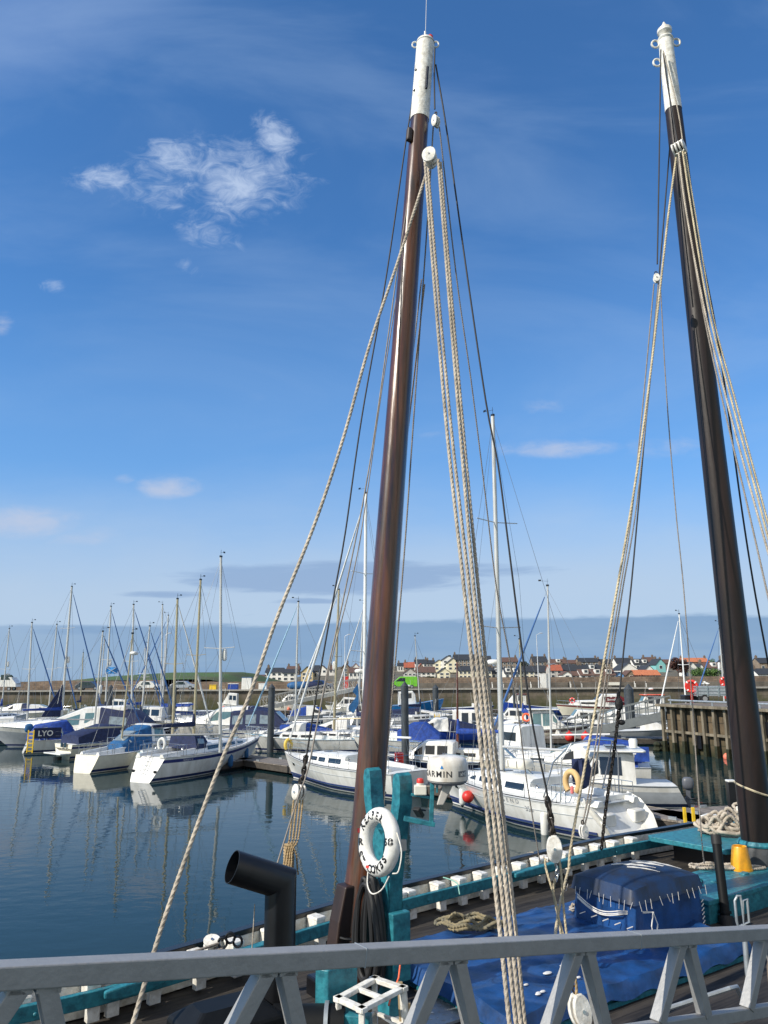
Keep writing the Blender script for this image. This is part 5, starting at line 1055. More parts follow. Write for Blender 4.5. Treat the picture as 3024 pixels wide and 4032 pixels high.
m7, h7 = motor('white cruiser with royal blue name dodger behind the arch of the nearest white yacht', at0(2260, 3085), 165, 7.6, 2.7, 1.0, 1.3, st=cr, win=crw, canopy=[(-.12, 1.1, .84, .66), (-.2, 1.25, .86, .66), (-.42, .8, .86, .7)], cm=royal, cwin=[('t', 0, .1, .9, .1, .9), ('s', 1, .1, .55, .4, .85)])
q = MB(); q.box((-3.0, 1.28, 1.65), (1.5, .05, .7)); dg = q.build('name_dodger', royal, m7); lettering('Nor', .42, lambda u, v: Vector((-2.4 - u, 1.315, 1.5 + v)), white, dg, .01)
m8, h8 = motor('white pilothouse boat with curved dark windscreen and domed hatch roof left of the timber pier', at0(2388, 3168), 171, 6.6, 2.6, .95, 1.35, st=[(.36, .1, .5, .4), (.20, .35, .74, .64), (.12, .45, .8, .7), (.05, 1.22, .80, .62), (-.12, 1.28, .80, .62), (-.18, 1.2, .72, .58)],
      win=[('t', 2, .06, .94, .06, .94, glass), ('s', 2, .3, .95, .35, .9, glass), ('s', 3, .05, .85, .30, .9, glass)], hat=(-.25, .12, 1.27, .92, white), hullm=hullgrey, stripe=(.05, .42), strp=white, eng=mat('grey outboard', (.11, .12, .14), .4), engs=1.0, boots=hullnavy, srake=.5)
q = MB(); q.box((-.5, 0, 2.46), (.9, .9, .05)); q.build('roof_hatch', glass, m8, bevel=.02)
q = MB(); q.lathe([(.17, 2.42), (.19, 2.72), (.15, 2.80)], 14); q.v = [v + Vector((-1.25, .3, 0)) for v in q.v]; q.build('radar_dome', white, m8, smooth=True)
# row of small craft along the foot of the quay, left
for k, (px, py, hd, L_, hm, lab) in enumerate(((60, 2828, 175, 8, white, 'white cabin boat with orange tarpaulin near the left edge under the quay'), (160, 2835, 10, 8, hullcream, 'low cream boat behind the big cruiser, left of the grey masts'), (470, 2822, 178, 7, hullnavy, 'navy boat with tiny white wheelhouse far back at the left'), (700, 2826, 182, 10, hullroyal, 'blue ketch hull with white gunwale beside the wide dark pile'),
                                      (600, 2872, 176, 9, hullnavy, 'navy-hulled motor sailer with white wheelhouse behind the gold boom'), (1375, 2812, 178, 7, cream, 'fishing boat with tan wheelhouse and red gear left of the big brown mast'), (1400, 2852, 4, 7.5, white, 'white day cruiser with arched windows left of the big brown mast'), (1240, 2848, 6, 6.5, hullgrey, 'grey motorboat under a navy tarpaulin beyond the dark pile'),
                                      (530, 2858, 8, 9.5, white, 'white motor yacht with grey liferaft behind the navy yacht'), (1310, 2930, 174, 8.2, hullcream, 'cream cruiser with round ports in front of the slim white mast'), (1150, 2950, 178, 7.2, white, 'white boat with blue deck and covered outboard near the yellow horseshoe'), (2420, 2870, 170, 6.5, white, 'white sports boat with clear screen behind the grey gangway'),
                                      (1700, 2922, 182, 8.2, hullroyal, 'low hull under a long royal blue cover right of the thickest pile'))):
    motor(lab, at0(px, py), hd, L_, .34 * L_, .9, 1.3, hullm=hm, st=(wheelhouse(.18, -.12, 1.35) if k in (2, 4, 5, 6) else cr), win=(whw if k in (2, 4, 5, 6) else crw), canopy=([(.12, .75, .7, .6), (-.15, 1.0, .8, .6), (-.45, .5, .8, .7)] if k in (0, 7, 10, 12, 8) else None), cm=(navy, royal, midb)[k % 3], eng=(black if k in (10, 7) else None), cwin=([('t', 0, .1, .9, .1, .9)] if k in (8, 0) else ()))
# saltire flag
p = A(438, 2640, 79); r = thing('flag', 'small blue flag with white diagonal cross flying beside a left mast', 'flag', p); q = MB(); q.tube([(-.55, 0, -1.6), (-.55, 0, .45)], .02, 5); q.build('flag_staff', white, r)
q = MB(); R = [[(-.5 + 1.1 * i / 8, .08 * sin(i * .9), z) for z in (-.32, .32)] for i in range(9)]; q.loft(R, closed=False); q.build('flag_cloth', hullblue, r, smooth=True)
q = MB()
for s in (1, -1): q.bar((-.48, -.09, -.3 * s), (.58, -.09, .3 * s), .02, .13, up=(0, 1, 0))
q.build('cross', white, r)
p = A(1422, 2800, 64); r = thing('flag', 'large limp blue flag hanging close left of the big brown mast', 'flag', p); q = MB(); q.tube([(.2, 0, -1.2), (-.25, 0, 2.4)], .03, 5); q.build('flag_staff', white, r)
q = MB(); q.loft([[(-.2 + .35 * sin(j * 1.3) * i / 5 - .5 * i / 5, .06 * cos(j + i), 2.3 - j * .35 - i * .15) for j in range(6)] for i in range(6)], closed=False); q.build('flag_cloth', midb, r, smooth=True)
r_, h_, f_, t_ = roots[283]; a_, c_ = f_.lerp(t_, .02), f_.lerp(t_, .26); q = MB(); q.loft([[a_ + Vector((-.1, 0, 0)), a_ + Vector((-2.2, .1, .1)), c_ + Vector((-.12, 0, 0))], [a_ + Vector((-.1, .06, 0)), a_ + Vector((-2.2, .16, .1)), c_ + Vector((-.12, .05, 0))]]); q.build('bagged_sail', navy, r_)
for k, (px, hd_) in enumerate(((2775, .4), (2788, 2.6))):
    p = A(px, 2745, 59.3); p.z = TOP + 1.34; q = MB(); q.tube([(-.20, 0, .16), (-.10, 0, .15), (0, 0, .17), (.10, 0, .20), (.14, 0, .27), (.17, 0, .31), (.20, 0, .31), (.27, 0, .30)], [.008, .05, .075, .06, .032, .036, .03, .006], 8)
    for s in (-1, 1): q.tube([(.0, s * .03, .12), (.0, s * .03, 0), (.04, s * .03, 0)], .006, 4)
    q.v = [Matrix.Rotation(hd_, 3, 'Z') @ v + p for v in q.v]; tag(q.build('gull', white, smooth=True), ('left' if k == 0 else 'right') + ' white gull standing on the rim of the trailer on the pier', 'gull')
# yellow ladders on pontoons
def ladder(label, px, py, D, hgt, w=.4, n=6):
    c = A(px, py, D); r = thing('safety_ladder', label, 'ladder', c)
    for s in (-1, 1): q = MB(); q.box((s * w / 2, 0, hgt / 2), (.07, .07, hgt)); q.build('side_rail', yellow, r)
    for i in range(n): q = MB(); q.box((0, 0, (i + .5) * hgt / n), (w, .05, .06)); q.build('rung', yellow, r)
ladder('yellow ladder standing in the water in front of the large motor cruiser', 116, 2965, 58, 1.6)
ladder('yellow ladder on the pontoon behind the black outboard', 1722, 2905, 70, 2.0)
ladder('yellow ladder on the pontoon at the stern of the wheelhouse cruiser', 2143, 2910, 68, 1.6)
q = W(2706, 3250, .5)
for px, lab in ((2700, 'left yellow post at the pontoon edge wrapped in black chain'), (2734, 'right yellow post at the pontoon edge')):
    c = W(px, 3256, .5); b = MB(); b.box((0, 0, .25), (.10, .09, .75)); b.v = [v + c for v in b.v]; tag(b.build('yellow_post', yellow, bevel=.01), lab, 'post')
c = W(2888, 3200, .5); b = MB(); b.box((0, 0, .55), (.27, .27, 1.1)); b.box((0, 0, 1.13), (.30, .30, .07), mi=1); b.v = [v + c for v in b.v]; tag(b.build('power_post', [black, white], bevel=.02), 'black square pontoon post with white cap left of the black mast', 'post')
c = W(1572, 3052, .5); b = MB(); b.box((0, 0, .55), (.45, .35, 1.1)); b.v = [v + c for v in b.v]; tag(b.build('fire_point', red, bevel=.02), 'red fire point box on the pontoon beside the thickest pile', 'box')
# ---------------- the old sailing lugger -----------------------------------
SO = Vector((-.41, 10.77, 0)); SU = Vector((.826, .564, 0)).normalized(); SN = Vector((-SU.y, SU.x, 0)); SRZ = atan2(SU.y, SU.x); DZ = 1.6
SM = Matrix.Translation(SO) @ Matrix.Rotation(SRZ, 4, 'Z'); SI = SM.inverted()
def Sl(p): return SI @ Vector(p)
def Sw(x, y, z): return SM @ Vector((x, y, z))
ship = thing('sailing_lugger', 'old teal and white wooden lugger with dark deck, brown foremast and black mizzen mast', 'fishing boat', SO, SRZ)
deckm = plank_mat('dark deck planks', (.012, .010, .009), (.048, .041, .034), .13, 0, rough=.75, gap=.05)
varn = mat('varnished brown mast', (.085, .028, .011), .28, var=.5, scale=8, bump=.25, bscale=16, coat=.5, col2=(.016, .007, .005), stretch=(1, 1, .07))
blackspar = mat('black mizzen spar', (.020, .012, .010), .42, var=.5, scale=1.6, bump=.3, bscale=9, coat=.0, spec=.35, col2=(.010, .009, .009), stretch=(1, 1, .3))
tarp = mat('blue tarpaulin', (.009, .058, .20), .42, var=.35, scale=2.6, bump=.6, bscale=6, col2=(.007, .030, .095))
rail_px = [(244, 3935), (456, 3880), (800, 3781), (1152, 3673), (1381, 3604), (1598, 3539), (2000, 3438), (2400, 3338), (2687, 3286)]
far = [Sl(W(*p, 2.0)) for p in rail_px]; far = [Vector((p.x, p.y, 0)) for p in far]
far = [Vector((-9.3, -.9, 0)), Vector((-7.6, .25, 0)), Vector((-5.6, .85, 0))] + [p for p in far if p.x > -4.6] + [Vector((11.5, far[-1].y - .1, 0)), Vector((13.2, far[-1].y - .9, 0)), Vector((14.0, .2, 0))]
near = [Vector((-9.3, -.9, 0)), Vector((-7.6, -2.1, 0)), Vector((-5.6, -3.4, 0)), Vector((-2, -3.95, 0)), Vector((3, -4.1, 0)), Vector((8, -3.7, 0)), Vector((11.5, -2.2, 0)), Vector((13.2, -.9, 0)), Vector((14.0, .2, 0))]
FR = catmull(far, .25); NR = catmull(near, .25)
def off(line, d):
    out = []
    for i, p in enumerate(line):
        t = (line[min(i + 1, len(line) - 1)] - line[max(i - 1, 0)]).normalized(); out.append(p + Vector((-t.y, t.x, 0)) * d)
    return out
def sheer(x): return .28 * max(0, -(x + 2) / 7) ** 1.6
# hull
outl = off(FR, .42); outn = off(NR, -.1)
b = MB()
for line in (outl, outn):
    k = 1 if line is outl else -1; c_ = [Vector((p.x, -.5, 0)) for p in line]
    b.loft([[p + Vector((0, 0, 2.02 + sheer(p.x))), p + Vector((0, 0, 1.2)), p.lerp(c_[i], .06) + Vector((0, 0, .3)), p.lerp(c_[i], .2) + Vector((0, 0, -.6))] for i, p in enumerate(line)], closed=False, cap=False)
b.build('hull', black, ship, smooth=True)
b = MB(); m_ = 40
def at_x(line, x):
    for i in range(len(line) - 1):
        if line[i].x <= x <= line[i + 1].x: t = (x - line[i].x) / (line[i + 1].x - line[i].x + 1e-9); return line[i].y + (line[i + 1].y - line[i].y) * t
    return line[-1].y if x > line[-1].x else line[0].y
R = []
for i in range(m_ + 1):
    x = -8.9 + 22.6 * i / m_; yf, yn = at_x(outl, x), at_x(NR, x); R.append([(x, yn + (yf - .06 - yn) * q / 6, DZ + sheer(x) + .04 * sin(pi * q / 6)) for q in range(7)])
b.loft(R, closed=False, cap=False); b.build('deck', deckm, ship, smooth=True)
def strip(line, d0, d1, z0, z1, name, m, smooth=False, bevel=.008):
    a, c = off(line, d0), off(line, d1); q = MB(); q.loft([[Vector((p.x, p.y, z0 + sheer(p.x))), Vector((r.x, r.y, z0 + sheer(p.x))), Vector((r.x, r.y, z1 + sheer(p.x))), Vector((p.x, p.y, z1 + sheer(p.x)))] for p, r in zip(a, c)]); return q.build(name, m, ship, bevel=bevel, smooth=30)
strip(FR, -.035, .045, 1.83, 2.0, 'bulwark_rail', teal); strip(FR, .30, .34, 1.62, 2.05, 'bulwark_planking', wpaint); strip(FR, .29, .44, 2.052, 2.12, 'capping_rail', black)
strip(NR, -.045, .035, 1.80, 2.0, 'bulwark_rail', teal); strip(NR, -.44, -.28, 2.052, 2.12, 'capping_rail', black)
# stanchions
def resample(line, s0, step):
    out = []; acc = -s0
    for i in range(len(line) - 1):
        acc += (line[i + 1] - line[i]).length
        if acc >= 0: out.append((line[i + 1], (line[i + 1] - line[i]).normalized())); acc -= step
    return out
for (line, sg, step) in ((FR, 1, .52), (NR, -1, .6)):
    for p, t in resample(line, .3, step):
        if p.x > 9.3 or p.x < -8.5: continue
        n_ = Vector((-t.y, t.x, 0)) * sg; c = p + n_ * .165; a = atan2(t.y, t.x); z = sheer(p.x); b = MB()
        b.box((c.x, c.y, 1.935 + z), (.17, .22, .21), a); b.box((c.x, c.y, 2.06 + z), (.19, .25, .04), a, taper=.9); c2 = p + n_ * .07; b.box((c2.x, c2.y, DZ + .03 + z + .12), (.15, .10, .20), a)
        b.build('stanchion', wpaint, ship, bevel=.01)
for x in (-5.2, -3.6, .9, 2.7, 4.6, 6.3, 8.1):
    y = at_x(FR, x); b = MB(); b.ell((x, y - .045, 1.9 + sheer(x)), (.025, .015, .025), 8, 5); b.build('bolt', teal, ship)
def cleatbar(x0, x1, name='belaying_timber'):
    y0, y1 = at_x(FR, x0) - .12, at_x(FR, x1) - .12; z = 1.98 + sheer((x0 + x1) / 2)
    b = MB(); n = 8; R = []
    for i in range(n + 1):
        u = i / n; k = 1 - .45 * abs(2 * u - 1) ** 3; x = x0 + (x1 - x0) * u; y = y0 + (y1 - y0) * u; R.append([(x, y - .06 * k, z - .09 * k), (x, y + .06 * k, z - .09 * k), (x, y + .06 * k, z + .05 * k), (x, y - .06 * k, z + .05 * k)])
    b.loft(R); b.build(name, teal, ship, bevel=.02)
cleatbar(Sl(W(2040, 3445, 2)).x, Sl(W(2330, 3375, 2)).x); cleatbar(Sl(W(415, 3915, 2)).x, Sl(W(660, 3850, 2)).x); cleatbar(Sl(W(860, 3775, 2)).x, Sl(W(1110, 3690, 2)).x)
# masts -------------------------------------------------------------------
def mast_tube(name, base, tip, prof, m, parent=ship, n=28):
    q = MB(); base, tip = Vector(base), Vector(tip); K = 40; pts = []; rr = []
    for i in range(K + 1):
        u = i / K; pts.append(base.lerp(tip, u)); j = 0
        while prof[j + 1][0] < u: j += 1
        (u0, r0), (u1, r1) = prof[j], prof[j + 1]; rr.append(r0 + (r1 - r0) * (u - u0) / (u1 - u0))
    q.tube(pts, rr, n); return q.build(name, m, parent, smooth=True)
fb = Vector((0, 0, DZ - .1)); tipw = A(1675, 172, 11.6); ft = Sl(tipw)
def frac_at(base, tip, py):
    lo, hi = .5, 1.
    for _ in range(30):
        m_ = (lo + hi) / 2
        if proj(SM @ Vector(base).lerp(Vector(tip), m_))[1] > py: lo = m_
        else: hi = m_
    return lo
UW = frac_at(fb, ft, 468)                                                   # where the white masthead starts
fore = mast_tube('foremast', fb, fb.lerp(ft, UW), [(0, .26), (.09, .25), (.16, .208), (1, .155)], varn)
whead = mast_tube('masthead', fb.lerp(ft, UW - .002), ft, [(0, .163), (1, .155)], wpaint, fore)
def near_mast(base, tip, u, ang, r): # point on the mast surface, ang measured from -Y world (towards camera), + to the right
    d = (tip - base).normalized(); c = base.lerp(tip, u); return c
b = MB(); b.T = Matrix.Translation(ft); b.lathe([(.165, 0), (.15, .05), (.06, .1), (.01, .12)], 20); b.build('mast_cap', wpaint, whead, smooth=True)
for s in (-1, 1):
    b = MB(); c = ft + Vector((.19 * s * .8, -.19 * s * .56, -.02)); b.tube([c + Vector((.05 * cos(a) * .8, -.05 * cos(a) * .56, .06 * sin(a))) for a in [2 * pi * i / 12 for i in range(12)]], .014, 6, closed=True); b.build('eye_bolt', wpaint, whead, smooth=True)
b = MB(); b.tube([ft + Vector((0, 0, .1)), ft + Vector((.1, .05, 1.4))], .006, 5); b.tube([ft + Vector((0, 0, .1)), ft + Vector((0, 0, .25))], .02, 6); b.build('aerial', postw, whead)
b = MB(); b.lathe([(.05, 0), (.05, .07), (.03, .1)], 10); b.v = [v + ft + Vector((.09, -.03, .1)) for v in b.v]; b.build('red_light', red, whead, smooth=True)
# sheave slot in the white masthead, facing the camera
def on_mast(u, px_off, base, tip, r, lift=0.):
    c = SM @ base.lerp(tip, u); view = (c - Vector((0, 0, EYE))); view.z = 0; view.normalize(); side = Vector((view.y, -view.x, 0)); k = max(-.98, min(.98, px_off)); return SI @ (c + side * r * k - view * (r * sqrt(1 - k * k) + lift))
for (u0, u1, k, nm) in ((frac_at(fb, ft, 375), frac_at(fb, ft, 290), .45, 'sheave_slot'),):
    b = MB(); b.bar(on_mast(u0, k, fb, ft, .17), on_mast(u1, k, fb, ft, .165), .05, .03); b.build(nm, black, whead)
b = MB()
for u in (frac_at(fb, ft, 372), frac_at(fb, ft, 292)): b.ell(on_mast(u, -.75, fb, ft, .17), (.02, .02, .025), 8, 5)
b.build('bolt', black, whead)
b = MB(); b.bar(on_mast(frac_at(fb, ft, 575), -.8, fb, ft, .19, .02), on_mast(frac_at(fb, ft, 525), -.8, fb, ft, .185, .02), .09, .1); b.build('cleat', mat('dark brown cleat', (.04, .03, .03), .6), fore, bevel=.03)
b = MB(); b.tube([Vector((.30 * cos(a), .30 * sin(a), 2.42 - .05 * cos(a + 2.2))) for a in [2 * pi * i / 20 for i in range(20)]], .018, 6, closed=True); b.build('mast_lashing', black, fore, smooth=True)
b = MB(); b.box((0, 0, DZ + .1), (.9, .9, .28)); b.build('mast_partner', black, ship, bevel=.03)
b = MB(); b.loft([[(-x, -.12, z), (-x, .12, z), (.1, .12, z), (.1, -.12, z)] for x, z in ((.36, DZ), (.35, DZ + .62), (.30, DZ + .95), (.20, DZ + 1.35))]); b.build('mast_wedge', mat('dark foot timber', (.028, .014, .010), .5, var=.4, scale=5, stretch=(1, 1, .2)), fore, bevel=.02)
mb_ = Sl(Vector((7.27, 16.0, 0))); mb_.z = 1.95; mt = Sl(A(2620, 160, 15.8)); UM = frac_at(mb_, mt, 430)
miz = mast_tube('mizzen_mast', mb_, mb_.lerp(mt, UM), [(0, .31), (.08, .30), (1, .185)], blackspar)
mh = mast_tube('masthead', mb_.lerp(mt, UM - .002), mt, [(0, .192), (1, .165)], wpaint, miz)
b = MB(); b.T = Matrix.Translation(mt); b.lathe([(.17, -.02), (.19, .02), (.17, .06), (.09, .1), (.10, .14), (.17, .22), (.17, .30), (.06, .42), (.02, .52)], 20); b.build('finial', wpaint, mh, smooth=True)
for dx_, dz_ in ((-.25, -.1), (.26, -.05), (-.25, -.62)):
    b = MB(); c = mt + SI.to_3x3() @ Vector((dx_, 0, dz_)); b.tube([c + SI.to_3x3() @ Vector((.09 * cos(a), 0, .10 * sin(a))) for a in [2 * pi * i / 12 for i in range(12)]], .025, 6, closed=True); b.build('eye_bolt', wpaint, mh, smooth=True)
b = MB(); b.T = Matrix.Translation((mb_.x, mb_.y, 1.9)); b.lathe([(.42, 0), (.40, .35), (.37, .42)], 24); b.build('lead_collar', mat('lead sheet', (.055, .06, .065), .6, var=.4, scale=3, bump=.6, bscale=5), miz, smooth=True)
b = MB(); b.T = Matrix.Translation((mb_.x, mb_.y, 2.32)); b.lathe([(.39, 0), (.40, .03), (.36, .09), (.33, .09)], 24); b.build('teal_band', teal, miz, smooth=True)
b = MB(); b.tube([Vector((mb_.x + .33 * cos(a), mb_.y + .33 * sin(a), 3.35 - .12 * cos(a + 1.))) for a in [2 * pi * i / 20 for i in range(20)]], .022, 6, closed=True); b.build('rope_lashing', ropec, miz, smooth=True)
# crutch -------------------------------------------------------------------
cx, cy = .02, -.74
prof = [(-.17, 0), (-.17, 1.1), (-.20, 1.5), (-.27, 1.85), (-.35, 2.15), (-.44, 2.45), (-.455, 2.70), (-.43, 2.79), (-.365, 2.82), (-.30, 2.79), (-.28, 2.70), (-.26, 2.50), (-.21, 2.27), (-.12, 2.12), (0, 2.06), (.12, 2.12), (.21, 2.27), (.26, 2.50), (.28, 2.70), (.30, 2.79), (.365, 2.82), (.43, 2.79), (.455, 2.70), (.44, 2.45), (.35, 2.15), (.27, 1.85), (.20, 1.5), (.17, 1.1), (.17, 0)]
b = MB()
# build as ruled strips from a centre spine so that the fork stays clean
def yz(poly, x0, x1):
    bm = bmesh.new(); vs = [bm.verts.new((x0, y, z)) for y, z in poly]; f = bm.faces.new(vs); bmesh.ops.triangulate(bm, faces=[f]); vv = [tuple(v.co) for v in bm.verts]; ff = [tuple(v.index for v in f.verts) for f in bm.faces]
    bm.verts.index_update(); ff = [tuple(v.index for v in f.verts) for f in bm.faces]; bm.free(); n = len(vv)
    b.add(vv, ff); b.add([(x1, y, z) for _, y, z in vv], [tuple(reversed(f)) for f in ff]); b.loft([[(x0, y, z) for y, z in poly], [(x1, y, z) for y, z in poly]], cap=False)
yz([(cy + y, DZ + z) for y, z in [(y_ * .9, z_) for y_, z_ in prof]], cx - .095, cx + .095)
crutch = b.build('mast_crutch', teal, ship, bevel=.018)
b = MB(); b.box((cx + .0, cy - .23, DZ + .85), (.26, .12, .75)); b.build('crutch_cheek', teal, crutch, bevel=.015)
b = MB(); b.box((cx + .0, cy - .30, DZ + 1.98), (.10, .08, .13)); b.build('junction_box', mat('grey junction box', (.45, .45, .43), .5), crutch, bevel=.01)
# hose coils hanging on the crutch
for k in range(6):
    rnd = random.Random(k); b = MB(); x = cx - .20 - .05 * (k % 3); w_ = .10 + .03 * k; y0 = cy + .02 + rnd.uniform(-.05, .05); top_ = DZ + 1.62 - .02 * k; bot = DZ + .35 + .12 * rnd.random()
    pts = [(x, y0 + w_ * sin(a) * (1 - .35 * cos(a)), (top_ + bot) / 2 + (top_ - bot) / 2 * cos(a)) for a in [2 * pi * i / 28 for i in range(28)]]
    b.tube(pts, .030 + .006 * (k % 2), 8, closed=True); o = b.build('hose', rubber, smooth=True, origin=(0, 0, 0)); o.matrix_world = SM; tag(o, ('black rubber hose loop hanging on the teal crutch, ' + ('innermost narrow loop', 'second loop from the middle', 'third, slightly thicker loop', 'fourth loop hanging behind', 'fifth wide loop', 'outermost widest loop')[k]), 'hose', 'hoses hung on the teal crutch')
# hatch with tarpaulin ------------------------------------------------------
hx0, hx1, hy0, hy1 = .75, 5.35, -2.1, .70
b = MB(); b.box(((hx0 + hx1) / 2, (hy0 + hy1) / 2, 1.70), (hx1 - hx0, hy1 - hy0, .26)); hc = b.build('hatch_coaming', teal, ship, bevel=.015)
b = MB(); b.box(((hx0 + hx1) / 2, hy0 - .02, 1.665), (hx1 - hx0 + .04, .05, .06)); b.build('coaming_bead', teal, hc)
b = MB(); nx, ny = 90, 54; vs = []
for j in range(ny + 1):
    for i in range(nx + 1):
        u, v = i / nx, j / ny; x = hx0 - .16 + (hx1 - hx0 + .32) * u; y = hy0 - .16 + (hy1 - hy0 + .32) * v
        ex = max(hx0 - x, x - hx1, 0); ey = max(hy0 - y, y - hy1, 0); e = max(ex, ey)
        n_ = noise.noise(Vector((x * .9, y * .9, 0))) * .035 + noise.noise(Vector((x * 3, y * 3, 5))) * .008 + .030 * (1 - abs(noise.noise(Vector((x * .9 + y * .5, y * 1.1, 2))))) ** 9 + .016 * (1 - abs(noise.noise(Vector((x * 2.2 - y, y * 1.9 + x, 7))))) ** 8
        z = 1.86 + .03 * sin(pi * min(1, max(0, (y - hy0) / (hy1 - hy0)))) + n_
        if e > 0: z -= 1.1 * e + .025 * sin(x * 9 + y * 7); q_ = .16 - e; x = x + (ex > 0) * (1 if x > 1 else -1) * (-e * .55); y = y + (ey > 0) * (1 if y > 0 else -1) * (-e * .55)
        vs.append((x, y, z))
b.add(vs, [(j * (nx + 1) + i, j * (nx + 1) + i + 1, (j + 1) * (nx + 1) + i + 1, (j + 1) * (nx + 1) + i) for j in range(ny) for i in range(nx)])
o = b.build('tarpaulin', tarp, smooth=True, origin=(0, 0, 0), fix=False); o.matrix_world = SM; tag(o, 'large crumpled blue tarpaulin spread over the low hatch of the lugger', 'tarpaulin')
splat = mat('bird droppings', (.7, .7, .68), .8)
tpo = o; rnd = random.Random(4)
for _ in range(10):
    x, y = rnd.uniform(1.2, 2.4), rnd.uniform(-1.9, -1.3); r = rnd.uniform(.012, .045); b = MB(); b.ell((x, y, 1.915), (r * 1.8, r, .012), 8, 4); b.build('bird_dropping', splat, tpo)
# blue laced box
BX = 4.80; BY = -.64; HX = .80; HY = .57
b = MB(); R = []
for (z, k) in ((1.62, 1.05), (1.9, 1.02), (2.25, .99), (2.43, .98)): R.append([(BX + sx * HX * k + .02 * sin(z * 9 + i), BY + sy * HY * k, z) for i, (sx, sy) in enumerate([(-1, -1), (-.3, -1.0), (.3, -1.0), (1, -1), (1, 0), (1, 1), (0, 1), (-1, 1), (-1, 0)])])
b.loft(R, cap=False); bx = thing('covered_box', 'bright blue canvas-covered companion box laced with white cord, dark stained domed top', 'box', SM @ Vector((BX, BY, 1.6)), SRZ); sh_ = Vector((-BX, -BY, -1.6))
b.v = [v + sh_ for v in b.v]; b.build('canvas_side', tarp, bx, smooth=30, bevel=.02)
topm = mat('stained blue top', (.007, .028, .085), .55, var=.3, scale=2.4, bump=.3, bscale=8, col2=(.014, .016, .022))
b = MB(); nx, ny = 24, 18; vs = []
for j in range(ny + 1):
    for i in range(nx + 1):
        u, v = 2 * i / nx - 1, 2 * j / ny - 1; e = max(abs(u), abs(v)); dome = (1 - abs(u) ** 2.2) * (1 - abs(v) ** 2.2); z = 2.50 + .16 * dome ** .8 + .008 * noise.noise(Vector((u * 3, v * 3, 1)))
        if e > .97: z = 2.33; u *= 1.0; v *= 1.0
        vs.append((u * (HX + .06), v * (HY + .06), z - 1.6))
b.add(vs, [(j * (nx + 1) + i, j * (nx + 1) + i + 1, (j + 1) * (nx + 1) + i + 1, (j + 1) * (nx + 1) + i) for j in range(ny) for i in range(nx)])
b.build('canvas_top', topm, bx, smooth=50)
cordm = mat('white cord', (.72, .70, .66), .8)
def lace(P, r, *_):
    b = MB(); b.tube(P, r, 5); b.build('lace', cordm, bx)
for (ax, ay, bx_, by_) in ((-1, -1, -1, 1), (-1, -1, 1, -1)):
    for i in range(11):
        u = (i + .5 + random.uniform(-.25, .25)) / 11; x = (ax + (bx_ - ax) * u) * (HX + .075); y = (ay + (by_ - ay) * u) * (HY + .075); lace([(x, y, .78), (x * .995 + (random.uniform(0, .06) if ay == by_ else 0), y + (0 if ay == by_ else random.uniform(0, .06)), .65 + random.uniform(-.02, .03))], .0042, 5)
for i in range(9): z = .08 + i * .06; lace([(HX + .02, -HY - .02, z), (HX - .05, -HY - .03, z - .03)], .008, 5)
for i in range(6): x = -HX + .1 + i * .14; lace([(-HX - .12, -HY + .05 + i * .0 + .22 * i, .42), (-HX - .03, -HY + .02 + .22 * i, .44)], .008, 5)
for dz_ in (0, .03, .05): lace([(-HX - .085, HY * .75 - u * 1.36 * HY, .68 - dz_ - (.10) * sin(pi * u) - .07 * u) for u in [i / 14 for i in range(15)]] + [(-HX * .6, -HY - .09, .60)], .008, 5)
for s in (-1, 1): lace([(-HX * .62, -HY - .09, .60), (-HX * .62 + .07 * s, -HY - .10, .43), (-HX * .62 + .03 * s, -HY - .10, .27)], .009, 5)
b = MB(); rnd = random.Random(11)
for k in range(7):
    x, y = rnd.uniform(-.3, .5), rnd.uniform(-.2, .4); pts = []
    for q in range(6): xx, yy_ = x + q * .06, y - q * .075; uu, vv = xx / (HX + .06), yy_ / (HY + .06); pts.append((xx, yy_, .907 + .16 * max(0, (1 - abs(uu) ** 2.2) * (1 - abs(vv) ** 2.2)) ** .8))
    b.tube(pts, [.006, .012, .006, .01, .004, .003], 5)
b.build('bird_streaks', splat, bx)
# teal deck boxes -----------------------------------------------------------
def tealbox(name, x0, x1, y0, y1, z0, z1, lip=.06):
    b = MB(); b.box(((x0 + x1) / 2, (y0 + y1) / 2, (z0 + z1 - .08) / 2), (x1 - x0, y1 - y0, z1 - .08 - z0)); b.box(((x0 + x1) / 2, (y0 + y1) / 2, z1 - .038), (x1 - x0 + lip, y1 - y0 + lip, .075)); return b.build(name, teal, ship, bevel=.012)
tealbox('companion_bench', 6.15, 9.9, -.95, .28, DZ, 2.0)
b = MB(); b.prism([(9.05, .55), (9.6, .42), (13.0, .35), (13.0, 2.1), (9.0, 2.35), (8.9, 2.2)], 2.06, 2.16); b.build('aft_platform', teal, ship, bevel=.012)
b = MB(); b.prism([(9.5, .75), (12.6, .7), (12.6, 1.9), (9.5, 2.1)], DZ, 2.05); b.build('platform_support', black, ship)
for (x, y) in [(Sl(W(px_, py_, 2.3)).x, Sl(W(px_, py_, 2.3)).y) for px_, py_ in ((2800, 3232), (2938, 3196))]:
    b = MB(); b.box((x, y, 2.3), (.42, .36, .26), .2, taper=.9); b.build('bitt', wpaint, ship, bevel=.02)
for px, py in ((2800, 3545), (2912, 3510)):
    c = Sl(W(px, py + 30, DZ)); b = MB(); R = [(0, 0), (.10, .42), (.22, .44), (.34, .30), (.55, .16), (.8, .10), (.8, 0)]
    b.loft([[(c.x + q * 1.0, c.y + s - q * .15, DZ + z) for q, z in R] for s in (-.06, .06)]); b.build('knee_bracket', teal, ship, bevel=.015)
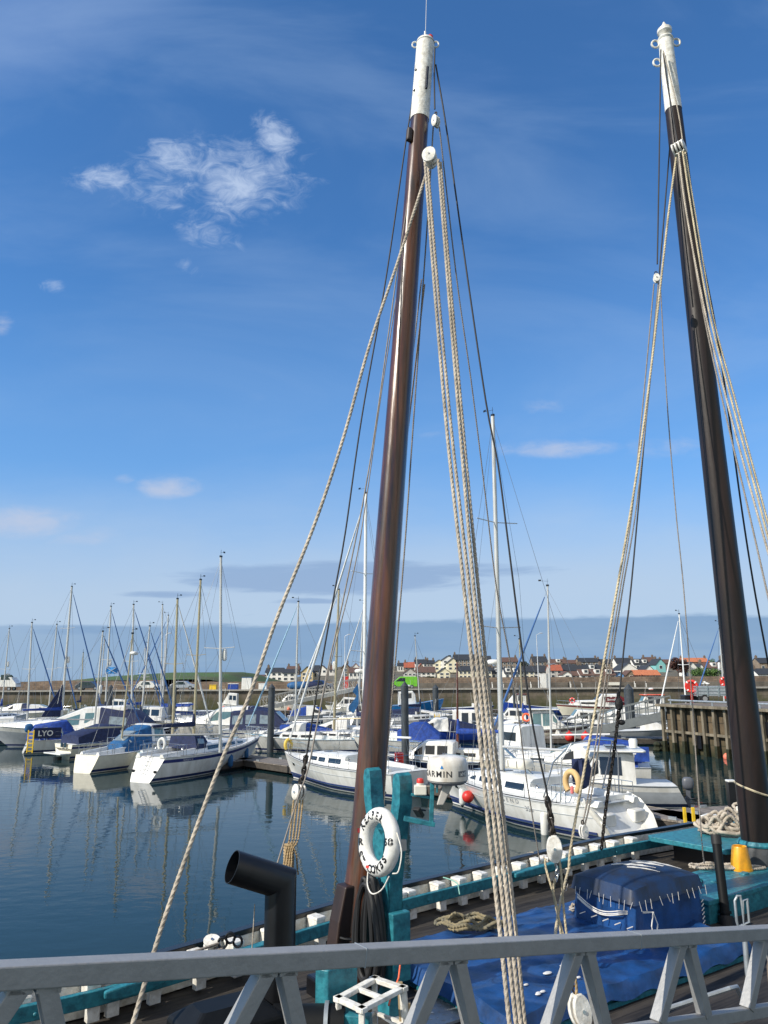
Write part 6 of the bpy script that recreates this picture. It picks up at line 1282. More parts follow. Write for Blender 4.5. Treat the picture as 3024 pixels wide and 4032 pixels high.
# black exhaust funnel ------------------------------------------------------
fr_ = .168; base = A(1097, 3900, 8.95); base.z = DZ; el = A(1097, 3478, 8.95)
b = MB(); b.tube([base, el + Vector((0, 0, -.05))], fr_, 28); v_ = Vector((-.60, -.30, .26)); d_ = v_.normalized()
o = MB(); pts = [base, el + Vector((0, 0, -.10)), el + Vector((-.01, 0, .02)), el + d_ * .12]
o.tube([base, el - Vector((0, 0, .1))], fr_, 28)
# mitred elbow: shear plane between the two cylinders
mz = Vector((0, 0, 1)); bis = (mz + d_ * -1).normalized()
def ringat(c, ax, r, n=28): 
    u = ax.cross(Vector((0, 1, 0))).normalized(); w = ax.cross(u); return [c + u * r * cos(2 * pi * i / n) + w * r * sin(2 * pi * i / n) for i in range(n)]
o = MB(); pn = (mz + d_).normalized(); c0 = el
lo = ringat(base, mz, fr_); mid = [p + mz * ((c0 - p).dot(pn) / mz.dot(pn)) for p in lo]; hi_ = [m + d_ * ((c0 + d_ * .57 - m).dot(d_)) for m in mid]
o.loft([lo, mid, hi_], cap=False); inn = [c0 + d_ * .57 + (p - (c0 + d_ * .57)) * .95 for p in hi_]; inn2 = [p - d_ * .6 for p in inn]; o.loft([hi_, inn, inn2], cap=False); o.add(inn2, [tuple(range(28))])
fun = o.build('exhaust_funnel', mat('matt black funnel', (.006, .007, .009), .42, var=.5, scale=3), smooth=35, origin=(base.x, base.y, base.z)); fun.location = SI @ Vector((base.x, base.y, base.z)); fun.rotation_euler = (0, 0, -SRZ); fun.parent = ship
# dark deck locker, black winch drum with teal cheek -----------------------
def wbox(name, label, cat, c, d, rz, m, bev=.02, taper=1.0, extra=None):
    b = MB(); b.box((0, 0, d[2] / 2), d, rz, taper=taper)
    if extra: extra(b)
    b.v = [v + Vector(c) for v in b.v]; return tag(b.build(name, m, bevel=bev), label, cat)
gl = mat('black casing', (.005, .006, .007), .55, var=.4, spec=.25)
c = A(890, 3930, 8.4); r = thing('deck_engine_casing', 'black glossy angular casing under the funnel, half hidden by the gangway rail', 'casing', (c.x, c.y, DZ), SRZ)
b = MB(); b.loft([[(-.4, -.25, .30), (.4, -.25, .30), (.4, .25, .30), (-.4, .25, .30)], [(-.50, -.34, .5), (.50, -.34, .5), (.50, .34, .5), (-.50, .34, .5)], [(-.48, -.32, .74), (.48, -.32, .74), (.48, .32, .74), (-.48, .32, .74)], [(-.30, -.15, .86), (.30, -.15, .86), (.30, .15, .86), (-.30, .15, .86)]]); b.build('casing_box', gl, r, bevel=.03)
for x, y in ((-.42, -.28), (.42, -.28), (.42, .28), (-.42, .28)): b = MB(); b.box((x, y, .18), (.1, .1, .36)); b.build('leg', black, r)
c = A(1240, 3965, 8.6); r = thing('winch_drum', 'black winch drum with white flange against a teal cheek block', 'winch', (c.x, c.y, DZ), 0)
b = MB(); b.bar((-.35, 0, .55), (.3, -.02, .55), .01); b.tube([(-.42, 0, .55), (.3, 0, .55)], .2, 20); b.build('drum', gl, r, smooth=35); b = MB(); b.tube([(.10, 0, .55), (.14, 0, .55)], .225, 20); b.build('flange', galv, r, smooth=35)
b = MB(); b.prism([(-.02, .2), (.12, .12), (.42, .35), (.28, .43)], 0, 1.02); b.prism([(.28, -.12), (.55, -.16), (.58, -.05), (.31, .0)], 0, .7); b.build('cheek_block', teal, r, bevel=.015)
# white wooden step frame ----------------------------------------------------
r = thing('step_frame', 'white painted wooden step frame standing behind the gangway rail', 'step frame', A(1450, 3925, 8.6) * 1); r.location.z = DZ
base_ = r.location.copy(); C = [A(1335, 3908, 8.55), A(1475, 3870, 9.05), A(1585, 3935, 8.8), A(1425, 3985, 8.3)]; zt = 2.42
C = [Vector((p.x, p.y, zt)) - base_ for p in C]
b = MB()
for i in range(4): e = (C[(i + 1) % 4] - C[i]).normalized() * .05; b.bar(C[i] - e, C[(i + 1) % 4] + e, .075, .045)
b.bar(C[0].lerp(C[1], .5), C[3].lerp(C[2], .5), .05, .04); b.build('top_frame', wpaint, r, bevel=.006)
for i in range(4): f_ = C[i].copy(); f_.z = 0; b = MB(); b.bar(C[i], f_ + (C[i] - C[(i + 2) % 4]) * .06, .055); b.build('leg', wpaint, r, bevel=.006)
for i in range(4):
    a, c = C[i].copy(), C[(i + 1) % 4].copy(); a.z -= .32; c.z -= .32; b = MB(); b.bar(a, c, .03); b.build('stretcher', wpaint, r)
# loose sticks beside it
for k in range(4):
    p = A(1590 + k * 22, 3980, 8.7 + k * .1); p.z = DZ; q = A(1575 + k * 16, 3905 + k * 12, 8.9); q.z = 2.45 - k * .1; b = MB(); b.bar(p, q, .05); tag(b.build('wooden_batten', wpaint if k % 2 else tanwood, bevel=.005), ('leftmost', 'second', 'third', 'rightmost')[k] + ' of the four wooden battens leaning right of the white step frame', 'batten', 'battens leaning by the step frame')
# life ring ------------------------------------------------------------------
rc = A(1492, 3314, 9.62); R0, rt = .292, .088
nrm_ = Vector((-.83, -.55, .12)).normalized(); upv = Vector((.05, -.05, 1)) + Vector((nrm_.y, -nrm_.x, 0)) * .0
LR = thing('life_ring', 'large white life ring lettered in black hanging on the teal crutch', 'life ring', rc)
Fm = frame((0, 0, 0), nrm_, (-.12, .10, 1)); b = MB(); b.T = Fm; k = 56
b.tube([(R0 * cos(2 * pi * i / k), 0, R0 * sin(2 * pi * i / k)) for i in range(k)], rt, 22, closed=True)
ringm = mat('worn white ring', (.80, .80, .77), .45, var=.10, scale=6, bump=.15, bscale=12, col2=(.62, .61, .57)); b.build('ring', ringm, LR, smooth=True)
def ring_text(txt, a0, a1, size, flip=False, upright=None):
    vs, fs, M_ = [], [], []
    for i, ch in enumerate(txt):
        if ch == ' ': continue
        a = a0 + (a1 - a0) * (i / (len(txt) - 1) if len(txt) > 1 else 0); v_, f_ = text_mesh(ch, size, .0045, align='CENTER')
        ca = Vector((cos(a), sin(a))); rot = a - pi / 2 + (pi if flip else 0)
        if upright is not None: rot = 0
        o_ = len(vs)
        for p in v_:
            x, y = p.x, p.y - size * .36; xr = x * cos(rot) - y * sin(rot); yr = x * sin(rot) + y * cos(rot)
            X, Y = R0 * ca.x + xr + (upright or 0), R0 * ca.y + yr; rr = hypot(X, Y); hgt = sqrt(max(0, rt * rt - (rr - R0) ** 2)); vs.append(Vector((X, -hgt - .004, Y)))
        fs += [[q + o_ for q in f] for f in f_]
    b = MB(); b.T = Fm; b.add(vs, fs); return b.build('lettering', dk, LR, fix=False)
d2 = lambda v: radians(v)
ring_text('REAPER', d2(145), d2(58), .120); ring_text('ST COMBS', d2(208), d2(322), .120, flip=True)
ring_text('F', pi, pi, .105, upright=-.05); ring_text('R', pi, pi, .105, upright=.025); ring_text('9', 0, 0, .105, upright=-.078); ring_text('5', 0, 0, .105, upright=-.018); ring_text('8', 0, 0, .105, upright=.047)
b = MB(); b.T = Fm; b.box((-.30, -.099, .12), (.035, .01, .05)); b.box((-.09, -.09, -.27), (.05, .01, .03), .4); b.build('red_tape', red, LR)
b = MB(); b.T = Fm; b.tube(catmull([(-.25, .02, -.29), (-.2, -.02, -.46), (-.05, -.05, -.55), (.1, -.02, -.50), (.19, .02, -.36)], .03), .008, 6); b.tube(catmull([(.37, 0, .1), (.43, .02, -.1), (.40, 0, -.3), (.26, .02, -.33)], .03), .008, 6); b.build('grab_line', wpaint, LR, smooth=True)
# radar dome on its teal bracket ------------------------------------------
rd = A(1762, 3030, 9.75); RD = thing('radar_scanner', 'round white radar dome with rust streaks on a teal bracket beside the mast', 'radar', rd)
domem = mat('streaked dome', (.76, .75, .71), .35, var=.08, scale=5, stretch=(1, 1, .15), col2=(.55, .50, .42))
b = MB(); b.lathe([(.20, -.125), (.245, -.115), (.248, -.08), (.245, .05), (.235, .11), (.20, .145), (.10, .165), (.01, .168)], 40); b.build('dome', domem, RD, smooth=50)
b = MB(); b.lathe([(.12, -.175), (.2, -.16), (.235, -.132), (.235, -.118)], 40); b.build('dome_base', mat('grey base', (.25, .25, .25), .6), RD, smooth=40)
b = MB(); b.loft([[(-.06, -.06, -.17), (.06, -.06, -.17), (.06, .06, -.17), (-.06, .06, -.17)], [(-.14, -.05, -.40), (-.06, -.05, -.40), (-.06, .05, -.40), (-.14, .05, -.40)]]); b.build('pedestal', hw['g'], RD, bevel=.01)
def cyl(u, v, a0, r=.2495): a = a0 + u / r; return Vector((r * sin(a), -r * cos(a), v))
lettering('GARMIN', .100, lambda u, v: cyl(u, v - .062, -1.60), dk, RD, .0008, 1.22); lettering('xHD', .062, lambda u, v: cyl(u, v - .05, .56, .2522), white, RD, .001)
b = MB(); b.loft([[cyl(.135 * s + .05, z, .50, r_) for r_, z in ((.244, -.062), (.2506, -.062), (.2506, .004), (.244, .004))] for s in [-.45 + i / 8 for i in range(9)]]); b.build('grey_badge', mat('badge grey', (.16, .17, .18), .5), RD)
b = MB(); b.add([cyl(-.02, .035, -.35, .2505), cyl(.02, .035, -.35, .2505), cyl(0, .075, -.35, .2495)], [(0, 1, 2)]); b.build('blue_triangle', hullblue, RD, fix=False)
tb = MB(); o_ = A(1700, 3160, 9.75)
def wp(px, py, D=9.75): return A(px, py, D)
tb.bar(wp(1702, 3070), wp(1698, 3245), .075, .05); br_ = tb.build('radar_bracket', teal, parent=None, bevel=.006); tag(br_, 'teal angle-iron bracket frame carrying the radar dome', 'bracket')
def bpart(nm, a, c, w, h, m=teal):
    q = MB(); q.bar(Vector(a) - br_.location, Vector(c) - br_.location, w, h); return q.build(nm, m, br_, bevel=.004)
bpart('mounting_plate', wp(1722, 3074), wp(1720, 3120), .10, .02); bpart('lower_arm', wp(1712, 3246), wp(1590, 3222), .09, .05); bpart('upper_arm', wp(1700, 3142), wp(1618, 3128), .035, .03); bpart('strut', wp(1735, 3110), wp(1790, 3085, 9.8), .03, .03, hw['g'])
bc = wp(1655, 3122); r = thing('warning_beacon', 'small red warning beacon on a cream box beside the radar dome', 'beacon', bc); b = MB(); b.box((0, 0, .035), (.15, .12, .11)); b.build('cream_box', cream, r, bevel=.012)
b = MB(); b.lathe([(.045, .09), (.045, .115)], 14); b.build('white_ring', wpaint, r, smooth=35); b = MB(); b.lathe([(.042, .115), (.042, .15), (.03, .168), (.01, .17)], 14); b.build('red_lens', red, r, smooth=35)
fl = wp(1648, 3198); b = MB(); b.T = frame(fl, (-.5, -.5, -.6)); b.box((0, 0, 0), (.10, .05, .13)); b.bar((0, .04, 0), (0, .1, -.08), .02); tag(b.build('flood_light', rubber, bevel=.008), 'small black flood lamp hanging above the lower teal bracket arm', 'lamp')
# bucket, black post, pump, pipes -------------------------------------------
c = W(2920, 3425, 2.0); b = MB(); b.lathe([(.19, 0), (.185, .05), (.135, .40), (.125, .42), (.10, .41), (.10, .30)], 24); b.lathe([(.2, -.002), (.2, .03)], 24); b.v = [v + c for v in b.v]
tag(b.build('bucket', mat('orange yellow plastic', (.80, .36, .012), .38, var=.2, scale=6), smooth=35), 'orange-yellow plastic bucket upside down on the teal bench', 'bucket')
a = W(2862, 3650, DZ); t_ = A(2818, 3290, a.y + .35); r = thing('bollard_post', 'leaning black pipe post with a cap and collar standing on the dark deck', 'post', a)
b = MB(); b.tube([Vector((0, 0, 0)), (t_ - a)], .075, 18); b.build('pipe', gl, r, smooth=35); b = MB(); k_ = (t_ - a); b.tube([k_ * .9, k_ * 1.01], .084, 18); b.build('cap', rubber, r, smooth=35); b = MB(); b.tube([k_ * -.02, k_ * .12], .115, 18); b.build('collar', rubber, r, smooth=35); b = MB(); b.tube([k_ * .14, k_ * .17], .10, 18); b.build('band', gl, r, smooth=35)
a = W(2945, 3850, DZ); t_ = A(2928, 3640, a.y + .05); r = thing('bilge_pump', 'galvanised hand pump rod with looped handle near the right edge', 'pump', a); b = MB(); b.tube([Vector((0, 0, 0)), (t_ - a)], .035, 10); b.build('rod', galv, r, smooth=True)
k_ = t_ - a; b = MB(); b.tube([k_ + Vector(q) for q in ((0, 0, -.02), (-.08, 0, -.02), (-.09, 0, .04), (-.09, 0, .3), (-.05, 0, .36), (-.01, 0, .36), (0, 0, .30), (0, 0, 0), (.02, 0, .3), (.08, 0, .32), (.08, 0, .03), (.0, 0, 0))], .018, 8); b.build('handle', galv, r, smooth=True)
b = MB(); P0 = W(2570, 3990, DZ + .12); P1 = W(2900, 3885, DZ + .35); P2 = W(2935, 3960, DZ + .1); b.tube([P0, P1 + Vector((-.1, -.05, 0))], .028, 8); b.tube([P1 + Vector((-.1, -.05, 0)), P1, P2], .028, 8); o = b.build('grab_pipe', galv, smooth=True); tag(o, 'low bent grey pipe rail lying over the near deck behind the gangway', 'pipe rail')
# grating
b = MB(); c = W(1690, 4000, 1.66); b.box((0, 0, 0), (.95, .6, .03), SRZ)
for i in range(8):
    for j in range(5): p_ = Matrix.Rotation(SRZ, 3, 'Z') @ Vector((-.4 + i * .11, -.22 + j * .11, .018)); b.box(p_, (.05, .02, .006), SRZ + (.8 if (i + j) % 2 else -.8))
b.v = [v + c for v in b.v]; tag(b.build('tread_plate', galv), 'grey metal tread plate on the deck at the foot of the blue tarpaulin', 'plate')
# ---------------- gangway close to the camera ------------------------------
gm = mat('dull aluminium', (.33, .33, .325), .5, .25, var=.08, scale=9, bump=.15, bscale=40)
D0 = 3.15
def gline(k, dy=0.):   # top of the hand rail at strut k (plan position from the even spacing of the struts)
    Dk = D0 * (1 + .1942 * k); X = -.4547 * D0 + .286 * D0 * k
    xs_ = 1512 + F * X / Dk; ypx = 3793 - (xs_) * .0483 + dy
    d_ = ray(xs_, ypx); t = Dk / (d_.y * cos(PITCH) + d_.z * sin(PITCH)); return Vector((0, 0, EYE)) + d_ * t
g0, g1 = gline(-2.2), gline(7.2); gd = (g1 - g0).normalized(); gside = gd.cross(Vector((0, 0, 1))).normalized()
gw = thing('access_gangway', 'aluminium gangway side with box handrail and paired V struts across the bottom of the view', 'gangway', g0 - Vector((0, 0, 1.3)), 0); go = gw.location
RH, RW = .088, .11
b = MB(); b.bar(g0 - Vector((0, 0, RH / 2)) - go, g1 - Vector((0, 0, RH / 2)) - go, RW, RH); b.build('handrail', gm, gw, bevel=.006)
drop = .56
b = MB(); b.bar(g0 - Vector((0, 0, drop + .04)) - go, g1 - Vector((0, 0, drop + .04)) - go, .07, .08); b.build('middle_chord', gm, gw, bevel=.006)
step = (gline(1) - gline(0))
for k in range(-2, 8):
    ap = gline(k) - Vector((0, 0, RH)); 
    for s, q in ((-1, .33), (1, .17)):
        top = ap + step * (.045 * s); bot = ap + step * (q * s) - Vector((0, 0, drop - RH + .01)); b = MB(); b.bar(top - go, bot - go, .075, .085, up=gside); b.build('strut', gm, gw, bevel=.004)
for k in (1.45, 3.5, 5.6):
    c_ = gline(k) - Vector((0, 0, RH / 2)); b = MB(); b.bar(c_ - gd * .003 - go, c_ + gd * .003 - go, RW + .004, RH + .004); b.build('weld_seam', galv, gw)
for k in range(-1, 7):
    for s in (-1, 1): c_ = gline(k) - Vector((0, 0, RH + .012)) + step * (.05 * s); b = MB(); b.bar(c_ - gd * .05 - go, c_ + gd * .05 - go, .085, .02); b.build('gusset_plate', gm, gw, bevel=.003)
# wooden post at the lower right corner
c = A(3022, 3900, 4.6); b = MB(); b.lathe([(.13, -3.9), (.14, -.3), (.14, .10), (.12, .17), (.05, .20)], 20); b.v = [v + Vector((c.x + .16, c.y, c.z)) for v in b.v]
tag(b.build('wooden_post', mat('bare grey post', (.32, .24, .16), .8, var=.4, scale=5, stretch=(1, 1, .2), bump=.5, bscale=14, col2=(.15, .11, .08)), smooth=40), 'rounded bare wooden post cut by the lower right corner of the view', 'post')
# ---------------- ropes, stays, blocks and chains ---------------------------
def interpD(px_list, Ds):
    """photo line points with forward distances interpolated along the line"""
    seg = [0]
    for a, b in zip(px_list, px_list[1:]): seg.append(seg[-1] + hypot(b[0] - a[0], b[1] - a[1]))
    out = []
    for (p, s) in zip(px_list, seg):
        u = s / seg[-1]; D = Ds[0] + (Ds[-1] - Ds[0]) * u if len(Ds) == 2 else Ds[0]; out.append(A(p[0], p[1], D))
    return out
def rope(label, px, Ds, r, m, lay=True, name='rope', group='ropes of the lugger rigging', wob=0.):
    P = interpD(px, Ds); c = catmull(P, .022 if lay else .2)
    o = MB(); o.tube(c, r, 12 if lay else 8, lobes=3 if lay else 0, pitch=r * 8.5); low = min(P, key=lambda p: p.z)
    return tag(o.build(name, m, smooth=70, origin=low), label, 'rope' if name == 'rope' else 'stay', group)
dks = mat('tarred wire', (.018, .018, .020), .6, var=.3)
Dm = 11.3                                  # distance of the foremast head
rope('thick pale three-strand rope running from the big white block down to the lower left corner', [(1686, 660), (1570, 1020), (1458, 1350), (1350, 1731), (1240, 2060), (1094, 2424), (984, 2734), (875, 2990), (766, 3281), (640, 3640), (520, 4040), (480, 4150)], (11.1, 7.9), .0245, ropew)
RB = [('first (left) of the four pale ropes falling from the big white block past the mast', [(1674, 642), (1708, 1095), (1760, 1700), (1825, 2300), (1878, 2800), (1918, 3200), (1972, 3700), (2006, 4032), (2020, 4150)], (10.9, 8.6)),
      ('second of the four pale ropes falling from the big white block', [(1686, 665), (1721, 1095), (1778, 1700), (1846, 2300), (1898, 2800), (1941, 3200), (1996, 3700), (2032, 4032), (2050, 4150)], (11.0, 8.75)),
      ('third of the four pale ropes falling from the right of the big white block', [(1726, 629), (1762, 1095), (1812, 1700), (1864, 2300), (1915, 2800), (1961, 3200), (2014, 3700), (2050, 4032), (2065, 4150)], (10.95, 8.65)),
      ('fourth (right) of the four pale ropes falling from the big white block', [(1735, 640), (1772, 1095), (1825, 1700), (1882, 2300), (1933, 2800), (1981, 3200), (2034, 3700), (2066, 4032), (2082, 4150)], (11.05, 8.8))]
for l_, p_, d_ in RB: rope(l_, p_, d_, .0255 if 'first' in l_ or 'third' in l_ else .0245, ropew)
rope('dark wire stay from the masthead to the left oval block', [(1640, 300), (1598, 560), (1520, 1095), (1425, 1640), (1360, 2095), (1323, 2300), (1262, 2640), (1203, 3000)], (11.6, 10.9), .012, dks, False, 'stay')
rope('thin twin grey line from the masthead down left of the brown mast', [(1655, 240), (1625, 640), (1560, 1095), (1460, 1800), (1364, 2300), (1290, 2640), (1215, 3020), (1180, 3120), (1083, 3430), (1060, 3520)], (11.6, 9.8), .010, ropeg, False)
rope('thin pale line close beside the twin grey line', [(1650, 420), (1600, 900), (1500, 1560), (1440, 1980), (1395, 2240), (1300, 2620), (1225, 2960)], (11.5, 10.9), .008, ropeg, False)
rope('thin rope down the left face of the brown mast to the cream rail block', [(1660, 1100), (1590, 1700), (1520, 2300), (1440, 2940), (1400, 3200), (1350, 3540)], (11.7, 11.95), .014, ropeg)
rope('tan second thin rope left of the brown mast ending at the cream rail block', [(1672, 1120), (1600, 1750), (1530, 2350), (1450, 2950), (1418, 3200), (1365, 3545)], (11.75, 12.0), .014, ropet)
rope('dark wire stay from the right of the masthead down to the heavy chain', [(1716, 255), (1760, 520), (1841, 1095), (1914, 1586), (1960, 1823), (1996, 2096), (2042, 2460), (2096, 2844), (2152, 3110), (2158, 3165)], (11.5, 11.0), .014, dks, False, 'stay')
rope('dark hanging strop from the masthead to the small white double block', [(1712, 190), (1710, 300), (1712, 430)], (11.5, 11.4), .013, dks, False, 'stay')
rope('grey line from the small white double block down right to the coil on the rail', [(1730, 500), (1798, 1095), (1855, 1500), (1905, 1900), (1953, 2300), (2000, 2560), (2034, 2758), (2068, 3033), (2094, 3200), (2126, 3395)], (11.4, 14.7), .0135, ropeg)
rope('rope falling behind the brown mast from the small double block', [(1706, 500), (1688, 800), (1664, 1150), (1632, 1600), (1590, 2200), (1530, 2900), (1470, 3500)], (11.5, 11.9), .014, ropeg)
# rigging of the mizzen
rope('dark wire from the black masthead down to the small round white block', [(2602, 196), (2596, 600), (2588, 1040)], (15.6, 15.2), .016, dks, False, 'stay')
rope('dark stay from the black mast down to the knotted chain over the grey gangway', [(2640, 545), (2597, 1063), (2545, 1640), (2486, 2300), (2460, 2520), (2439, 2735)], (15.6, 14.8), .016, dks, False, 'stay')
rope('long cream rope from the white mizzen block down past the tan horseshoe buoy', [(2664, 610), (2634, 830), (2610, 1040), (2560, 1480), (2500, 1910), (2433, 2300), (2350, 2760), (2255, 3290), (2240, 3420)], (15.3, 13.6), .025, ropec)
rope('left of the two grey ropes from the small round block to the lower white block', [(2575, 1118), (2540, 1500), (2490, 2000), (2442, 2320), (2380, 2700), (2318, 3120), (2292, 3250)], (15.2, 14.1), .015, ropeg)
rope('right of the two grey ropes from the small round block to the lower white block', [(2592, 1122), (2560, 1500), (2505, 2000), (2452, 2320), (2392, 2700), (2330, 3120), (2303, 3250)], (15.22, 14.12), .015, ropeg)
rope('thin grey rope hanging from the small round block towards the black pipe post', [(2600, 1120), (2625, 1560), (2660, 2000), (2692, 2320), (2728, 2800), (2762, 3293), (2773, 3400)], (15.2, 14.4), .013, ropeg)
MZ = [('left of the yellowish ropes falling along the black mast to the right edge', [(2672, 600), (2700, 820), (2776, 1226), (2868, 1600), (2962, 1950), (3040, 2230)], .021, ropew, 15.2), ('middle yellowish rope falling along the black mast to the right edge', [(2688, 596), (2722, 820), (2792, 1226), (2884, 1590), (2985, 1965), (3050, 2220)], .021, ropec, 15.1),
      ('right yellowish rope falling along the black mast to the right edge', [(2698, 600), (2734, 820), (2803, 1226), (2896, 1580), (3000, 1970), (3070, 2240)], .021, ropec, 15.15), ('dark shaded rope directly along the face of the black mast', [(2678, 640), (2708, 860), (2770, 1230), (2850, 1600), (2945, 2000), (3040, 2420)], .018, ropeg, 15.25)]
for l_, p_, r_, m_, d_ in MZ: rope(l_, p_, (d_, 13.0), r_, m_)
rope('dark halyard on the white mizzen masthead running to the white block', [(2612, 210), (2628, 330), (2650, 460), (2668, 560)], (15.55, 15.3), .018, dks, False, 'stay'); rope('pale halyard crossing the white mizzen masthead', [(2612, 200), (2645, 330), (2672, 450), (2690, 570), (2708, 700)], (15.5, 15.25), .016, ropew)
rope('dark double wire right of the black mast leaving the right edge', [(2628, 260), (2690, 640), (2762, 1000), (2820, 1300), (2868, 1620), (2920, 2000), (2967, 2300), (3024, 2608), (3060, 2800)], (15.9, 16.2), .02, dks, False, 'stay')
# blocks
def block(label, px, py, D, w, h, t, nrm, cheeks=2, m=None, up=(0, 0, 1), grp=None, strop=True):
    c = A(px, py, D); r = thing('pulley_block', label, 'pulley block', c, 0, grp); r.matrix_world = frame(c, nrm, up); m = m or wpaint; tk = t / (cheeks * 2 - 1)
    prof = [(w / 2 * cos(a) * (1 if abs(cos(a)) < .8 else .97), h / 2 * sin(a)) for a in [2 * pi * i / 28 for i in range(28)]]
    for k in range(cheeks):
        y = -t / 2 + k * tk * 2; q = MB(); q.loft([[(x * s, yy_, z * s) for x, z in prof] for yy_, s in ((y, .93), (y + tk * .2, 1), (y + tk * .8, 1), (y + tk, .93))]); q.build('cheek', m, r, smooth=40)
        if k: q = MB(); q.loft([[(x * .72, yy_, z * .72) for x, z in prof] for yy_ in (y - tk * .8, y - tk * .2)]); q.build('sheave', rubber, r, smooth=40)
    q = MB()
    for s in (-1, 1): q.box((0, 0, s * h * .44), (w * .34, t * .96, h * .1))
    q.build('spacer', m, r, bevel=.004)
    q = MB(); q.lathe([(.018, -t / 2 - .012), (.018, -t / 2)], 8); q.v = [Vector((v.x, v.z, v.y)) for v in q.v]; q.build('pin', steel, r)
    if strop: q = MB(); q.tube([(.025 * cos(a), 0, h / 2 + .035 + .035 * sin(a)) for a in [2 * pi * i / 12 for i in range(12)]], .011, 6, closed=True); q.build('shackle', iron, r, smooth=True)
    return r
block('large rounded white block hanging near the top of the brown mast', 1693, 622, 11.05, .235, .30, .20, (-.25, -.9, .15), 3, grp=None)
block('small white double block hanging beside the white foremast head', 1716, 478, 11.4, .12, .22, .11, (-.7, -.7, 0), 3)
block('oval white block hanging left of the brown mast over the water', 1177, 3118, 10.85, .16, .20, .14, (-.75, -.65, .1), 3)
block('round cream block standing on the rail left of the brown mast foot', 1341, 3577, 11.9, .13, .19, .13, (.75, -.6, .1), 2, m=cream)
block('big oval white block on the heavy chain in front of the nearest yacht', 2183, 3342, 10.9, .21, .34, .14, (-.15, -1, .1), 2)
block('small white block at the end of the two grey ropes near the rail', 2298, 3274, 14.0, .15, .22, .10, (.4, -.9, .1), 2)
block('white block hanging between the gangway struts low at the right', 2283, 3980, 8.9, .21, .32, .14, (.35, -.9, .2), 2, up=(-.12, 0, 1))
block('broad white triple block lashed to the upper black mast', 2674, 585, 15.25, .36, .30, .26, (.75, -.6, .15), 4)
block('small round white block hanging on the wire left of the black mast', 2585, 1096, 15.2, .14, .20, .10, (-.2, -1, .1), 2)
block('white rounded block lying on the bulwark left of the funnel', 835, 3715, 10.55, .22, .17, .14, (.1, -.6, .9), 2, up=(0, 1, .3), strop=False)
# tackle below the oval block at left
for k, (dx_, ln) in enumerate(((-20, 1), (-8, 1), (4, 1), (15, 1))):
    rope(('outer left', 'inner left', 'inner right', 'outer right')[k] + ' fall of the tan rope tackle under the left oval block', [(1177 + dx_ * 1.05, 3150), (1160 + dx_, 3300), (1142 + dx_ * .7, 3345), (1132 + dx_ * .9, 3420), (1105 + dx_, 3560)], (10.85, 10.4), .013, ropet)
b = MB(); cc = A(1137, 3375, 10.7)
for i in range(9): b.tube([cc + Vector((.055 * cos(a), .045 * sin(a), .15 - i * .034 + .006 * sin(a * 2 + i))) for a in [2 * pi * q / 14 for q in range(14)]], .019, 7, closed=True)
b.tube(catmull([cc + Vector(q) for q in ((.04, -.05, .17), (.10, -.06, .05), (.12, -.05, -.12), (.13, -.04, -.2))], .03), .014, 8, lobes=3, pitch=.1)
tag(b.build('rope_lashing', ropet, smooth=60), 'thick wrapped tan lashing round the tackle left of the brown mast', 'lashing')
for k, pts in enumerate(([(2148, 3380), (2150, 3420), (2190, 3560), (2210, 3690)], [(2200, 3375), (2210, 3440), (2218, 3560), (2232, 3690)], [(2184, 3460), (2180, 3520), (2196, 3600), (2222, 3695)])):
    rope(('left', 'right', 'middle')[k] + ' cream fall of the tackle under the big oval block', pts, (10.9, 10.6), .017, ropec)
rope('cream rope from the tackle crossing behind the gangway rail down to the left', [(2240, 3420), (2205, 3560), (2184, 3700), (2165, 3850), (2120, 4032), (2100, 4150)], (13.4, 9.2), .024, ropec)
rope('short tan rope feeding the low white block', [(2262, 3830), (2270, 3900), (2262, 3990), (2300, 4080)], (8.95, 8.8), .017, ropet)
# chains
def chain(label, px, Ds, link, r, m=iron):
    P = catmull(interpD(px, Ds), .01); L_ = [0]
    for a, b_ in zip(P, P[1:]): L_.append(L_[-1] + (b_ - a).length)
    q = MB(); n = int(L_[-1] / link); low = min(P, key=lambda p: p.z); j = 0
    for k in range(n + 1):
        s = k * link
        while j < len(L_) - 2 and L_[j + 1] < s: j += 1
        c = P[j]; t = (P[min(j + 1, len(P) - 1)] - P[max(j - 1, 0)]).normalized(); u = t.cross(Vector((1, .3, 0))).normalized(); w = t.cross(u); e = (u if k % 2 else w)
        q.tube([c + t * (link * .78 * sin(a)) + e * (link * .34 * cos(a)) for a in [2 * pi * i / 12 for i in range(12)]], r, 6, closed=True)
    return tag(q.build('chain', m, smooth=True, origin=low), label, 'chain')
chain('heavy dark chain of large links above the big oval white block', [(2158, 3160), (2170, 3230), (2178, 3290)], (11.0, 10.92), .10, .019)
chain('rusty chain and shackles above the left oval block', [(1203, 2990), (1192, 3060), (1184, 3095)], (10.9, 10.87), .07, .015)
chain('long thin dark chain from the knotted stay down to the teal rail', [(2436, 2800), (2425, 2900), (2412, 3000), (2386, 3180), (2368, 3345)], (14.7, 15.6), .075, .014)
chain('short bright chain under the big oval white block', [(2191, 3400), (2194, 3440), (2188, 3475)], (10.9, 10.88), .06, .011, steel)
b = MB(); cc = A(2437, 2772, 14.8); b.ell(cc, (.075, .06, .12), p=.9); b.ell(cc + Vector((-.02, 0, -.2)), (.045, .045, .08)); b.ell(cc + Vector((.02, -.02, -.33)), (.07, .05, .05)); b.ell(cc + Vector((0, 0, .14)), (.035, .035, .10)); tag(b.build('deadeye', mat('tarred black knot', (.012, .012, .013), .7, bump=1, bscale=25), smooth=True), 'black tarred knot and thimble at the foot of the right stay', 'knot')
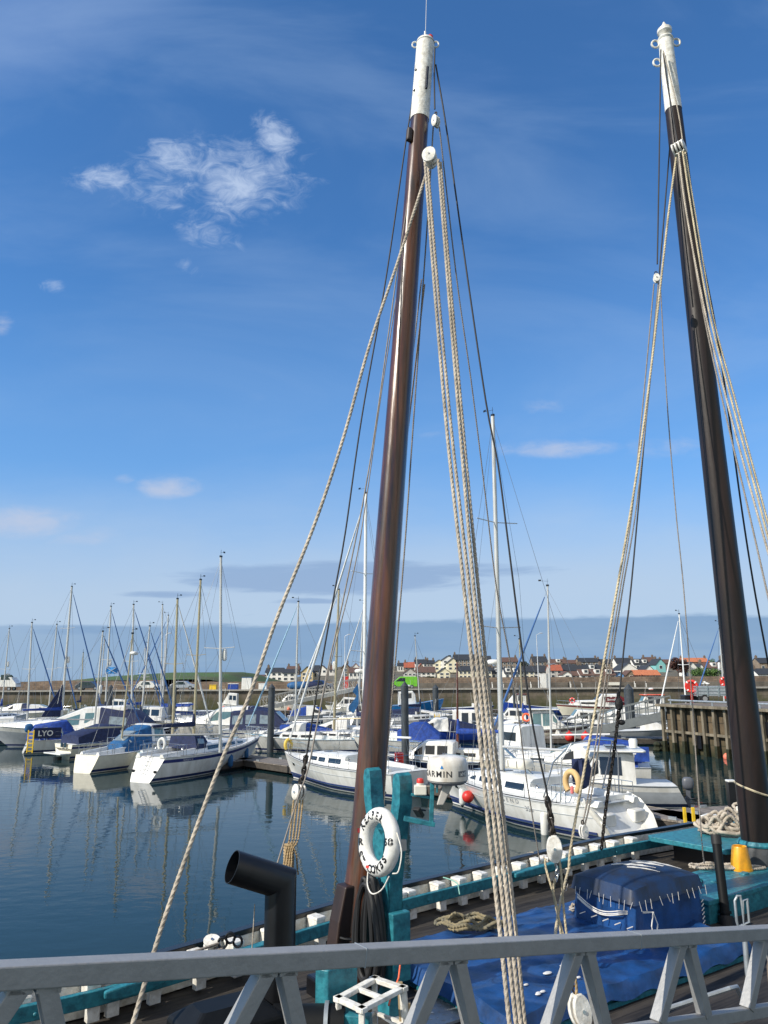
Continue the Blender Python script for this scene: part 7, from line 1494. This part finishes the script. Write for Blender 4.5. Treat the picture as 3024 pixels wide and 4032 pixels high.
# coils
def coil(label, px, py, z, rx, ry, n, r, m, seed, turns=5, hgt=.16, lay=True, grp='coiled ropes on the lugger', flat=1.0):
    rnd = random.Random(seed); c = W(px, py, z); pts = []
    for i in range(int(turns * 14)):
        a = 2 * pi * i / 14; k = .55 + .45 * rnd.random() * (.6 + .4 * sin(a * .37 + seed)); pts.append(c + Vector((rx * k * cos(a + .15 * rnd.random()) + .12 * rx * sin(a * .21), ry * k * sin(a) + .10 * ry * cos(a * .33), r + hgt * rnd.random() * flat * (i / (turns * 14)))))
    q = MB(); q.tube(catmull(pts, .035), r, 9, lobes=3 if lay else 0, pitch=r * 7); return tag(q.build('rope_coil', m, smooth=70), label, 'rope coil', grp)
coil('olive and yellow rope heap lying on the blue tarpaulin beside the four ropes', 1850, 3652, 1.91, .52, .30, 0, .030, ropeo, 3, 6, .15)
coil('big pale grey rope coil heaped on the aft teal platform', 2862, 3282, 2.17, .72, .50, 0, .042, ropew, 5, 9, .50)
coil('pale rope coiled round the bitt beside the black mast', 2965, 3205, 2.25, .45, .4, 0, .042, ropew, 6, 4, .25)
coil('tan rope coil hung over the teal rail in front of the nearest yacht', 2110, 3405, 1.92, .30, .20, 0, .017, ropew, 9, 6, .22)
coil('pinkish rope lying round the bucket on the teal bench', 2830, 3420, 2.0, .85, .25, 0, .026, ropew, 12, 3.2, .07)
coil('teal rope heap on the bench behind the blue box', 2700, 3475, 2.0, .34, .22, 0, .020, teal, 15, 4, .08)
coil('grey rope end on the tarpaulin left of the blue box', 2268, 3590, 1.90, .12, .10, 0, .022, ropew, 18, 3, .12)
coil('tan rope looped round the belaying timber at the lower left', 500, 3905, 1.75, .22, .30, 0, .018, ropet, 21, 2.5, .3)
rope('dark mooring line running along the top of the black bulwark at the lower left', [(480, 3852), (700, 3770), (860, 3715)], (9.6, 10.4), .018, ropeg); rope('second dark mooring line along the bulwark at the lower left', [(560, 3850), (720, 3780), (880, 3735)], (9.7, 10.5), .015, ropeg)
rope('thin green cord tied round the teal rail between two stanchions', [(1745, 3455), (1770, 3462), (1800, 3478), (1806, 3500), (1810, 3522)], (13.9, 13.6), .010, mat('pale green cord', (.25, .50, .42), .8), False)
rope('white cord tied from the funnel foot up its left side', [(1003, 3560), (998, 3650), (992, 3740)], (9.0, 8.95), .006, ropew, False)
b = MB(); cc = A(905, 3712, 10.5)
for k in range(3): b.tube([cc + Vector(((k - 1) * .09 + .055 * cos(a), .02 * k, .06 * sin(a) + (.05 if k == 1 else 0))) for a in [2 * pi * i / 14 for i in range(14)]], .016, 7, closed=True)
tag(b.build('iron_shackle', black, smooth=True), 'three black iron rings on the bulwark between the white block and the funnel', 'shackle')
rope('orange cable hanging beside the hoses at the teal crutch', [(1582, 3720), (1570, 3850), (1545, 3905), (1530, 3960)], (9.6, 9.2), .010, orange, False)
rope('mooring line of the pilothouse boat crossing the near pontoon', [(2508, 3168), (2640, 3190), (2700, 3200), (2850, 3190), (3000, 3160)], (31.5, 32), .02, ropew, False)
bpy.context.view_layer.update()
